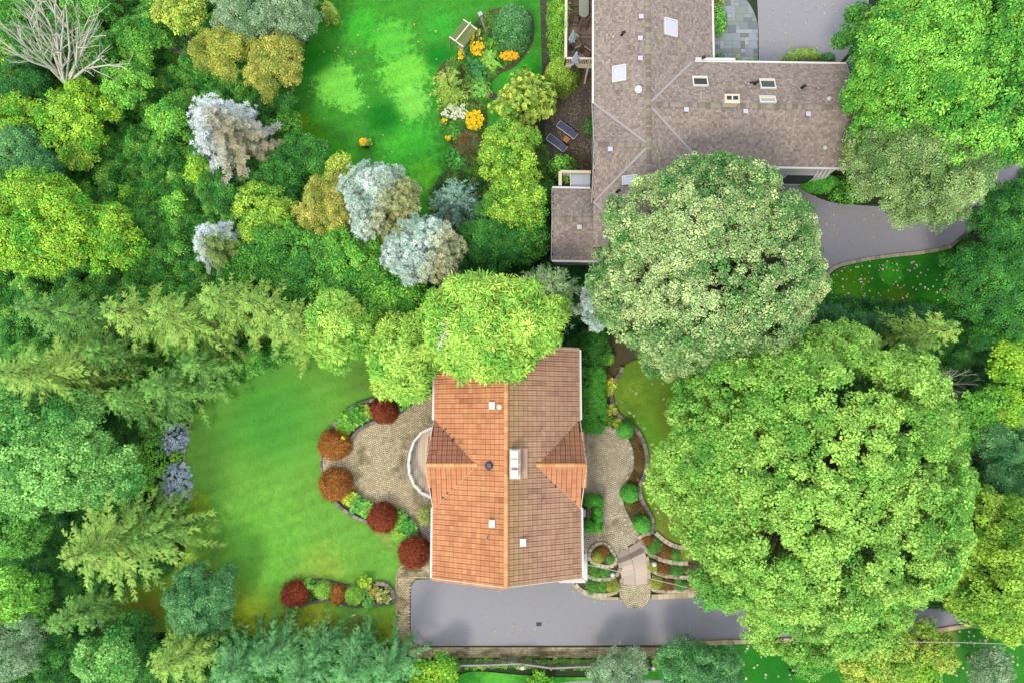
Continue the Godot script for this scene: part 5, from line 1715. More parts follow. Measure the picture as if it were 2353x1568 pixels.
	bed("oval_bed", [[1356, 1286], [1356, 1268], [1370, 1253], [1388, 1250], [1404, 1266], [1413, 1288], [1402, 1299], [1372, 1295]], u + 0.1)
	bed("left_bed_middle", [[1345, 1292], [1380, 1300], [1420, 1292], [1424, 1308], [1408, 1326], [1380, 1330], [1345, 1320]], 0.42)
	bed("left_bed_lower", [[1322, 1338], [1350, 1324], [1395, 1331], [1424, 1318], [1427, 1340], [1410, 1362], [1370, 1364], [1335, 1354]], 0.2)
	# bottom fence
	var fp := [[1056, 1528], [1090, 1528], [1125, 1527], [1150, 1525], [1154, 1520], [1190, 1523], [1200, 1525], [1240, 1530], [1262, 1534], [1300, 1533], [1340, 1531], [1372, 1528], [1420, 1530], [1500, 1532]]
	var fl := curve_px(fp, 1.15, 0.125)
	var ft := thing("board_fence", "weathered grey board fence running behind the creeper hedge", "fence", Vector3(fl[0].x, 0, fl[0].z))
	var fm := [paint(pix(150, 152, 136), 0.9, M.fine_grain, 1.2), paint(pix(130, 134, 120), 0.9, M.fine_grain, 1.2), paint(pix(168, 168, 150), 0.9, M.fine_grain, 1.2)]
	for i in fl.size() - 1:
		var a := fl[i] - ft.position
		var b := fl[i + 1] - ft.position
		var d := (b - a).normalized() * 0.008
		var hgt := 1.15 + R(-0.02, 0.02)
		part(ft, "board", unit_box, fm[rng.randi() % 3], bar(Vector3(a.x, hgt * 0.5, a.z) + d, Vector3(b.x, hgt * 0.5, b.z) - d, 0.025, hgt))
		if i % 16 == 0:
			part(ft, "post", unit_block, M.silver_wood, bar(Vector3(a.x, 0, a.z + 0.07), Vector3(a.x, 1.24, a.z + 0.07), 0.1, 0.1))
		if i % 16 == 0 and i + 16 < fl.size():
			var e := fl[i + 16] - ft.position
			part(ft, "rail", unit_block, M.silver_wood, bar(Vector3(a.x, 1.17, a.z), Vector3(e.x, 1.17, e.z), 0.1, 0.04))

# ---------------------------------------------------------------- furniture and small things
func build_furniture():
	# loungers
	var lg := make_lounger("blue-grey cushioned sun lounger nearer the house, on the dark cobbles")
	var p := spot(1303, 298, 0.35)
	lg.position = Vector3(p.x, 0.03, p.z)
	lg.rotation.y = -0.66
	var l2 := lg.duplicate()
	l2.name = numbered("sun_lounger")
	add_child(l2)
	p = spot(1279, 328, 0.35)
	l2.position = Vector3(p.x, 0.03, p.z)
	l2.set_meta("label", "blue-grey cushioned sun lounger beside the lime shrub, below the other one")
	var st := thing("side_table", "small square orange-brown slatted table between the two sun loungers", "side table", Vector3.ZERO)
	p = spot(1301, 320, 0.45)
	st.position = Vector3(p.x, 0.03, p.z)
	st.rotation.y = -0.66
	for i in 5:
		part(st, "slat", unit_block, M.teak, place(Vector3(0, 0.43, (i - 2) * 0.088), 0, Vector3(0.44, 0.025, 0.078)))
	for s in [[-1, -1], [1, -1], [-1, 1], [1, 1]]:
		part(st, "leg", unit_box, M.teak, place(Vector3(s[0] * 0.18, 0.21, s[1] * 0.18), 0, Vector3(0.05, 0.42, 0.05)))
	# dining set on the raised deck
	var fl := 2.8
	var tt := thing("dining_table", "long grey-green oval table with a parasol hole on the raised deck", "table", Vector3.ZERO)
	p = spot(1341, 8, fl + 0.73)
	tt.position = Vector3(p.x, fl, p.z)
	var oval := PackedVector2Array()
	for i in 40:
		var a := TAU * i / 40.0
		oval.append(Vector2(cos(a) * 0.37, sin(a) * 0.37 + (0.72 if sin(a) > 0 else -0.72)))
	part(tt, "tabletop", slab(oval, 0.70, 0.735), M.table_top)
	part(tt, "parasol_hole", lathe([[0.035, 0.734], [0.035, 0.742], [0.0, 0.742]], 10), M.dark, Transform3D(Basis(), Vector3(0, 0, 0.8)))
	for s in [[-1, -1], [1, -1], [-1, 1], [1, 1]]:
		part(tt, "leg", unit_box, M.brown_wood, place(Vector3(s[0] * 0.25, 0.35, s[1] * 0.8), 0, Vector3(0.07, 0.7, 0.07)))
	var ch := make_chair()
	var spots := [[1322, 40, PI / 2, "dark slatted dining chair on the parasol side, nearest the table's rounded end"], [1322, 20, PI / 2, "dark slatted dining chair on the parasol side, second from the table's rounded end"], [1321, 3, PI / 2, "dark slatted dining chair on the parasol side, farthest from the table's rounded end"], [1362, 32, -PI / 2, "dark slatted dining chair between the table and the roof, nearest the rounded end"], [1363, 10, -PI / 2, "dark slatted dining chair between the table and the roof, farther from the rounded end"], [1341, 53, PI, "dark slatted dining chair standing at the rounded end of the oval table"]]
	for i in spots.size():
		var s: Array = spots[i]
		var c: Node3D = ch if i == 0 else ch.duplicate()
		if i > 0:
			c.name = numbered("dining_chair")
			add_child(c)
		p = spot(s[0], s[1], fl + 0.6)
		c.position = Vector3(p.x, fl, p.z)
		c.rotation.y = s[2]
		c.set_meta("label", s[3])
	# lounge chairs, folded parasols and their tables
	var ad := make_deck_chair("brown slatted armchair on the raised deck, turned towards the lower parasol")
	p = spot(1346, 122, fl + 0.5)
	ad.position = Vector3(p.x, fl, p.z)
	ad.rotation.y = 0.95
	var a2 := ad.duplicate()
	a2.name = numbered("deck_armchair")
	add_child(a2)
	p = spot(1326, 98, fl + 0.5)
	a2.position = Vector3(p.x, fl, p.z)
	a2.rotation.y = 2.05
	a2.set_meta("label", "brown slatted armchair on the raised deck, between the two folded parasols")
	make_parasol(spot(1320, 82, fl + 2.0), spot(1313, 68, fl + 2.0), fl, M.aqua_cloth, "folded pale aqua parasol by the deck railing, nearer the dining table")
	make_parasol(spot(1330, 134, fl + 2.0), spot(1318, 114, fl + 2.0), fl, M.blue_cloth, "folded pale blue parasol by the deck railing, nearer the armchairs")
	for q in [[1322, 84, "small round glass table under the aqua parasol"], [1331, 134, "small round glass table under the pale blue parasol"]]:
		p = spot(q[0], q[1], fl + 0.5)
		var rt := thing("round_table", q[2], "table", Vector3(p.x, fl, p.z))
		part(rt, "tabletop", lathe([[0.0, 0.48], [0.26, 0.48], [0.27, 0.5], [0.26, 0.52], [0.0, 0.52]], 20), paint(pix(160, 164, 140), 0.2))
		for k in 3:
			part(rt, "leg", unit_box, M.dark, bar(Vector3(cos(k * 2.094) * 0.2, 0, sin(k * 2.094) * 0.2), Vector3(cos(k * 2.094) * 0.1, 0.48, sin(k * 2.094) * 0.1), 0.03, 0.03))
	# garden swing with a mossy canopy
	var sw := thing("garden_swing", "grey wooden garden swing with a mossy green canopy on the north lawn", "garden swing", Vector3.ZERO)
	p = spot(1064, 75, 1.9)
	sw.position = Vector3(p.x, 0, p.z)
	sw.rotation.y = 0.92
	for i in 8:
		var s := -0.56 + i * 0.16
		part(sw, "canopy_slat", unit_block, M.moss_wood, Transform3D(Basis(Vector3.RIGHT, 0.3 * signf(s)), Vector3(0, 1.95 - absf(s) * 0.3, s)).scaled_local(Vector3(1.62, 0.025, 0.15)))
	part(sw, "ridge_beam", unit_block, M.pale_bark, bar(Vector3(-0.95, 2.03, 0), Vector3(0.95, 2.03, 0), 0.09, 0.1))
	for e in [-0.88, 0.88]:
		part(sw, "end_beam", unit_block, M.pale_bark, bar(Vector3(e, 1.84, -0.68), Vector3(e, 1.84, 0.68), 0.09, 0.08))
		for s in [-0.64, 0.64]:
			part(sw, "post", unit_block, M.silver_wood, bar(Vector3(e, 0, s * 1.25), Vector3(e, 1.84, s), 0.09, 0.09))
	for i in 4:
		part(sw, "seat_slat", unit_block, M.silver_wood, place(Vector3(0, 0.5, -0.2 + i * 0.12), 0, Vector3(1.3, 0.03, 0.1)))
	part(sw, "seat_back", unit_block, M.silver_wood, place(Vector3(0, 0.8, -0.3), 0, Vector3(1.3, 0.4, 0.04)))
	# weathered post in the flower bed
	var bp := thing("nesting_post", "leaning grey wooden post topped by a small nesting box in the yellow flower bed", "post", Vector3.ZERO)
	p = spot(1118, 78, 0.2)
	bp.position = p - Vector3(0, 0.2, 0)
	part(bp, "post", unit_block, M.silver_wood, bar(Vector3.ZERO, Vector3(-0.42, 1.7, -0.55), 0.13, 0.13))
	var nb := part(bp, "nesting_box", unit_block, M.silver_wood, Transform3D(Basis(Vector3.UP, 0.5) * Basis.from_scale(Vector3(0.26, 0.3, 0.24)), Vector3(-0.44, 1.84, -0.58)))
	part(nb, "lid", unit_block, paint(pix(196, 200, 204), 0.8), place(Vector3(0, 0.56, 0), 0, Vector3(1.25, 0.1, 1.3)))
	# planters on the lawn and in the bed
	var pl := thing("flower_planter", "black tub on the north lawn with an orange-yellow flower head", "planter", Vector3.ZERO)
	p = spot(841, 330, 0.4)
	pl.position = Vector3(p.x, 0, p.z)
	part(pl, "tub", lathe([[0.0, 0.0], [0.2, 0.0], [0.29, 0.4], [0.31, 0.42], [0.27, 0.42], [0.26, 0.36], [0.0, 0.35]], 18), M.black)
	var fh := Crown.new()
	for i in 90:
		var a := i * 2.39996
		var r := 0.27 * sqrt(i / 90.0)
		fh.put(rng.randi() % 2, Transform3D(aim(Vector3(cos(a) * r * 2.5, 1, sin(a) * r * 2.5), R(0, 6), R(0.8, 1.2)), Vector3(cos(a) * r - 0.22, 0.66 - r * r * 2.0, sin(a) * r - 0.1)), hue(leaf_color([255, 214, 50]), leaf_color([250, 184, 40]), R(0, 1), 1.0))
	plant_crown(fh, pl, "flowers", "flower")
	var fg := Crown.new()
	for i in 16:
		fg.put(rng.randi() % 2, Transform3D(aim(Vector3(R(-0.4, 0.4), 1, R(-0.4, 0.4)), R(0, 6), R(0.55, 0.8)), Vector3(0.12 + R(-0.2, 0.2), 0.45 + R(0, 0.1), R(-0.22, 0.1))), hue(leaf_color([150, 200, 70]), leaf_color([90, 160, 50]), R(0, 1), 1.0))
	plant_crown(fg, pl, "leaves", "hosta")
	part(pl, "inner_pot", lathe([[0.1, 0.42], [0.12, 0.52], [0.1, 0.52], [0.09, 0.45]], 14), paint(pix(120, 126, 128), 0.6), Transform3D(Basis(), Vector3(0.08, 0, 0.14)))
	for q in [[1118, 222, 0.19, "round terracotta pot on the dark slab beside the white flowers"], [1128, 218, 0.14, "smaller terracotta pot behind the round one by the white flowers"]]:
		p = spot(q[0], q[1], 0.3)
		var pot := thing("terracotta_pot", q[3], "plant pot", Vector3(p.x, 0, p.z))
		part(pot, "pot", lathe([[0.0, 0.0], [q[2] * 0.7, 0.0], [q[2], 0.28], [q[2] * 1.12, 0.3], [q[2] * 1.12, 0.34], [q[2] * 0.95, 0.34], [q[2] * 0.85, 0.26]], 18), M.terracotta)
		part(pot, "potting_soil", lathe([[q[2] * 0.86, 0.26], [0.0, 0.27]], 14), M.soil)
	var sl := spot(1142, 224, 0.05)
	single("stone_slab", "dark square slab lying beside the terracotta pots", "slab", bevel_box(Vector3(0.75, 0.06, 0.6), 0.02), paint(pix(74, 76, 84), 0.85, M.fine_grain, 1.0), place(Vector3(sl.x, 0.05, sl.z)))
	# chairs in the shade at the south-west
	var pc := make_frame_chair("pale square-framed garden chair at the forest edge, the topmost of three")
	p = spot(235, 1392, 0.45)
	pc.position = Vector3(p.x, 0, p.z)
	pc.rotation.y = 0.15
	var q2 := [[222, 1424, 2.6, "brownish square-framed garden chair at the forest edge, the middle one of three"], [228, 1443, 0.6, "pale square-framed garden chair at the forest edge, the lowest of three"]]
	for q in q2:
		var c := pc.duplicate()
		c.name = numbered("garden_chair")
		add_child(c)
		p = spot(q[0], q[1], 0.45)
		c.position = Vector3(p.x, 0, p.z)
		c.rotation.y = q[2]
		c.set_meta("label", q[3])
	# white stones on the moss
	for q in [[783, 1389, 0.22, 0.14, 0.4, "small white stone beside the island bed's south wall"], [811, 1413, 0.3, 0.11, 0.25, "longer white stone on the moss south of the island bed"]]:
		p = spot(q[0], q[1], 0.05)
		single("white_stone", q[5], "stone", bevel_box(Vector3(q[2], 0.1, q[3]), 0.04), M.white, place(Vector3(p.x, 0.05, p.z), q[4]))
	# globe lamps
	for q in [[1407, 1319, 1.0, 0.16, "white globe lamp in the bed left of the entrance steps"], [1503, 1295, 1.0, 0.18, "white globe lamp in the bed right of the entrance steps"], [1200, 1533, 1.45, 0.14, "white globe lamp on the board fence, nearer the bright lime shrub"], [1501, 1533, 1.45, 0.14, "white globe lamp at the fence end beside the blue-green shrub"]]:
		p = spot(q[0], q[1], q[2])
		var lp := thing("globe_lamp", q[4], "lamp", Vector3(p.x, 0, p.z))
		part(lp, "post", unit_box, M.dark, bar(Vector3.ZERO, Vector3(0, q[2] - 0.1, 0), 0.06, 0.06))
		part(lp, "collar", lathe([[0.07, q[2] - 0.14], [0.09, q[2] - 0.08], [0.0, q[2] - 0.06]], 10), M.dark)
		var gl := SphereMesh.new()
		gl.radius = q[3]
		gl.height = q[3] * 2.0
		gl.radial_segments = 20
		gl.rings = 10
		part(lp, "globe", gl, paint(pix(250, 250, 248), 0.2), Transform3D(Basis(), Vector3(0, q[2] + 0.06, 0)))
	# drain grate
	p = spot(1238, 1433, 0.02)
	var dg := thing("drain_grate", "dark rectangular drain grate set in the driveway", "drain", Vector3(p.x, 0.014, p.z))
	part(dg, "frame", bevel_box(Vector3(0.38, 0.012, 0.27), 0.004), paint(pix(74, 74, 88), 0.7))
	for i in 6:
		part(dg, "grate_bar", unit_box, M.black, place(Vector3(-0.14 + i * 0.056, 0.008, 0), 0, Vector3(0.02, 0.01, 0.22)))
	# garden hose
	var hp := [[984, 938], [972, 944], [967, 958], [970, 972], [980, 975], [984, 962], [977, 954], [969, 963], [973, 978], [983, 978], [987, 968], [982, 956], [975, 960], [976, 976], [984, 984], [988, 994]]
	var hl := curve_px(hp, 0.07, 0.06)
	single("garden_hose", "beige garden hose lying in loops on the pavers by the house wall", "hose", tube(hl, 0.022, 6), M.hose)
	# heat pump inside the U-shaped hedge
	p = spot(1342, 1178, UP_PATH + 0.8)
	var hpmp := thing("heat_pump", "white-topped heat pump standing in the hollow of the U-shaped hedge", "heat pump", Vector3(p.x, UP_PATH, p.z))
	part(hpmp, "casing", bevel_box(Vector3(0.42, 0.8, 0.75), 0.06), M.dark, place(Vector3(0, 0.4, 0)))
	part(hpmp, "top_cover", bevel_box(Vector3(0.26, 0.06, 0.5), 0.03), paint(pix(206, 214, 222), 0.5), place(Vector3(-0.02, 0.83, 0)))
	part(hpmp, "fan_grille", lathe([[0.0, 0.0], [0.26, 0.0], [0.28, 0.03], [0.2, 0.04], [0.0, 0.05]], 18), M.metal, Transform3D(Basis(Vector3.BACK, -PI / 2), Vector3(0.21, 0.42, 0)))
	# television aerial
	var at := spot(1018, 770, 9.2)
	var ae := thing("television_aerial", "silver roof aerial with many rods above the bright green tree", "aerial", Vector3(at.x, 0, at.z))
	var e0 := spot(1031, 744, 9.2) - ae.position
	var e1 := spot(1005, 801, 9.2) - ae.position
	part(ae, "mast", tube(PackedVector3Array([Vector3(0, 0, 0), Vector3(0, 9.2, 0)]), 0.03, 6), M.metal)
	part(ae, "boom", unit_box, M.white, bar(e0, e1, 0.05, 0.05))
	var bd := (e1 - e0).normalized()
	var sd := Vector3(bd.z, 0, -bd.x)
	if sd.x < 0:
		sd = -sd
	for i in 11:
		var t := i / 10.0
		var c := e0.lerp(e1, t * t * 0.35 + t * 0.65) + Vector3.UP * 0.035
		var r := lerpf(0.95, 0.22, pow(t, 0.6))
		part(ae, "rod", unit_box, M.white, bar(c - sd * r * 0.55, c + sd * r, 0.024, 0.024))
	part(ae, "brace", unit_box, M.white, bar(e0 + sd * 0.9 + Vector3.UP * 0.04, e0 + bd * 1.0 + sd * 0.5 + Vector3.UP * 0.04, 0.022, 0.022))
	# cables
	for q in [[1347, 1296, 4.4, 1690, 1376, 5.4, "thin pale service cable running from the balcony corner to the big tree"], [2090, 1474, 5.6, 2420, 1484, 5.6, "thin pale cable stretched across the south lawn at the east edge"]]:
		var a := spot(q[0], q[1], q[2])
		var b := spot(q[3], q[4], q[5])
		var pts := PackedVector3Array()
		for i in 25:
			var t := i / 24.0
			pts.append(a.lerp(b, t) - Vector3.UP * 0.25 * 4.0 * t * (1.0 - t))
		single("overhead_cable", q[6], "cable", tube(pts, 0.022, 5), paint(pix(226, 222, 206), 0.6))
	# dark tubs on the south lawn
	for q in [[2101, 1508, 0.28, "round black compost tub on the south lawn east of the bare twigs"], [1823, 1540, 0.24, "round black tub with a pale lid fragment on the south lawn under the big tree"]]:
		p = spot(q[0], q[1], 0.35)
		var tb := thing("compost_tub", q[3], "tub", Vector3(p.x, 0.06, p.z))
		part(tb, "tub", lathe([[0.0, 0.0], [q[2] * 0.85, 0.0], [q[2], 0.4], [q[2] * 0.9, 0.42], [q[2] * 0.82, 0.3], [0.0, 0.26]], 16), M.black)
		part(tb, "handle", unit_block, M.silver_wood if q[2] < 0.26 else M.dark, place(Vector3(q[2] * 0.2, 0.36, -q[2] * 0.3), 0.5, Vector3(0.14, 0.03, 0.1)))

func make_lounger(label: String) -> Node3D:
	var t := thing("sun_lounger", label, "sun lounger", Vector3.ZERO, "sun loungers on the dark cobbles")
	for s in [-0.27, 0.27]:
		part(t, "side_rail", unit_block, M.white, place(Vector3(0, 0.28, s), 0, Vector3(1.72, 0.06, 0.045)))
	for s in [[-0.7, -0.25], [-0.7, 0.25], [0.7, -0.25], [0.7, 0.25]]:
		part(t, "leg", unit_box, M.white, place(Vector3(s[0], 0.14, s[1]), 0, Vector3(0.05, 0.28, 0.05)))
	part(t, "seat_cushion", bevel_box(Vector3(0.98, 0.07, 0.5), 0.025), M.slate_cloth, place(Vector3(-0.35, 0.34, 0)))
	part(t, "back_cushion", bevel_box(Vector3(0.7, 0.07, 0.5), 0.025), M.slate_cloth, Transform3D(Basis(Vector3.BACK, 0.14), Vector3(0.5, 0.385, 0)))
	for k in [-0.66, -0.34, -0.02]:
		part(t, "cushion_seam", unit_box, paint(pix(66, 70, 96), 0.9), place(Vector3(k, 0.372, 0), 0, Vector3(0.012, 0.012, 0.48)))
	part(t, "head_bar", unit_box, M.white, place(Vector3(0.86, 0.3, 0), 0, Vector3(0.04, 0.05, 0.5)))
	part(t, "foot_bar", unit_box, M.white, place(Vector3(-0.86, 0.3, 0), 0, Vector3(0.04, 0.05, 0.5)))
	return t

func make_chair() -> Node3D:      # its back is towards -x ... the sitter looks along +z before turning
	var t := thing("dining_chair", "", "chair", Vector3.ZERO, "dining chairs round the oval table")
	for i in 5:
		part(t, "seat_slat", unit_block, M.brown_wood, place(Vector3(0, 0.44, -0.18 + i * 0.09), 0, Vector3(0.46, 0.025, 0.078)))
	for s in [-0.22, 0.22]:
		part(t, "leg", unit_box, M.brown_wood, place(Vector3(s, 0.22, 0.2), 0, Vector3(0.045, 0.44, 0.045)))
		part(t, "leg", unit_box, M.brown_wood, bar(Vector3(s, 0, -0.22), Vector3(s, 0.9, -0.28), 0.045, 0.045))
		part(t, "armrest", unit_block, M.brown_wood, place(Vector3(s * 1.12, 0.64, -0.02), 0, Vector3(0.06, 0.03, 0.48)))
	for i in 3:
		part(t, "back_slat", unit_block, M.brown_wood, place(Vector3(0, 0.58 + i * 0.13, -0.25 - i * 0.01), 0, Vector3(0.42, 0.08, 0.02)))
	return t

func make_deck_chair(label: String) -> Node3D:
	var t := thing("deck_armchair", label, "armchair", Vector3.ZERO, "slatted armchairs on the raised deck")
	for i in 6:
		part(t, "seat_slat", unit_block, M.brown_wood, place(Vector3(0, 0.36 + i * 0.012, -0.25 + i * 0.1), 0, Vector3(0.54, 0.025, 0.088)))
	for i in 6:
		part(t, "back_slat", unit_block, M.brown_wood, bar(Vector3(-0.23 + i * 0.092, 0.36, -0.28), Vector3(-0.23 + i * 0.092, 0.92, -0.56), 0.082, 0.025))
	for s in [-0.34, 0.34]:
		part(t, "armrest", unit_block, paint(pix(146, 120, 100), 0.75), place(Vector3(s, 0.58, -0.02), 0, Vector3(0.12, 0.03, 0.72)))
		part(t, "leg", unit_box, M.brown_wood, place(Vector3(s, 0.29, 0.28), 0, Vector3(0.06, 0.57, 0.06)))
		part(t, "leg", unit_box, M.brown_wood, place(Vector3(s, 0.29, -0.3), 0, Vector3(0.06, 0.57, 0.06)))
	part(t, "back_rail", unit_block, M.brown_wood, place(Vector3(0, 0.8, -0.53), 0, Vector3(0.6, 0.06, 0.03)))
	return t

func make_frame_chair(label: String) -> Node3D:
	var t := thing("garden_chair", label, "chair", Vector3.ZERO, "square-framed chairs at the forest edge")
	var m := paint(pix(232, 226, 206), 0.6)
	for s in [-0.24, 0.24]:
		part(t, "armrest", unit_block, m, place(Vector3(s, 0.62, 0), 0, Vector3(0.05, 0.035, 0.5)))
		part(t, "leg", unit_box, m, place(Vector3(s, 0.31, 0.23), 0, Vector3(0.045, 0.62, 0.045)))
		part(t, "leg", unit_box, m, place(Vector3(s, 0.31, -0.23), 0, Vector3(0.045, 0.62, 0.045)))
	part(t, "back_rail", unit_block, m, place(Vector3(0, 0.8, -0.25), 0, Vector3(0.5, 0.05, 0.04)))
	part(t, "front_rail", unit_block, m, place(Vector3(0, 0.6, 0.25), 0, Vector3(0.5, 0.05, 0.045)))
	part(t, "seat", unit_block, M.dark, place(Vector3(0, 0.4, 0), 0, Vector3(0.44, 0.04, 0.44)))
	return t

func make_parasol(foot: Vector3, tip: Vector3, fl: float, m: Material, label: String):
	var base := Vector3((foot.x + tip.x) * 0.5, fl, (foot.z + tip.z) * 0.5)
	var t := thing("folded_parasol", label, "parasol", base)
	part(t, "pole", unit_box, M.dark, bar(Vector3.ZERO, Vector3(0, 2.3, 0), 0.045, 0.045))
	part(t, "foot_plate", lathe([[0.0, 0.0], [0.24, 0.0], [0.22, 0.06], [0.0, 0.07]], 18), M.dark)
	var st := begin()
	var n := 16
	for k in n:
		var a0 := TAU * k / n
		var a1 := TAU * (k + 1) / n
		var r0 := 0.3 if k % 2 == 0 else 0.17
		var r1 := 0.3 if k % 2 == 1 else 0.17
		var lo0 := Vector3(cos(a0) * r0, 1.05, sin(a0) * r0)
		var lo1 := Vector3(cos(a1) * r1, 1.05, sin(a1) * r1)
		var hi0 := Vector3(cos(a0) * 0.05, 2.25, sin(a0) * 0.05)
		var hi1 := Vector3(cos(a1) * 0.05, 2.25, sin(a1) * 0.05)
		quad(st, lo0, lo1, hi1, hi0)
		for p in [hi0, hi1, Vector3(0, 2.36, 0)]:
			st.add_vertex(p)
	part(t, "cloth", done(st), m)
	part(t, "tie", lathe([[0.2, 1.35], [0.2, 1.41]], 14), M.white)

# ---------------------------------------------------------------- plants of the gardens
func flower_patch(called: String, label: String, px: float, py: float, rx: float, ry: float, h: float, fl: Array, n: int, base := 0.0, green = [92, 170, 60], s := 1.0):
	var c := spot(px, py, base + h)
	var k := mpp(c)
	var t := thing(called, label, "flowers", Vector3(c.x, base, c.z))
	var gr := Crown.new()
	var fw := Crown.new()
	var g1 := leaf_color(green)
	var g2 := leaf_color([green[0] * 0.6, green[1] * 0.7, green[2] * 0.7])
	for i in int(rx * ry * k * k * 60.0) + 6:
		var a := R(0, TAU)
		var q := sqrt(R(0, 1))
		var p := Vector3(cos(a) * q * rx * k, h * R(0.4, 0.95) * (1.0 - 0.3 * q), sin(a) * q * ry * k)
		gr.put(rng.randi() % 2, Transform3D(aim(Vector3(R(-0.4, 0.4), 1, R(-0.4, 0.4)), R(0, TAU), R(0.7, 1.1)), p), hue(g1, g2, R(0, 1), R(0.8, 1.2)))
	var f1 := leaf_color(fl[0])
	var f2 := leaf_color(fl[1])
	for i in int(n * 0.5):
		var a := R(0, TAU)
		var q := sqrt(R(0, 1))
		var f := 0.85 + 0.3 * noise.get_noise_2d(cos(a) * 2.0 + px, sin(a) * 2.0)
		var p := Vector3(cos(a) * q * rx * k * f, h * R(0.92, 1.12) * (1.0 - 0.25 * q), sin(a) * q * ry * k * f)
		fw.put(rng.randi() % 2, Transform3D(aim(Vector3(R(-0.3, 0.3), 1, R(-0.3, 0.3)), R(0, TAU), s * R(0.7, 1.2)), p), hue(f1, f2, R(0, 1), R(0.9, 1.1)))
	plant_crown(gr, t, "leaves", "small")
	plant_crown(fw, t, "flowers", "flower")

func perennial(called: String, label: String, category: String, px: float, py: float, rpx: float, h: float, kind: String, c1: Array, c2: Array, n: int, s := 1.0, base := 0.0, squash := 1.0):
	var c := spot(px, py, base + h * 0.6)
	var r := rpx * mpp(c)
	var t := thing(called, label, category, Vector3(c.x, base, c.z))
	var cr := Crown.new()
	var k1 := leaf_color(c1)
	var k2 := leaf_color(c2)
	for i in n:
		var a := i * 2.39996 + R(-0.3, 0.3)
		var q := sqrt((i + 0.5) / n)
		var p := Vector3(cos(a) * q * r, h * (1.0 - 0.55 * q * q) * R(0.75, 1.1), sin(a) * q * r * squash)
		cr.put(rng.randi() % L[kind].size(), Transform3D(aim(Vector3(cos(a) * q * 0.6 + R(-0.3, 0.3), 1, sin(a) * q * 0.6 + R(-0.3, 0.3)), R(0, TAU), s * R(0.7, 1.25)), p), hue(k1, k2, R(0, 1), R(0.85, 1.15)))
	plant_crown(cr, t, "leaves", kind)

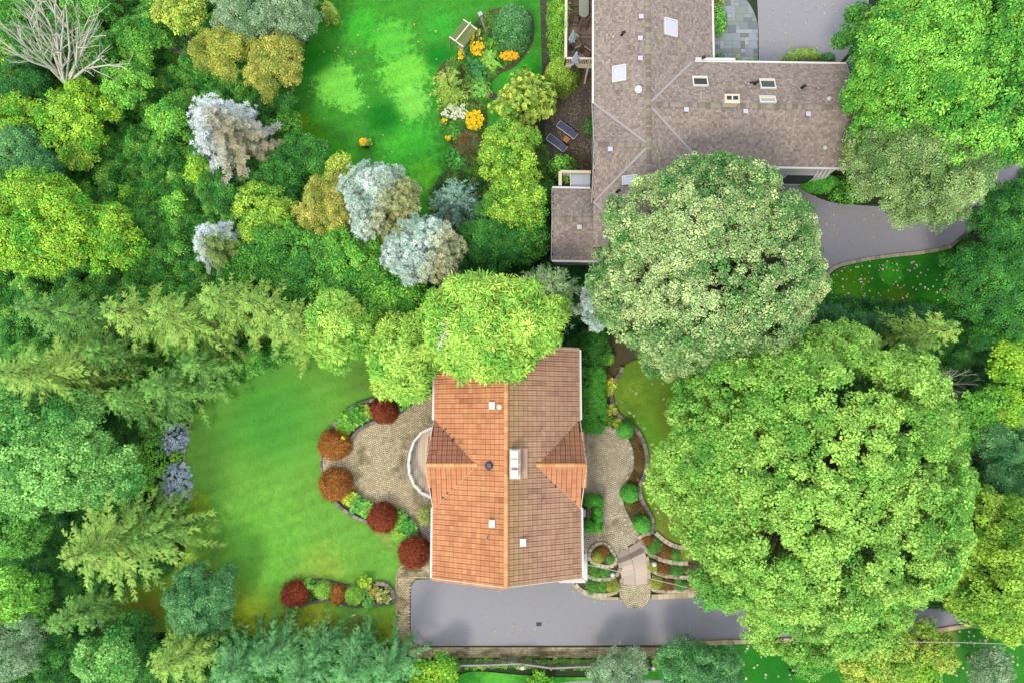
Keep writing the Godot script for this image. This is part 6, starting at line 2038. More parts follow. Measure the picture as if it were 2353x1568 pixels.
func build_garden_plants():
	var u := UP_PATH
	# red and orange thread-leaf maples
	var g := "thread-leaf maples along the west patio"
	shrub("threadleaf_maple", "wine-red thread-leaf maple dome between two leafy beds at the patio's north", "maple", 882, 940, 29, 1.3, "redmaple", {"base": 0.1, "group": g, "wobble": 0.2})
	shrub("threadleaf_maple", "orange-brown thread-leaf maple dome at the patio's north-west lawn corner", "maple", 767, 1021, 34, 1.3, "orangemaple", {"base": 0.1, "group": g, "squash": 0.92, "wobble": 0.2})
	shrub("threadleaf_maple", "orange-brown thread-leaf maple dome south of the gap in the patio edge", "maple", 770, 1113, 35, 1.35, "orangemaple", {"base": 0.1, "group": g, "wobble": 0.2})
	shrub("threadleaf_maple", "rusty red thread-leaf maple dome in the middle of the south-west bed", "maple", 878, 1188, 33, 1.3, "redmaple", {"base": 0.1, "group": g, "squash": 0.9, "wobble": 0.2})
	shrub("threadleaf_maple", "dark rusty thread-leaf maple dome beside the house, above the paver apron", "maple", 951, 1268, 34, 1.35, "redmaple", {"base": 0.1, "group": g, "wobble": 0.2})
	shrub("threadleaf_maple", "brownish thread-leaf maple mound at the west end of the island bed", "maple", 678, 1366, 31, 1.1, "redmaple", {"base": 0.05, "group": g, "squash": 0.85, "wobble": 0.3})
	shrub("barberry", "small orange barberry between the two lime balls in the island bed", "shrub", 775, 1364, 15, 0.7, "orangemaple", {"base": 0.1, "squash": 1.35, "wobble": 0.3})
	shrub("lime_ball_shrub", "round lime-green ball shrub, western one of two in the island bed", "shrub", 742, 1355, 20, 0.9, "limeball", {"base": 0.1, "group": "lime balls of the island bed"})
	shrub("lime_ball_shrub", "round lime-green ball shrub with yellow flowers beside it, eastern one in the island bed", "shrub", 812, 1367, 21, 0.95, "limeball", {"base": 0.1, "group": "lime balls of the island bed"})
	for q in [[709, 1345, 14, 0.5, [150, 214, 90], [90, 170, 60], "pale green leafy plant between the brown maple and the first lime ball"], [838, 1338, 15, 0.6, [200, 224, 60], [150, 200, 50], "yellow-green leafy plant overhanging the island bed's north wall"], [832, 1360, 17, 0.5, [120, 190, 80], [80, 150, 60], "mid-green leafy plant right of the eastern lime ball"], [856, 1360, 15, 0.45, [200, 180, 90], [130, 150, 60], "straw-coloured and green plant at the centre of the island bed's east end"], [880, 1368, 17, 0.5, [214, 216, 130], [160, 180, 80], "pale yellow feathery plant at the island bed's east tip"], [845, 1384, 12, 0.5, [130, 200, 100], [80, 160, 60], "green plant leaning over the island bed's south wall"], [706, 1372, 12, 0.3, [70, 140, 60], [40, 90, 40], "low dark green plant with white specks west of the first lime ball"]]:
		perennial("bed_plant", q[6], "plant", q[0], q[1], q[2], q[3], "hosta", q[4], q[5], 26, 0.55, 0.1)
	flower_patch("yellow_flowers", "few yellow flowers at the foot of the eastern lime ball", 820, 1380, 7, 6, 0.5, [[255, 236, 60], [252, 220, 40]], 20, 0.1)
	# north-west bed
	for q in [[800, 965, 24, 0.55, "broad pale green plant filling the west half of the north-west bed", [150, 214, 80], [90, 170, 60]], [826, 950, 22, 0.6, "mid-green leafy plant beside the wine-red maple", [110, 190, 70], [60, 140, 50]], [840, 945, 16, 0.5, "yellowish leafy plant close to the wine-red maple", [200, 222, 90], [140, 190, 60]], [786, 985, 16, 0.5, "lime leafy plant behind the north-west orange maple", [160, 214, 70], [100, 170, 50]], [924, 918, 22, 0.6, "fresh green leafy plant east of the wine-red maple", [130, 206, 84], [80, 160, 60]], [940, 905, 16, 0.6, "pale spotted plant under the bright tree's tips near the hose", [150, 190, 90], [100, 150, 60]]]:
		perennial("leafy_perennial", q[4], "plant", q[0], q[1], q[2], q[3], "hosta", q[5], q[6], 44, 0.7, 0.12)
	flower_patch("yellow_flowers", "small yellow flower tuft on top of the north-west orange maple", 785, 1006, 5, 4, 1.3, [[255, 236, 60], [252, 220, 50]], 10, 0.1)
	# south-west bed
	for q in [[800, 1142, 16, 0.5, "bright yellow-green hosta below the patio gap's orange maple", [214, 226, 70], [160, 206, 60]], [822, 1160, 20, 0.5, "large-leaved green hosta in the middle of the south-west bed's west half", [130, 204, 90], [80, 160, 60]], [843, 1168, 18, 0.5, "green and yellow hosta west of the rusty red maple", [150, 210, 90], [90, 170, 60]], [856, 1180, 14, 0.4, "small pale hosta at the lawn wall beside the rusty red maple", [190, 214, 100], [120, 180, 70]], [914, 1190, 18, 0.5, "light green leafy plant just east of the rusty red maple", [140, 214, 90], [80, 170, 60]], [936, 1210, 18, 0.5, "fresh green leafy plant near the curved dark wall, above the last maple", [120, 204, 84], [70, 160, 60]], [920, 1228, 18, 0.5, "green leafy plant with yellow tips at the lawn edge above the last maple", [170, 220, 80], [100, 180, 60]], [944, 1235, 14, 0.5, "blue-green leafy plant directly above the last maple", [110, 190, 100], [70, 150, 80]]]:
		perennial("hosta", q[4], "plant", q[0], q[1], q[2], q[3], "hosta", q[5], q[6], 30, 0.8, 0.12)
	flower_patch("yellow_flowers", "yellow flowers among the leaves between the rusty maples", 912, 1226, 6, 5, 0.55, [[240, 230, 70], [250, 214, 50]], 14, 0.1)
	perennial("blue_fescue", "blue-grey grassy tuft beside the curved wall and the house", "grass tuft", 977, 1227, 13, 0.4, "reed", [170, 186, 216], [120, 136, 170], 8, 0.33, 0.02)
	perennial("young_bamboo", "sparse yellow-green plant growing against the house wall on the pavers", "plant", 978, 1184, 20, 1.2, "lance", [170, 190, 70], [90, 130, 50], 30, 0.8, 0.02)
	# blue-grey plants at the lawn's west edge
	shrub("lavender", "blue-grey lavender mound at the lawn's west edge, the northern large one", "lavender", 396, 1000, 32, 0.7, "blue", {"group": "lavender along the west lawn", "squash": 1.25, "wobble": 0.35})
	shrub("lavender", "blue-grey lavender mound at the lawn's west edge, the southern large one", "lavender", 402, 1108, 32, 0.7, "blue", {"group": "lavender along the west lawn", "squash": 1.45, "wobble": 0.35})
	shrub("lime_shrub", "small yellow-lime shrub between the two lavender mounds", "shrub", 404, 1048, 14, 0.6, "lime", {"wobble": 0.3})
	shrub("lime_shrub", "yellow-lime plant just south of the southern lavender", "shrub", 424, 1162, 13, 0.5, "lime", {"wobble": 0.3})
	shrub("lime_shrub", "small orange-tinged lime plant just north of the northern lavender", "shrub", 424, 966, 10, 0.5, "yellowgreen", {"wobble": 0.3})
	shrub("loose_hedge", "narrow strip of light green hedge west of the lavender", "hedge", 349, 1052, 24, 1.3, "fresh", {"squash": 2.9, "box": 4.0, "wobble": 0.3, "n": 1.3})
	# clipped hedges and balls east of the house
	shrub("clipped_hedge", "long clipped rectangular hedge block along the tiled house's east wall", "hedge", 1362, 918, 26, 1.5, "hedge", {"base": u - 0.2, "squash": 2.75, "box": 9.0, "wobble": 0.04, "n": 1.5})
	shrub("clipped_hedge", "dark clipped hedge behind the house corner, below the sage conifer", "hedge", 1364, 800, 32, 1.9, "deep", {"base": 0.4, "squash": 1.3, "box": 5.0, "wobble": 0.15, "n": 1.6})
	shrub("lime_shrub", "small round lime-green shrub at the corner of the dark hedge by the big maple", "shrub", 1396, 823, 15, 1.0, "limeball", {"base": u - 0.1})
	for q in [[1362, 1148, 19, 0.62, "north arm of the U-shaped clipped hedge round the heat pump"], [1371, 1177, 10, 1.9, "middle block of the U-shaped clipped hedge, beside the paved walk"], [1362, 1207, 19, 0.6, "south arm of the U-shaped clipped hedge round the heat pump"]]:
		shrub("box_hedge", q[4], "hedge", q[0], q[1], q[2], 1.3, "hedge", {"base": u - 0.2, "squash": q[3], "box": 7.0, "wobble": 0.05, "n": 1.5, "group": "arms of the U-shaped hedge"})
	for q in [[1437, 986, 19, "clipped green ball at the top of the walk bed, below the long rectangular hedge"], [1447, 1132, 21, "clipped green ball in the walk bed level with the U-shaped hedge's top"], [1476, 1203, 20, "clipped green ball at the lower end of the walk bed, above the terrace walls"]]:
		shrub("clipped_ball", q[3], "shrub", q[0], q[1], q[2], 1.15, "ball", {"base": u - 0.05, "wobble": 0.05, "n": 1.4, "group": "clipped balls of the walk bed"})
	# low planting of the walk bed and terraces
	for q in [[1404, 880, 12, 0.4, [226, 230, 90], [190, 210, 70], "butter-yellow hosta in the walk bed beside the long hedge's top", "hosta", u], [1400, 898, 9, 0.35, [220, 226, 80], [180, 206, 70], "small butter-yellow hosta just below the larger one", "hosta", u], [1400, 942, 15, 0.45, [220, 226, 90], [140, 180, 60], "yellow variegated plant in the walk bed halfway along the long hedge", "hosta", u], [1398, 962, 16, 0.4, [130, 170, 60], [70, 110, 40], "dark green straggly plant above the top clipped ball", "hosta", u], [1418, 972, 10, 0.35, [200, 214, 70], [140, 170, 50], "yellowish plant touching the top clipped ball", "hosta", u], [1392, 866, 10, 0.3, [150, 100, 60], [90, 120, 40], "brown and green low plant beside the top of the long hedge", "hosta", u]]:
		perennial("border_plant", q[6], "plant", q[0], q[1], q[2], q[3], q[7], q[4], q[5], 22, 0.55, q[8])
	for q in [[1462, 1010, 13, "reddish ground plant below the top clipped ball"], [1468, 1040, 13, "olive ground plant beside the big paver circle's bend"], [1468, 1068, 13, "straw-green ground plant in the narrow part of the walk bed"], [1457, 1100, 14, "red-brown plant right above the middle clipped ball"], [1455, 1160, 14, "dark red plant between the middle and lowest clipped balls"], [1476, 1172, 14, "olive and red plant beside the wall between the clipped balls"], [1446, 1158, 9, "light green plant at the walk edge below the middle clipped ball"]]:
		var i: int = int(q[1]) % 3
		perennial("ground_plant", q[3], "plant", q[0], q[1], q[2], 0.3, "small", [[176, 120, 66], [170, 170, 80], [150, 80, 50]][i], [[100, 130, 50], [110, 140, 60], [110, 120, 50]][i], 34, 0.55, u + 0.02, 1.2)
	for q in [[1490, 1240, 14, 0, "dark red and green plant in the top right terrace bed by the round shrub", 0.6], [1508, 1250, 15, 1, "green plant beside the uppermost terrace wall", 0.6], [1530, 1268, 15, 0, "dark red plant in the middle of the top right terrace bed", 0.6], [1556, 1276, 15, 1, "blue-green plant at the east end of the top right terrace bed", 0.6], [1575, 1272, 16, 2, "yellow-green feathery plant under the big tree's edge on the top terrace", 0.6], [1500, 1262, 10, 1, "low green plant between the two upper terrace walls", 0.6], [1500, 1302, 10, 2, "straw plant beside the right globe lamp", 0.4], [1525, 1306, 15, 0, "reddish plant on the middle right terrace", 0.4], [1555, 1310, 15, 1, "fresh green plant on the middle right terrace near the big tree", 0.4], [1508, 1338, 15, 2, "yellow-green plant at the steps' end of the lowest right bed", 0.2], [1535, 1342, 15, 0, "red-green plant in the middle of the lowest right bed", 0.2], [1565, 1342, 15, 1, "mid-green plant in the lowest right bed beneath the cable", 0.2], [1595, 1340, 15, 0, "dark red plant near the hook of the lowest terrace wall", 0.2], [1386, 1268, 13, 0, "reddish plant in the middle of the oval bed", 0.86], [1374, 1280, 13, 2, "straw-green plant at the left of the oval bed", 0.86], [1402, 1284, 8, 1, "small green plant at the right tip of the oval bed", 0.86], [1366, 1310, 16, 1, "green leafy plant in the bed between the balcony and the left globe lamp", 0.45], [1390, 1312, 14, 1, "light green leafy plant just left of the left globe lamp", 0.45], [1362, 1348, 16, 1, "green shrubby plant at the driveway end of the lowest left bed", 0.22], [1382, 1345, 15, 1, "mid-green shrubby plant in the centre of the lowest left bed", 0.22], [1408, 1346, 16, 2, "yellow-green shrub at the right end of the lowest left bed", 0.22]]:
		var c: Array = [[[170, 84, 54], [96, 120, 46]], [[120, 190, 70], [60, 130, 50]], [[206, 206, 84], [140, 170, 60]]][q[3]]
		perennial("terrace_plant", q[4], "plant", q[0], q[1], q[2], 0.42, "small", c[0], c[1], 50, 0.7, q[5])
	# the flower garden of the north lawn
	bed("flower_bed", [[1075, 95], [1100, 40], [1160, 15], [1220, 30], [1225, 90], [1205, 130], [1180, 155], [1145, 172], [1125, 195], [1118, 235], [1120, 290], [1120, 330], [1250, 330], [1262, 460], [1240, 600], [1150, 620], [1050, 540], [985, 480], [1000, 420], [1050, 360], [1020, 310], [1012, 250], [1050, 230], [1060, 200], [1000, 190], [1020, 140], [1060, 130]], 0.03)
	shrub("grey_green_shrub", "large round grey-green shrub beside the flower bed at the top of the lawn", "shrub", 1178, 62, 43, 2.4, "bluish", {"wobble": 0.12, "squash": 1.2, "n": 1.5})
	conifer("golden_conifer", "yellow-green feathery conifer at the west side of the flower bed", "conifer", 1027, 176, 46, 3.2, "firlime", {"low": 0.03, "n": 1.5, "shape": 0.55, "droop": 0.15})
	flower_patch("yellow_flowers", "drift of yellow flowers beside the garden swing", 1088, 76, 20, 16, 0.7, [[255, 234, 60], [252, 210, 40]], 70)
	flower_patch("yellow_flowers", "drift of orange-yellow flowers in the middle of the flower bed", 1096, 108, 20, 20, 0.7, [[255, 218, 50], [252, 194, 40]], 150)
	flower_patch("yellow_flowers", "dense patch of golden flowers below the grey-green shrub", 1172, 126, 26, 14, 0.6, [[255, 212, 44], [252, 184, 36]], 240)
	flower_patch("yellow_flowers", "two tufts of yellow flowers right of the golden conifer", 1058, 124, 8, 14, 0.6, [[255, 228, 60], [252, 204, 40]], 45)
	flower_patch("yellow_flowers", "rich patch of deep yellow flowers right of the white ones", 1090, 274, 24, 28, 0.7, [[255, 224, 36], [252, 200, 24]], 300)
	flower_patch("yellow_flowers", "small yellow tuft at the lawn edge left of the ornamental grass", 1030, 316, 8, 7, 0.5, [[255, 218, 40], [252, 194, 30]], 36)
	flower_patch("yellow_flowers", "few yellow blooms under the white flowers at the lawn edge", 1020, 278, 8, 9, 0.5, [[255, 234, 60], [252, 210, 40]], 24)
	flower_patch("white_flowers", "broad patch of white flowers bordering the lawn, below the dark slab", 1045, 254, 34, 22, 0.7, [[244, 246, 226], [216, 232, 180]], 260, 0.0, [150, 200, 70])
	perennial("fern", "bright green fern in the middle of the flower bed", "fern", 1124, 138, 24, 0.7, "frond", [170, 226, 90], [110, 190, 70], 26, 0.9)
	perennial("fern", "light green ferny plant between the swing and the grey-green shrub", "fern", 1136, 100, 18, 0.6, "frond", [120, 200, 60], [70, 150, 50], 22, 0.7)
	perennial("leafy_perennial", "dark bluish-green leafy mass below the ferns of the flower bed", "plant", 1098, 160, 26, 0.6, "hosta", [90, 170, 90], [50, 120, 60], 70, 0.6)
	perennial("leafy_perennial", "pale green broad-leaved plants above the terracotta pots", "plant", 1104, 205, 26, 0.5, "hosta", [160, 220, 100], [100, 180, 70], 60, 0.6)
	perennial("leafy_perennial", "green leafy growth below the yellow flowers at the lawn edge", "plant", 1040, 300, 22, 0.5, "hosta", [110, 190, 70], [60, 140, 50], 50, 0.6)
	perennial("leafy_perennial", "mid-green leafy growth beside the ornamental grass's foot", "plant", 1048, 366, 26, 0.6, "hosta", [110, 196, 80], [60, 150, 60], 50, 0.6)
	perennial("leafy_perennial", "dark green leafy growth behind the swing's end", "plant", 1078, 130, 18, 0.5, "hosta", [80, 160, 60], [40, 110, 50], 40, 0.6)
	perennial("ornamental_grass", "tussock of ornamental grass, brown on one side and green on the other", "grass tuft", 1076, 334, 24, 1.0, "reed", [150, 190, 130], [160, 110, 70], 34, 0.75, 0.0, 1.25)
	# shrubs round the shingled house
	shrub("round_hedge", "big egg-shaped lime hedge at the corner of the raised deck", "hedge", 1291, 170, 38, 2.6, "goldhedge", {"squash": 1.22, "wobble": 0.06, "n": 1.7, "turn": -0.5})
	shrub("climbing_hedge", "tall lime-green hedge climbing along the raised deck's railing", "hedge", 1284, 55, 23, 3.4, "limehedge", {"squash": 3.4, "box": 3.0, "wobble": 0.3, "n": 1.5})
	shrub("bush", "green bush between the climbing hedge and the egg-shaped hedge", "shrub", 1288, 125, 18, 1.7, "mid", {"wobble": 0.3})
	shrub("bush", "bright green bush above the white-framed light well", "shrub", 1293, 384, 30, 1.6, "fresh", {"wobble": 0.25, "squash": 0.9})
	shrub("bush", "small dark bush against the wall of the cobbled patio", "shrub", 1354, 292, 12, 1.0, "deep", {"wobble": 0.3, "squash": 1.4})
	shrub("bush", "shady green bush beside the low south-west wing", "shrub", 1262, 452, 20, 1.5, "deep", {"wobble": 0.3, "squash": 2.0})
	shrub("bush", "bright green shrub against the east wall by the stone court", "shrub", 1650, 46, 17, 1.2, "fresh", {"wobble": 0.25, "squash": 1.8})
	shrub("bush", "small green plant in the corner of the stone court", "shrub", 1651, 134, 10, 0.8, "fresh", {"wobble": 0.3})
	shrub("bush", "pale flowering shrub at the top edge beside the roof corner", "shrub", 1648, 2, 18, 1.6, "lemon", {"wobble": 0.3, "squash": 0.7})
	shrub("bush", "small yellow-green plant by the gutter below the stone court", "shrub", 1690, 140, 10, 0.7, "goldhedge", {"wobble": 0.3, "squash": 0.6})
	shrub("bush", "small lime plant by the gutter, next to the stone court's curved edge", "shrub", 1728, 142, 16, 0.5, "limehedge", {"wobble": 0.3, "squash": 0.4})
	shrub("clipped_shrub", "low rounded lime hedge along the forecourt's south side", "hedge", 1842, 134, 38, 1.4, "goldhedge", {"squash": 0.4, "box": 3.0, "wobble": 0.06, "n": 2.0})
	shrub("clipped_shrub", "dark green rounded hedge next to the lime one by the forecourt", "hedge", 1898, 140, 19, 1.2, "deep", {"squash": 0.75, "wobble": 0.08, "n": 1.7})
	shrub("bush", "bluish bush at the forecourt corner with pale pebbly flowers", "shrub", 1948, 168, 22, 1.2, "bluish", {"wobble": 0.3, "squash": 1.3})
	shrub("bush", "dark green shrub strip below the white south wall, next to the big maple", "shrub", 1886, 420, 40, 1.3, "hedge", {"wobble": 0.15, "squash": 0.5, "n": 1.4})
	shrub("bush", "green shrub strip reaching the road under the grey-green willow", "shrub", 1950, 440, 38, 1.3, "mid", {"wobble": 0.3, "squash": 0.7})
	# potted sprig in the light well
	perennial("potted_sprig", "leafy green plant growing in the open half of the light well", "plant", 1300, 408, 12, 0.5, "hosta", [150, 200, 90], [90, 150, 60], 16, 0.5, 2.3)
	# the creeper along the driveway's south side
	var cr := thing("creeper_hedge", "long low creeper hedge of small light green leaves between pavers and fence", "hedge", Vector3.ZERO)
	strewn(cr, "foliage", [[962, 1510], [1100, 1508], [1250, 1508], [1400, 1508], [1530, 1507], [1530, 1528], [1400, 1530], [1300, 1530], [1180, 1526], [1060, 1530], [965, 1528]], 0.25, 0.75, 55.0, "small", [[70, 140, 50], [130, 200, 80], [190, 226, 110]], 0.75, 0.0, 1.2)

# ---------------------------------------------------------------- trees
func bare_limbs(st: SurfaceTool, a: Vector3, b: Vector3, r: float, depth: int):
	var mid := a.lerp(b, 0.5) + Vector3(R(-1, 1), R(-0.5, 1), R(-1, 1)) * a.distance_to(b) * 0.06
	add_tube(st, PackedVector3Array([a, mid, b]), PackedFloat32Array([r, r * 0.75, r * 0.4]), 5)
	if depth <= 0:
		return
	var d := (b - a).normalized()
	var n := 5 if depth > 1 else 4
	for i in n:
		var t := R(0.25, 0.95)
		var p := a.lerp(mid, t * 2.0) if t < 0.5 else mid.lerp(b, t * 2.0 - 1.0)
		var side := d.cross(Vector3(R(-1, 1), R(-1, 1), R(-1, 1))).normalized()
		var dir := (d * R(0.7, 1.2) + side * R(0.35, 0.8) + Vector3.UP * 0.15).normalized()
		bare_limbs(st, p, p + dir * a.distance_to(b) * R(0.25, 0.5), r * 0.42, depth - 1)

func bare_tree():
	var base := spot(182, 236, 0.0)
	var t := thing("dead_tree", "tall bare dead tree with pale branches fanning out over the forest", "tree", Vector3(base.x, 0, base.z))
	var j := spot(150, 196, 3.2) - t.position
	var trunk := begin()
	add_tube(trunk, PackedVector3Array([Vector3(0, -0.2, 0), spot(172, 220, 1.4) - t.position, j]), PackedFloat32Array([0.26, 0.2, 0.15]), 8)
	part(t, "trunk", done(trunk), M.pale_bark)
	for q in [[4, 66, 9.5], [2, 108, 8.0], [58, 26, 10.5], [66, 46, 10.0], [92, 16, 11.0], [108, 40, 10.5], [124, 8, 11.0], [146, 24, 10.5], [150, 10, 10.8], [178, 62, 9.5], [206, 62, 9.0], [216, 42, 9.2], [238, 128, 7.5], [254, 148, 7.0], [120, 120, 8.0], [40, 90, 9.0]]:
		var st := begin()
		var e := spot(q[0], q[1], q[2]) - t.position
		var from := j.lerp(spot(118, 140, 5.5) - t.position, R(0.0, 0.9)) if q[0] < 170 else j.lerp(e, R(0.0, 0.15)) + Vector3(R(-0.2, 0.2), 0, R(-0.2, 0.2))
		bare_limbs(st, from, e  , 0.09, 2)
		part(t, "branch", done(st), M.pale_bark)
	var stub := begin()
	bare_limbs(stub, spot(170, 218, 1.5) - t.position, spot(136, 222, 2.6) - t.position, 0.06, 1)
	part(t, "branch", done(stub), M.pale_bark)

func twig_bush(called: String, label: String, px: float, py: float, rpx: float, h: float, m: Material, n := 9, depth := 2):
	var c := spot(px, py, h * 0.6)
	var r := rpx * mpp(c)
	var t := thing(called, label, "shrub", Vector3(c.x, 0, c.z))
	for i in n:
		var a := TAU * i / n + R(-0.3, 0.3)
		var st := begin()
		bare_limbs(st, Vector3(cos(a) * 0.1, 0, sin(a) * 0.1), Vector3(cos(a) * r * R(0.7, 1.0), h * R(0.7, 1.0), sin(a) * r * R(0.7, 1.0)), 0.035, depth)
		part(t, "branch", done(st), m)

func build_trees():
	bare_tree()
	var B := "broadleaf_tree"
	var S := "woodland_shrub"
	# ------------------------------------------------ giants near the houses
	leafy("big_maple", "huge round maple with pale leaf tips between the two houses", "tree", 1620, 630, 254, 13.0, "maple", {"n": 1.2, "v": 5.5, "gap": 0.05})
	leafy("big_light_tree", "huge light green tree with a loose crown over the east end of the driveway", "tree", 1866, 1090, 342, 14.0, "summer", {"n": 1.1, "v": 5.5, "gap": 0.1})
	leafy("big_light_tree", "loose light green tree hanging over the driveway, below the huge one", "tree", 1884, 1380, 140, 9.0, "summer", {"n": 1.0, "gap": 0.15, "stretch": 1.25})
	leafy("leafy_street_tree", "broad fresh green maple filling the top right corner beside the forecourt", "tree", 2190, 170, 232, 12.0, "fresh", {"n": 1.4, "v": 5.0, "gap": 0.08})
	leafy("leafy_street_tree", "darker green small-leaved tree at the forecourt's east edge", "tree", 1990, 85, 58, 7.0, "mid", {"n": 1.5})
	leafy("grey_green_willow", "grey-green willow-like tree over the road beside the shingled house's end", "tree", 2105, 368, 150, 9.5, "greysage", {"n": 1.4, "v": 4.2, "gap": 0.08})
	leafy("yellow_green_tree", "yellow-green tree at the east edge above the end of the driveway", "tree", 2300, 1300, 150, 10.0, "yellowgreen", {"n": 1.4, "v": 4.5, "gap": 0.09})
	# the bright pointed-leaf tree that hangs over the tiled roof
	leafy("bright_roof_tree", "bright green pointed-leaf tree hanging over the tiled roof's north end, around the aerial", "tree", 1110, 756, 118, 8.6, "bright", {"n": 1.5, "v": 2.6, "at": 0.82, "stretch": 1.05, "gap": 0.1})
	leafy("bright_roof_tree", "bright green pointed-leaf tree drooping over the patio's north end, left of the aerial", "tree", 936, 822, 84, 7.0, "bright", {"n": 1.4, "v": 2.6, "stretch": 1.0, "gap": 0.08})
	leafy("bright_roof_tree", "lime-green pointed-leaf tree between the aerial and the sage conifer", "tree", 1212, 742, 78, 8.6, "bright", {"n": 1.5, "v": 3.0, "at": 0.8})
	leafy("bright_roof_tree", "yellowish pointed-leaf tree at the top edge of the west lawn", "tree", 790, 760, 72, 7.2, "bright", {"n": 1.3, "v": 3.0, "gap": 0.1})
	conifer("sage_conifer", "tall sage-green conifer at the corner where the two roofs come closest", "conifer", 1270, 650, 86, 9.0, "firsage", {"n": 2.0, "shape": 0.5, "droop": 0.25})
	conifer("sage_conifer", "smaller sage-green conifer right below the round silver spruce", "conifer", 1044, 652, 54, 7.0, "firsage", {"n": 1.8, "shape": 0.5})
	leafy("silver_spruce", "silver-blue spruce half hidden under the big maple's west side", "conifer", 1374, 704, 46, 6.5, "silver", {"n": 1.8, "stretch": 0.8, "v": 2.6})
	# silver spruces
	leafy("silver_spruce", "round silver spruce with an olive east side, at the south end of the north lawn", "conifer", 876, 474, 82, 7.0, "silver", {"n": 1.7, "v": 3.4, "other": [172, 180, 120], "way": Vector2(0.88, 0.48), "from": 0.25})
	leafy("silver_spruce", "round silver spruce with a beige east side, above the small sage conifer", "conifer", 976, 584, 77, 6.8, "silver", {"n": 1.7, "v": 3.2, "other": [190, 196, 150], "way": Vector2(0.92, 0.4), "from": 0.35})
	conifer("white_spruce", "big white-needled spruce with bare brown twigs at its foot, west of the north lawn", "conifer", 470, 252, 96, 8.5, "whitespruce", {"n": 1.9, "low": 0.2, "shape": 0.6, "droop": 0.1, "other": [176, 172, 140], "way": Vector2(0.75, 0.66), "from": 0.35, "bark": "pale_bark"})
	conifer("white_spruce", "smaller white-needled spruce among the undergrowth south-west of the big one", "conifer", 470, 542, 66, 6.5, "whitespruce", {"n": 1.6, "low": 0.2, "shape": 0.6, "droop": 0.1, "other": [130, 160, 84], "way": Vector2(0.7, 0.7), "from": 0.15, "bark": "pale_bark"})
	conifer("blue_green_spruce", "spreading silver-green spruce below the ornamental grass", "conifer", 1042, 446, 70, 4.5, "spruceblue", {"n": 2.0, "low": 0.05, "shape": 0.55, "droop": 0.15})
	# yellow and sage trees at the lawn's west side
	leafy(B, "golden-yellow tree on the left edge of the north lawn", "tree", 630, 152, 66, 6.0, "gold", {"n": 1.5})
	leafy(B, "olive-yellow tree beside the golden one, further from the lawn", "tree", 508, 118, 62, 6.0, "olive", {"n": 1.5})
	leafy(B, "pale sage tree at the top edge of the photo, left of the north lawn", "tree", 570, 18, 72, 6.5, "sage", {"n": 1.5})
	leafy(B, "grey-sage tree touching the north lawn's top left corner", "tree", 668, 24, 66, 6.0, "sage", {"n": 1.4})
	conifer("small_beige_conifer", "small beige-yellow conifer tip at the lawn's top left corner", "conifer", 748, 10, 14, 2.2, "firlime", {"n": 1.4})
	leafy(B, "golden tree at the lawn's south-west corner, left of the round silver spruce", "tree", 760, 476, 68, 6.0, "gold", {"n": 1.6})
	leafy(B, "small lemon-yellow tree just above the golden one at the lawn corner", "tree", 782, 404, 36, 4.5, "lemon", {"n": 1.4})
	leafy(B, "yellow-lime tree at the top edge between dead tree and sage trees", "tree", 408, 18, 58, 5.5, "lemon", {"n": 1.4})
	# lime group beside the cobbled patio
	leafy(B, "large lime-green tree left of the loungers", "tree", 1170, 352, 68, 5.5, "yellowgreen", {"n": 1.6, "lobe": 0.7})
	leafy(B, "lime-green tree below the loungers' tree, reaching the low wing", "tree", 1190, 464, 60, 5.5, "yellowgreen", {"n": 1.6, "lobe": 0.7})
	leafy("rhododendron", "rhododendron with yellow-tipped rosettes beside the cobbled path", "shrub", 1204, 236, 60, 3.2, "rhodo", {"n": 1.7, "v": 1.6, "gap": 0.1})
	leafy(S, "dark green shrub mass below the silver-green spruce", "shrub", 1130, 552, 74, 4.0, "deep", {"n": 1.5})
	leafy(S, "shaded green shrub between the lime trees and the low wing", "shrub", 1196, 545, 52, 3.5, "mid", {"n": 1.4})
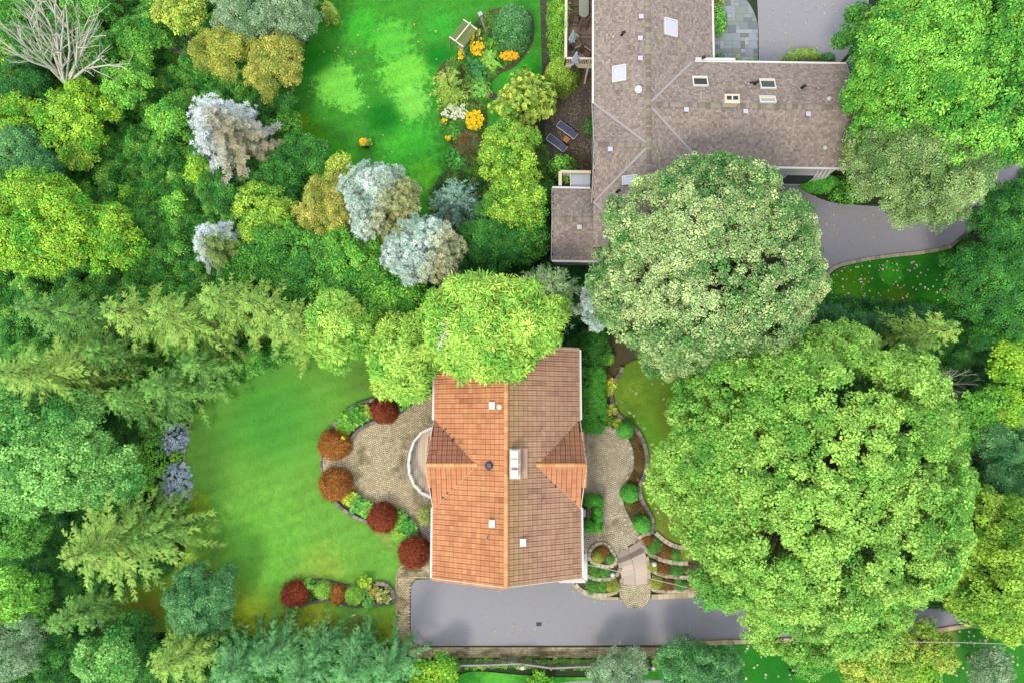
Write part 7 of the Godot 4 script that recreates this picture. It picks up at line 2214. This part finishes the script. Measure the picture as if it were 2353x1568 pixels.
	# ------------------------------------------------ the forest in the north-west
	for q in [
		["bright lime tree at the foot of the dead tree", 178, 268, 70, 4.5, "lime"],
		["lime bush at the left edge beside the dead tree's lower branches", 16, 138, 40, 4.5, "lime"],
		["yellow-green bush at the left edge, below the dead tree's reach", 36, 272, 50, 4.5, "lime"],
		["fresh green round tree right of the dead tree's trunk", 288, 196, 50, 4.5, "fresh"],
		["light green tree between the dead tree and the top edge's yellow-lime tree", 326, 88, 50, 4.5, "fresh"],
		["dark green tree behind the dead tree's upper branches", 110, 84, 74, 4.5, "deep"],
		["mid-green tree at the top left corner", 26, 30, 62, 5.0, "mid"],
		["mid-green tree at the top edge right of the dead tree", 212, 26, 52, 4.5, "mid"],
		["medium green tree right of the dead tree's highest twigs", 232, 108, 46, 4.0, "mid"],
		["dark green tree left of the dead tree's trunk", 62, 190, 62, 4.0, "dark"],
		["blue-green tree at the left edge, under the yellow-green bush", 42, 340, 60, 4.5, "bluish"],
		["yellow-green small tree beside the blue-green one at the left edge", 184, 348, 40, 3.5, "yellowgreen"],
		["dark leafy tree above the big lime tree at the left edge", 96, 396, 58, 4.0, "bluish"],
		["big lime-yellow tree at the left edge of the forest", 98, 516, 112, 7.5, "lime"],
		["lime-green tree joined to the right of the big lime-yellow one", 248, 552, 72, 5.5, "lime"],
		["narrow lime-green tree left of the big white spruce", 390, 278, 38, 4.0, "fresh"],
		["small lime sapling below the big white spruce", 454, 388, 26, 3.5, "lime"],
		["tiny lime sapling in the open undergrowth", 278, 452, 16, 2.5, "lime"],
		["fresh green small shrub in the undergrowth above the smaller white spruce", 400, 472, 24, 2.5, "fresh"],
		["lime-green tree between the smaller white spruce and the golden tree", 604, 494, 60, 5.0, "yellowgreen"],
		["dark green shrub on the lawn's ragged west edge", 700, 356, 46, 3.0, "deep"],
		["small dark green shrub at the lawn edge beside the big white spruce", 656, 284, 24, 2.0, "mid"],
		["dark shrub under the golden tree at the lawn's left edge", 628, 222, 40, 3.0, "deep"],
		["dark green shrub left of the lawn's south-west corner", 640, 408, 60, 3.0, "deep"],
		["blotchy green and brown shrub right of the tiny sapling", 520, 440, 46, 2.5, "deep"],
		["mid-green tree below the lime tree next to the golden one", 628, 572, 64, 5.0, "mid"],
		["mid-green tree right of it, under the golden tree", 726, 590, 66, 5.0, "mid"],
		["green tree with yellowish tips below the round silver spruce", 812, 598, 66, 5.5, "fresh"],
		["green tree squeezed between the two round silver spruces", 882, 560, 44, 4.5, "mid"],
		["dark green tree left above the bright pointed-leaf trees", 790, 676, 60, 5.5, "mid"],
		["mid-green tree between the silver spruce and the pointed-leaf trees", 876, 672, 58, 5.5, "fresh"],
		["shadowy tree below the tree with yellowish tips", 690, 648, 56, 5.0, "deep"],
		["mid-green tree beside the smaller white spruce's foot", 552, 606, 46, 4.5, "mid"],
		["mint-green small tree between the silver spruce and the pointed-leaf trees' top", 936, 680, 44, 5.0, "fresh"],
	]:
		leafy(B if q[3] > 44 else S, q[0], "tree" if q[3] > 44 else "shrub", q[1], q[2], q[3], q[4], q[5], {"n": 1.3, "gap": 0.06})
	# ------------------------------------------------ conifer belt north of the west lawn
	var F := "drooping_conifer"
	for q in [
		["feathery light green conifer, westernmost of the belt above the lawn", 240, 706, 104, 10.0, "fir"],
		["feathery conifer in the belt with long fern-like branches hanging south", 352, 716, 112, 10.5, "fir"],
		["yellowish feathery conifer in the middle of the belt above the lawn", 470, 676, 110, 10.0, "fir"],
		["feathery conifer in the belt, directly below the smaller white spruce", 566, 690, 104, 9.5, "fir"],
		["sage-tinted conifer at the belt's east end beside the pointed-leaf trees", 640, 730, 96, 9.0, "fir"],
		["star-topped lime conifer in the belt next to the pointed-leaf tree", 722, 724, 62, 8.0, "firlime"],
		["dark bluish conifer at the left edge under the big lime tree", 36, 700, 84, 8.5, "firdark"],
		["dark conifer between the left edge and the westernmost belt conifer", 134, 716, 72, 8.5, "firdark"],
		["shaded conifer filling the hollow below the westernmost belt conifer", 196, 806, 72, 7.0, "firdark"],
		["light conifer at the left edge with a bare pale top", -12, 850, 128, 11.5, "fir"],
		["conifer with outstretched dark sprays west of the lavender", 250, 920, 90, 7.5, "firdark"],
		["conifer with hanging sprays close to the lawn's top left corner", 330, 884, 84, 8.0, "firdark"],
		["dark feathery conifer between the belt and the lawn corner", 420, 830, 70, 7.0, "firdark"],
		["big feathery conifer with radiating branches at the lawn's lower left", 150, 1282, 168, 11.0, "fir"],
		["green conifer spray behind the radiating conifer, towards the lawn", 300, 1240, 96, 7.0, "firdark"],
		["feathery conifer at the bottom edge with long upright sprays", 362, 1540, 98, 7.0, "fir"],
		["small feathery conifer at the bottom left, above the chairs", 110, 1440, 64, 7.0, "firdark"],
		["blue-green conifer at the bottom, right of the feathery one", 500, 1566, 84, 6.5, "firblue"],
		["blue-green conifer above the bottom edge, under the dense round dwarf conifer", 590, 1530, 76, 6.0, "firblue"],
		["blue-green conifer in the middle of the bottom group", 668, 1580, 84, 6.5, "firblue"],
		["blue-green conifer of the bottom group nearest the island bed", 716, 1516, 60, 5.5, "firblue"],
		["blue-green conifer of the bottom group, second from the driveway", 790, 1570, 80, 6.5, "firblue"],
		["blue-green conifer beside the driveway's corner", 880, 1566, 74, 6.5, "firblue"],
		["small blue-green conifer tip in front of the moss strip", 816, 1490, 40, 4.0, "firblue"],
		["star-shaped light green conifer right of the huge light tree", 2204, 752, 84, 9.5, "fir"],
		["conifer half hidden at the huge light tree's upper edge", 2010, 786, 70, 8.0, "fir"],
	]:
		conifer(F, q[0], "conifer", q[1], q[2], q[3], q[4], q[5], {"n": 1.3})
	leafy("dwarf_conifer", "dense round dark green dwarf conifer in the lawn's lower left corner", "conifer", 468, 1374, 72, 3.4, "bluish", {"n": 2.0, "v": 2.2, "lobe": 0.7})
	for q in [
		["broad mint-green tree at the left edge below the light conifer", 104, 1036, 138, 7.5, "mint"],
		["mint-green tree reaching towards the strip hedge", 236, 1088, 82, 6.0, "mint"],
		["mid-green tree in the lower left corner's upper part", 26, 1376, 68, 5.0, "fresh"],
		["dark green tree between the mint tree and the radiating conifer", 40, 1200, 66, 5.0, "mid"],
		["sage-green tree at the bottom left edge", 34, 1486, 66, 5.5, "sage"],
		["mint-green bushy tree at the bottom edge left of the upright sprays", 252, 1524, 68, 5.5, "mint"],
		["dark green shrub below the garden chairs", 150, 1530, 56, 3.5, "deep"],
		["dark green shrub in the shade right of the garden chairs", 300, 1450, 46, 2.5, "deep"],
		["bright lime bush at the bottom edge, west end of the board fence", 1006, 1562, 50, 2.4, "lime"],
		["lime-green bush beside the fence, nearest the bottom lane", 1238, 1566, 22, 1.4, "lime"],
		["blue-green bushy tree beside the globe lamp at the driveway's south", 1572, 1536, 60, 3.6, "bluish"],
		["sage-green bush before the fence's east end", 1424, 1548, 58, 3.2, "sage"],
		["pale green bush right of the blue-green one, on the south lawn", 1660, 1534, 46, 3.2, "bluish"],
		["yellow-leaved tree on the south lawn below the loose light tree", 1990, 1500, 88, 6.0, "lemon"],
		["yellow-leaved bush right of the bare twigs on the south lawn", 2098, 1548, 46, 3.0, "lime"],
		["lime-yellow loose foliage below the driveway's east kerb", 2136, 1482, 46, 4.0, "lemon"],
		["small pale green tree on the south lawn near the bottom right corner", 2274, 1536, 48, 3.5, "sage"],
		["bright lime tree at the right edge below the star-shaped conifer", 2336, 836, 62, 6.0, "lime"],
		["yellow-lime tree at the right edge, below the bright lime one", 2340, 944, 58, 5.5, "lime"],
		["fresh green small tree right of the dead twigs", 2262, 946, 50, 5.0, "fresh"],
		["bluish-green tree at the right edge above the yellow-green tree", 2318, 1058, 78, 6.5, "bluish"],
		["dark green tree between the huge light tree and the yellow-green tree", 2240, 1160, 62, 5.5, "deep"],
		["mid-green tree behind the star-shaped conifer, along the huge tree's edge", 2170, 1010, 56, 5.0, "mid"],
		["dark tree at the right edge above the road's outer bend", 2320, 520, 90, 7.0, "deep"],
		["dark green tree between the road bend and the star-shaped conifer", 2262, 640, 88, 6.5, "deep"],
		["dark green tree at the right edge beside the star-shaped conifer", 2332, 712, 74, 6.5, "deep"],
		["pale green bush at the right edge in the dark tree group", 2338, 660, 36, 6.8, "fresh"],
		["dark bluish tree right of the star-shaped conifer", 2284, 778, 50, 5.0, "deep"],
		["dark mid-green tree at the huge light tree's upper left, beside the big maple", 1850, 800, 56, 6.0, "mid"],
		["light green young tree between the big maple and the huge light tree", 1930, 800, 62, 7.0, "summer"],
		["fresh green tree at the huge light tree's upper right", 2090, 880, 62, 7.0, "summer"],
		["shaded green tree behind the grey-green willow, beside the house's end", 2000, 260, 48, 5.0, "deep"],
	]:
		leafy(B if q[3] > 47 else S, q[0], "tree" if q[3] > 47 else "shrub", q[1], q[2], q[3], q[4], q[5], {"n": 1.3, "gap": 0.06})
	# dark cedar row below the small lawn
	var n := 0
	for q in [[1886, 706, 34, "dark cedar at the west end of the row, touching the big maple"], [1932, 716, 34, "dark cedar, second from the maple in the row below the small lawn"], [1980, 734, 36, "dark cedar in the middle of the row below the small lawn"], [2030, 738, 34, "dark cedar, fourth from the maple in the row below the small lawn"], [2080, 728, 34, "dark cedar, fifth from the maple in the row below the small lawn"], [2130, 716, 36, "dark cedar at the east end of the row, beside the star-shaped conifer"]]:
		conifer("dark_cedar", q[3], "conifer", q[0], q[1], q[2], 3.6, "cedar", {"n": 1.6, "low": 0.05, "shape": 0.5, "group": "dark cedars below the small lawn"})
	twig_bush("dead_twigs", "bare pale twigs of a dead shrub below the star-shaped conifer", 2186, 880, 40, 3.0, M.pale_bark)
	twig_bush("dead_twigs", "white bare twigs of a leafless shrub on the south lawn", 2066, 1544, 34, 2.6, M.pale_bark)
	twig_bush("dead_twigs", "tangle of brown dead twigs left of the olive-yellow tree", 430, 108, 36, 3.0, M.silver_wood)
	twig_bush("dead_twigs", "dark brown dead twigs at the top edge beside the yellow-lime tree", 262, 20, 30, 3.0, M.brown_wood)
	twig_bush("dead_twigs", "pale dead twigs among the dark trees at the right edge", 2340, 740, 36, 6.0, M.pale_bark, 6, 1)
	twig_bush("dead_twigs", "beige dead twigs at the foot of the big white spruce", 590, 340, 40, 2.4, paint(pix(190, 180, 140), 0.9))
	twig_bush("dead_twigs", "grey bare twigs with few yellow leaves right of the huge light tree", 2220, 1000, 40, 3.5, M.silver_wood)

# ---------------------------------------------------------------- what covers the forest floor
func cover(label: String, pts: Array, lo: float, hi: float, per: float, kind: String, cols: Array, s: float, sw := 0.6, keep := 1.0):
	var o := Node3D.new()
	o.name = numbered("undergrowth")
	add_child(o)
	tag(o, label, "undergrowth")
	o.set_meta("kind", "stuff")
	strewn(o, "foliage", pts, lo, hi, per, kind, cols, s, 0.0, sw, keep)

func build_undergrowth():
	cover("tangled green undergrowth of the north-west forest floor", [[-60, -60], [690, -60], [690, 120], [670, 260], [720, 340], [770, 420], [900, 540], [1000, 620], [900, 760], [760, 800], [440, 900], [-60, 900]], 0.15, 2.2, 80.0, "small", [[34, 96, 38], [66, 150, 52], [108, 196, 76], [158, 218, 84]], 1.15, 0.45)
	cover("dark undergrowth of the south-west forest floor", [[-60, 900], [440, 890], [420, 960], [360, 1000], [330, 1130], [400, 1200], [400, 1300], [320, 1340], [230, 1370], [210, 1420], [330, 1470], [520, 1440], [640, 1480], [880, 1490], [940, 1510], [960, 1660], [-60, 1660]], 0.1, 0.9, 50.0, "small", [[28, 84, 36], [58, 136, 48], [104, 184, 70]], 1.1, 0.5)
	cover("dark undergrowth at the east edge beneath the trees", [[1840, 690], [2180, 700], [2190, 575], [2260, 520], [2420, 390], [2420, 1380], [2140, 1390], [2060, 1380], [1800, 1370], [1720, 1340], [1760, 1200], [1800, 1000], [1820, 850]], 0.1, 1.1, 50.0, "small", [[26, 76, 34], [50, 122, 44], [90, 164, 62]], 1.1, 0.5)
	cover("dark undergrowth between the silver spruces and the low wing", [[1000, 600], [1090, 560], [1240, 600], [1380, 600], [1400, 780], [1340, 820], [1060, 800], [930, 720]], 0.1, 0.9, 48.0, "small", [[24, 74, 40], [44, 114, 54], [80, 150, 60]], 1.1, 0.5)
	cover("dark ground plants beside the shingled house's east end", [[1955, 150], [2420, -60], [2420, 300], [2250, 380], [2100, 450], [1850, 430], [1850, 400], [1950, 395]], 0.1, 0.7, 44.0, "small", [[30, 80, 40], [60, 130, 56], [110, 170, 70]], 1.0, 0.5)
	cover("leafy filling between the plants of the flower bed", [[1060, 130], [1100, 50], [1150, 30], [1215, 40], [1200, 125], [1150, 165], [1125, 195], [1118, 235], [1120, 330], [1250, 330], [1262, 460], [1240, 600], [1150, 620], [1050, 540], [985, 480], [1000, 420], [1050, 360], [1020, 310], [1012, 250], [1050, 230], [1060, 200], [1020, 150]], 0.1, 0.5, 34.0, "small", [[40, 100, 40], [80, 150, 50], [140, 196, 70]], 0.8, 1.2)
	cover("mossy weeds at the edge of the conifers south of the island bed", [[560, 1440], [640, 1400], [760, 1412], [880, 1440], [905, 1400], [908, 1500], [760, 1500]], 0.03, 0.25, 30.0, "small", [[70, 120, 40], [130, 160, 50], [170, 180, 60]], 0.7, 0.8, 0.6)
	cover("low weeds in the planting bed along the east walk", [[1392, 850], [1426, 848], [1408, 905], [1424, 955], [1470, 998], [1482, 1050], [1470, 1110], [1478, 1155], [1497, 1205], [1470, 1225], [1440, 1180], [1432, 1120], [1455, 1066], [1440, 1005], [1390, 975]], UP_PATH + 0.0, UP_PATH + 0.22, 26.0, "small", [[70, 90, 34], [110, 130, 50], [150, 150, 66]], 0.5, 1.5, 0.75)
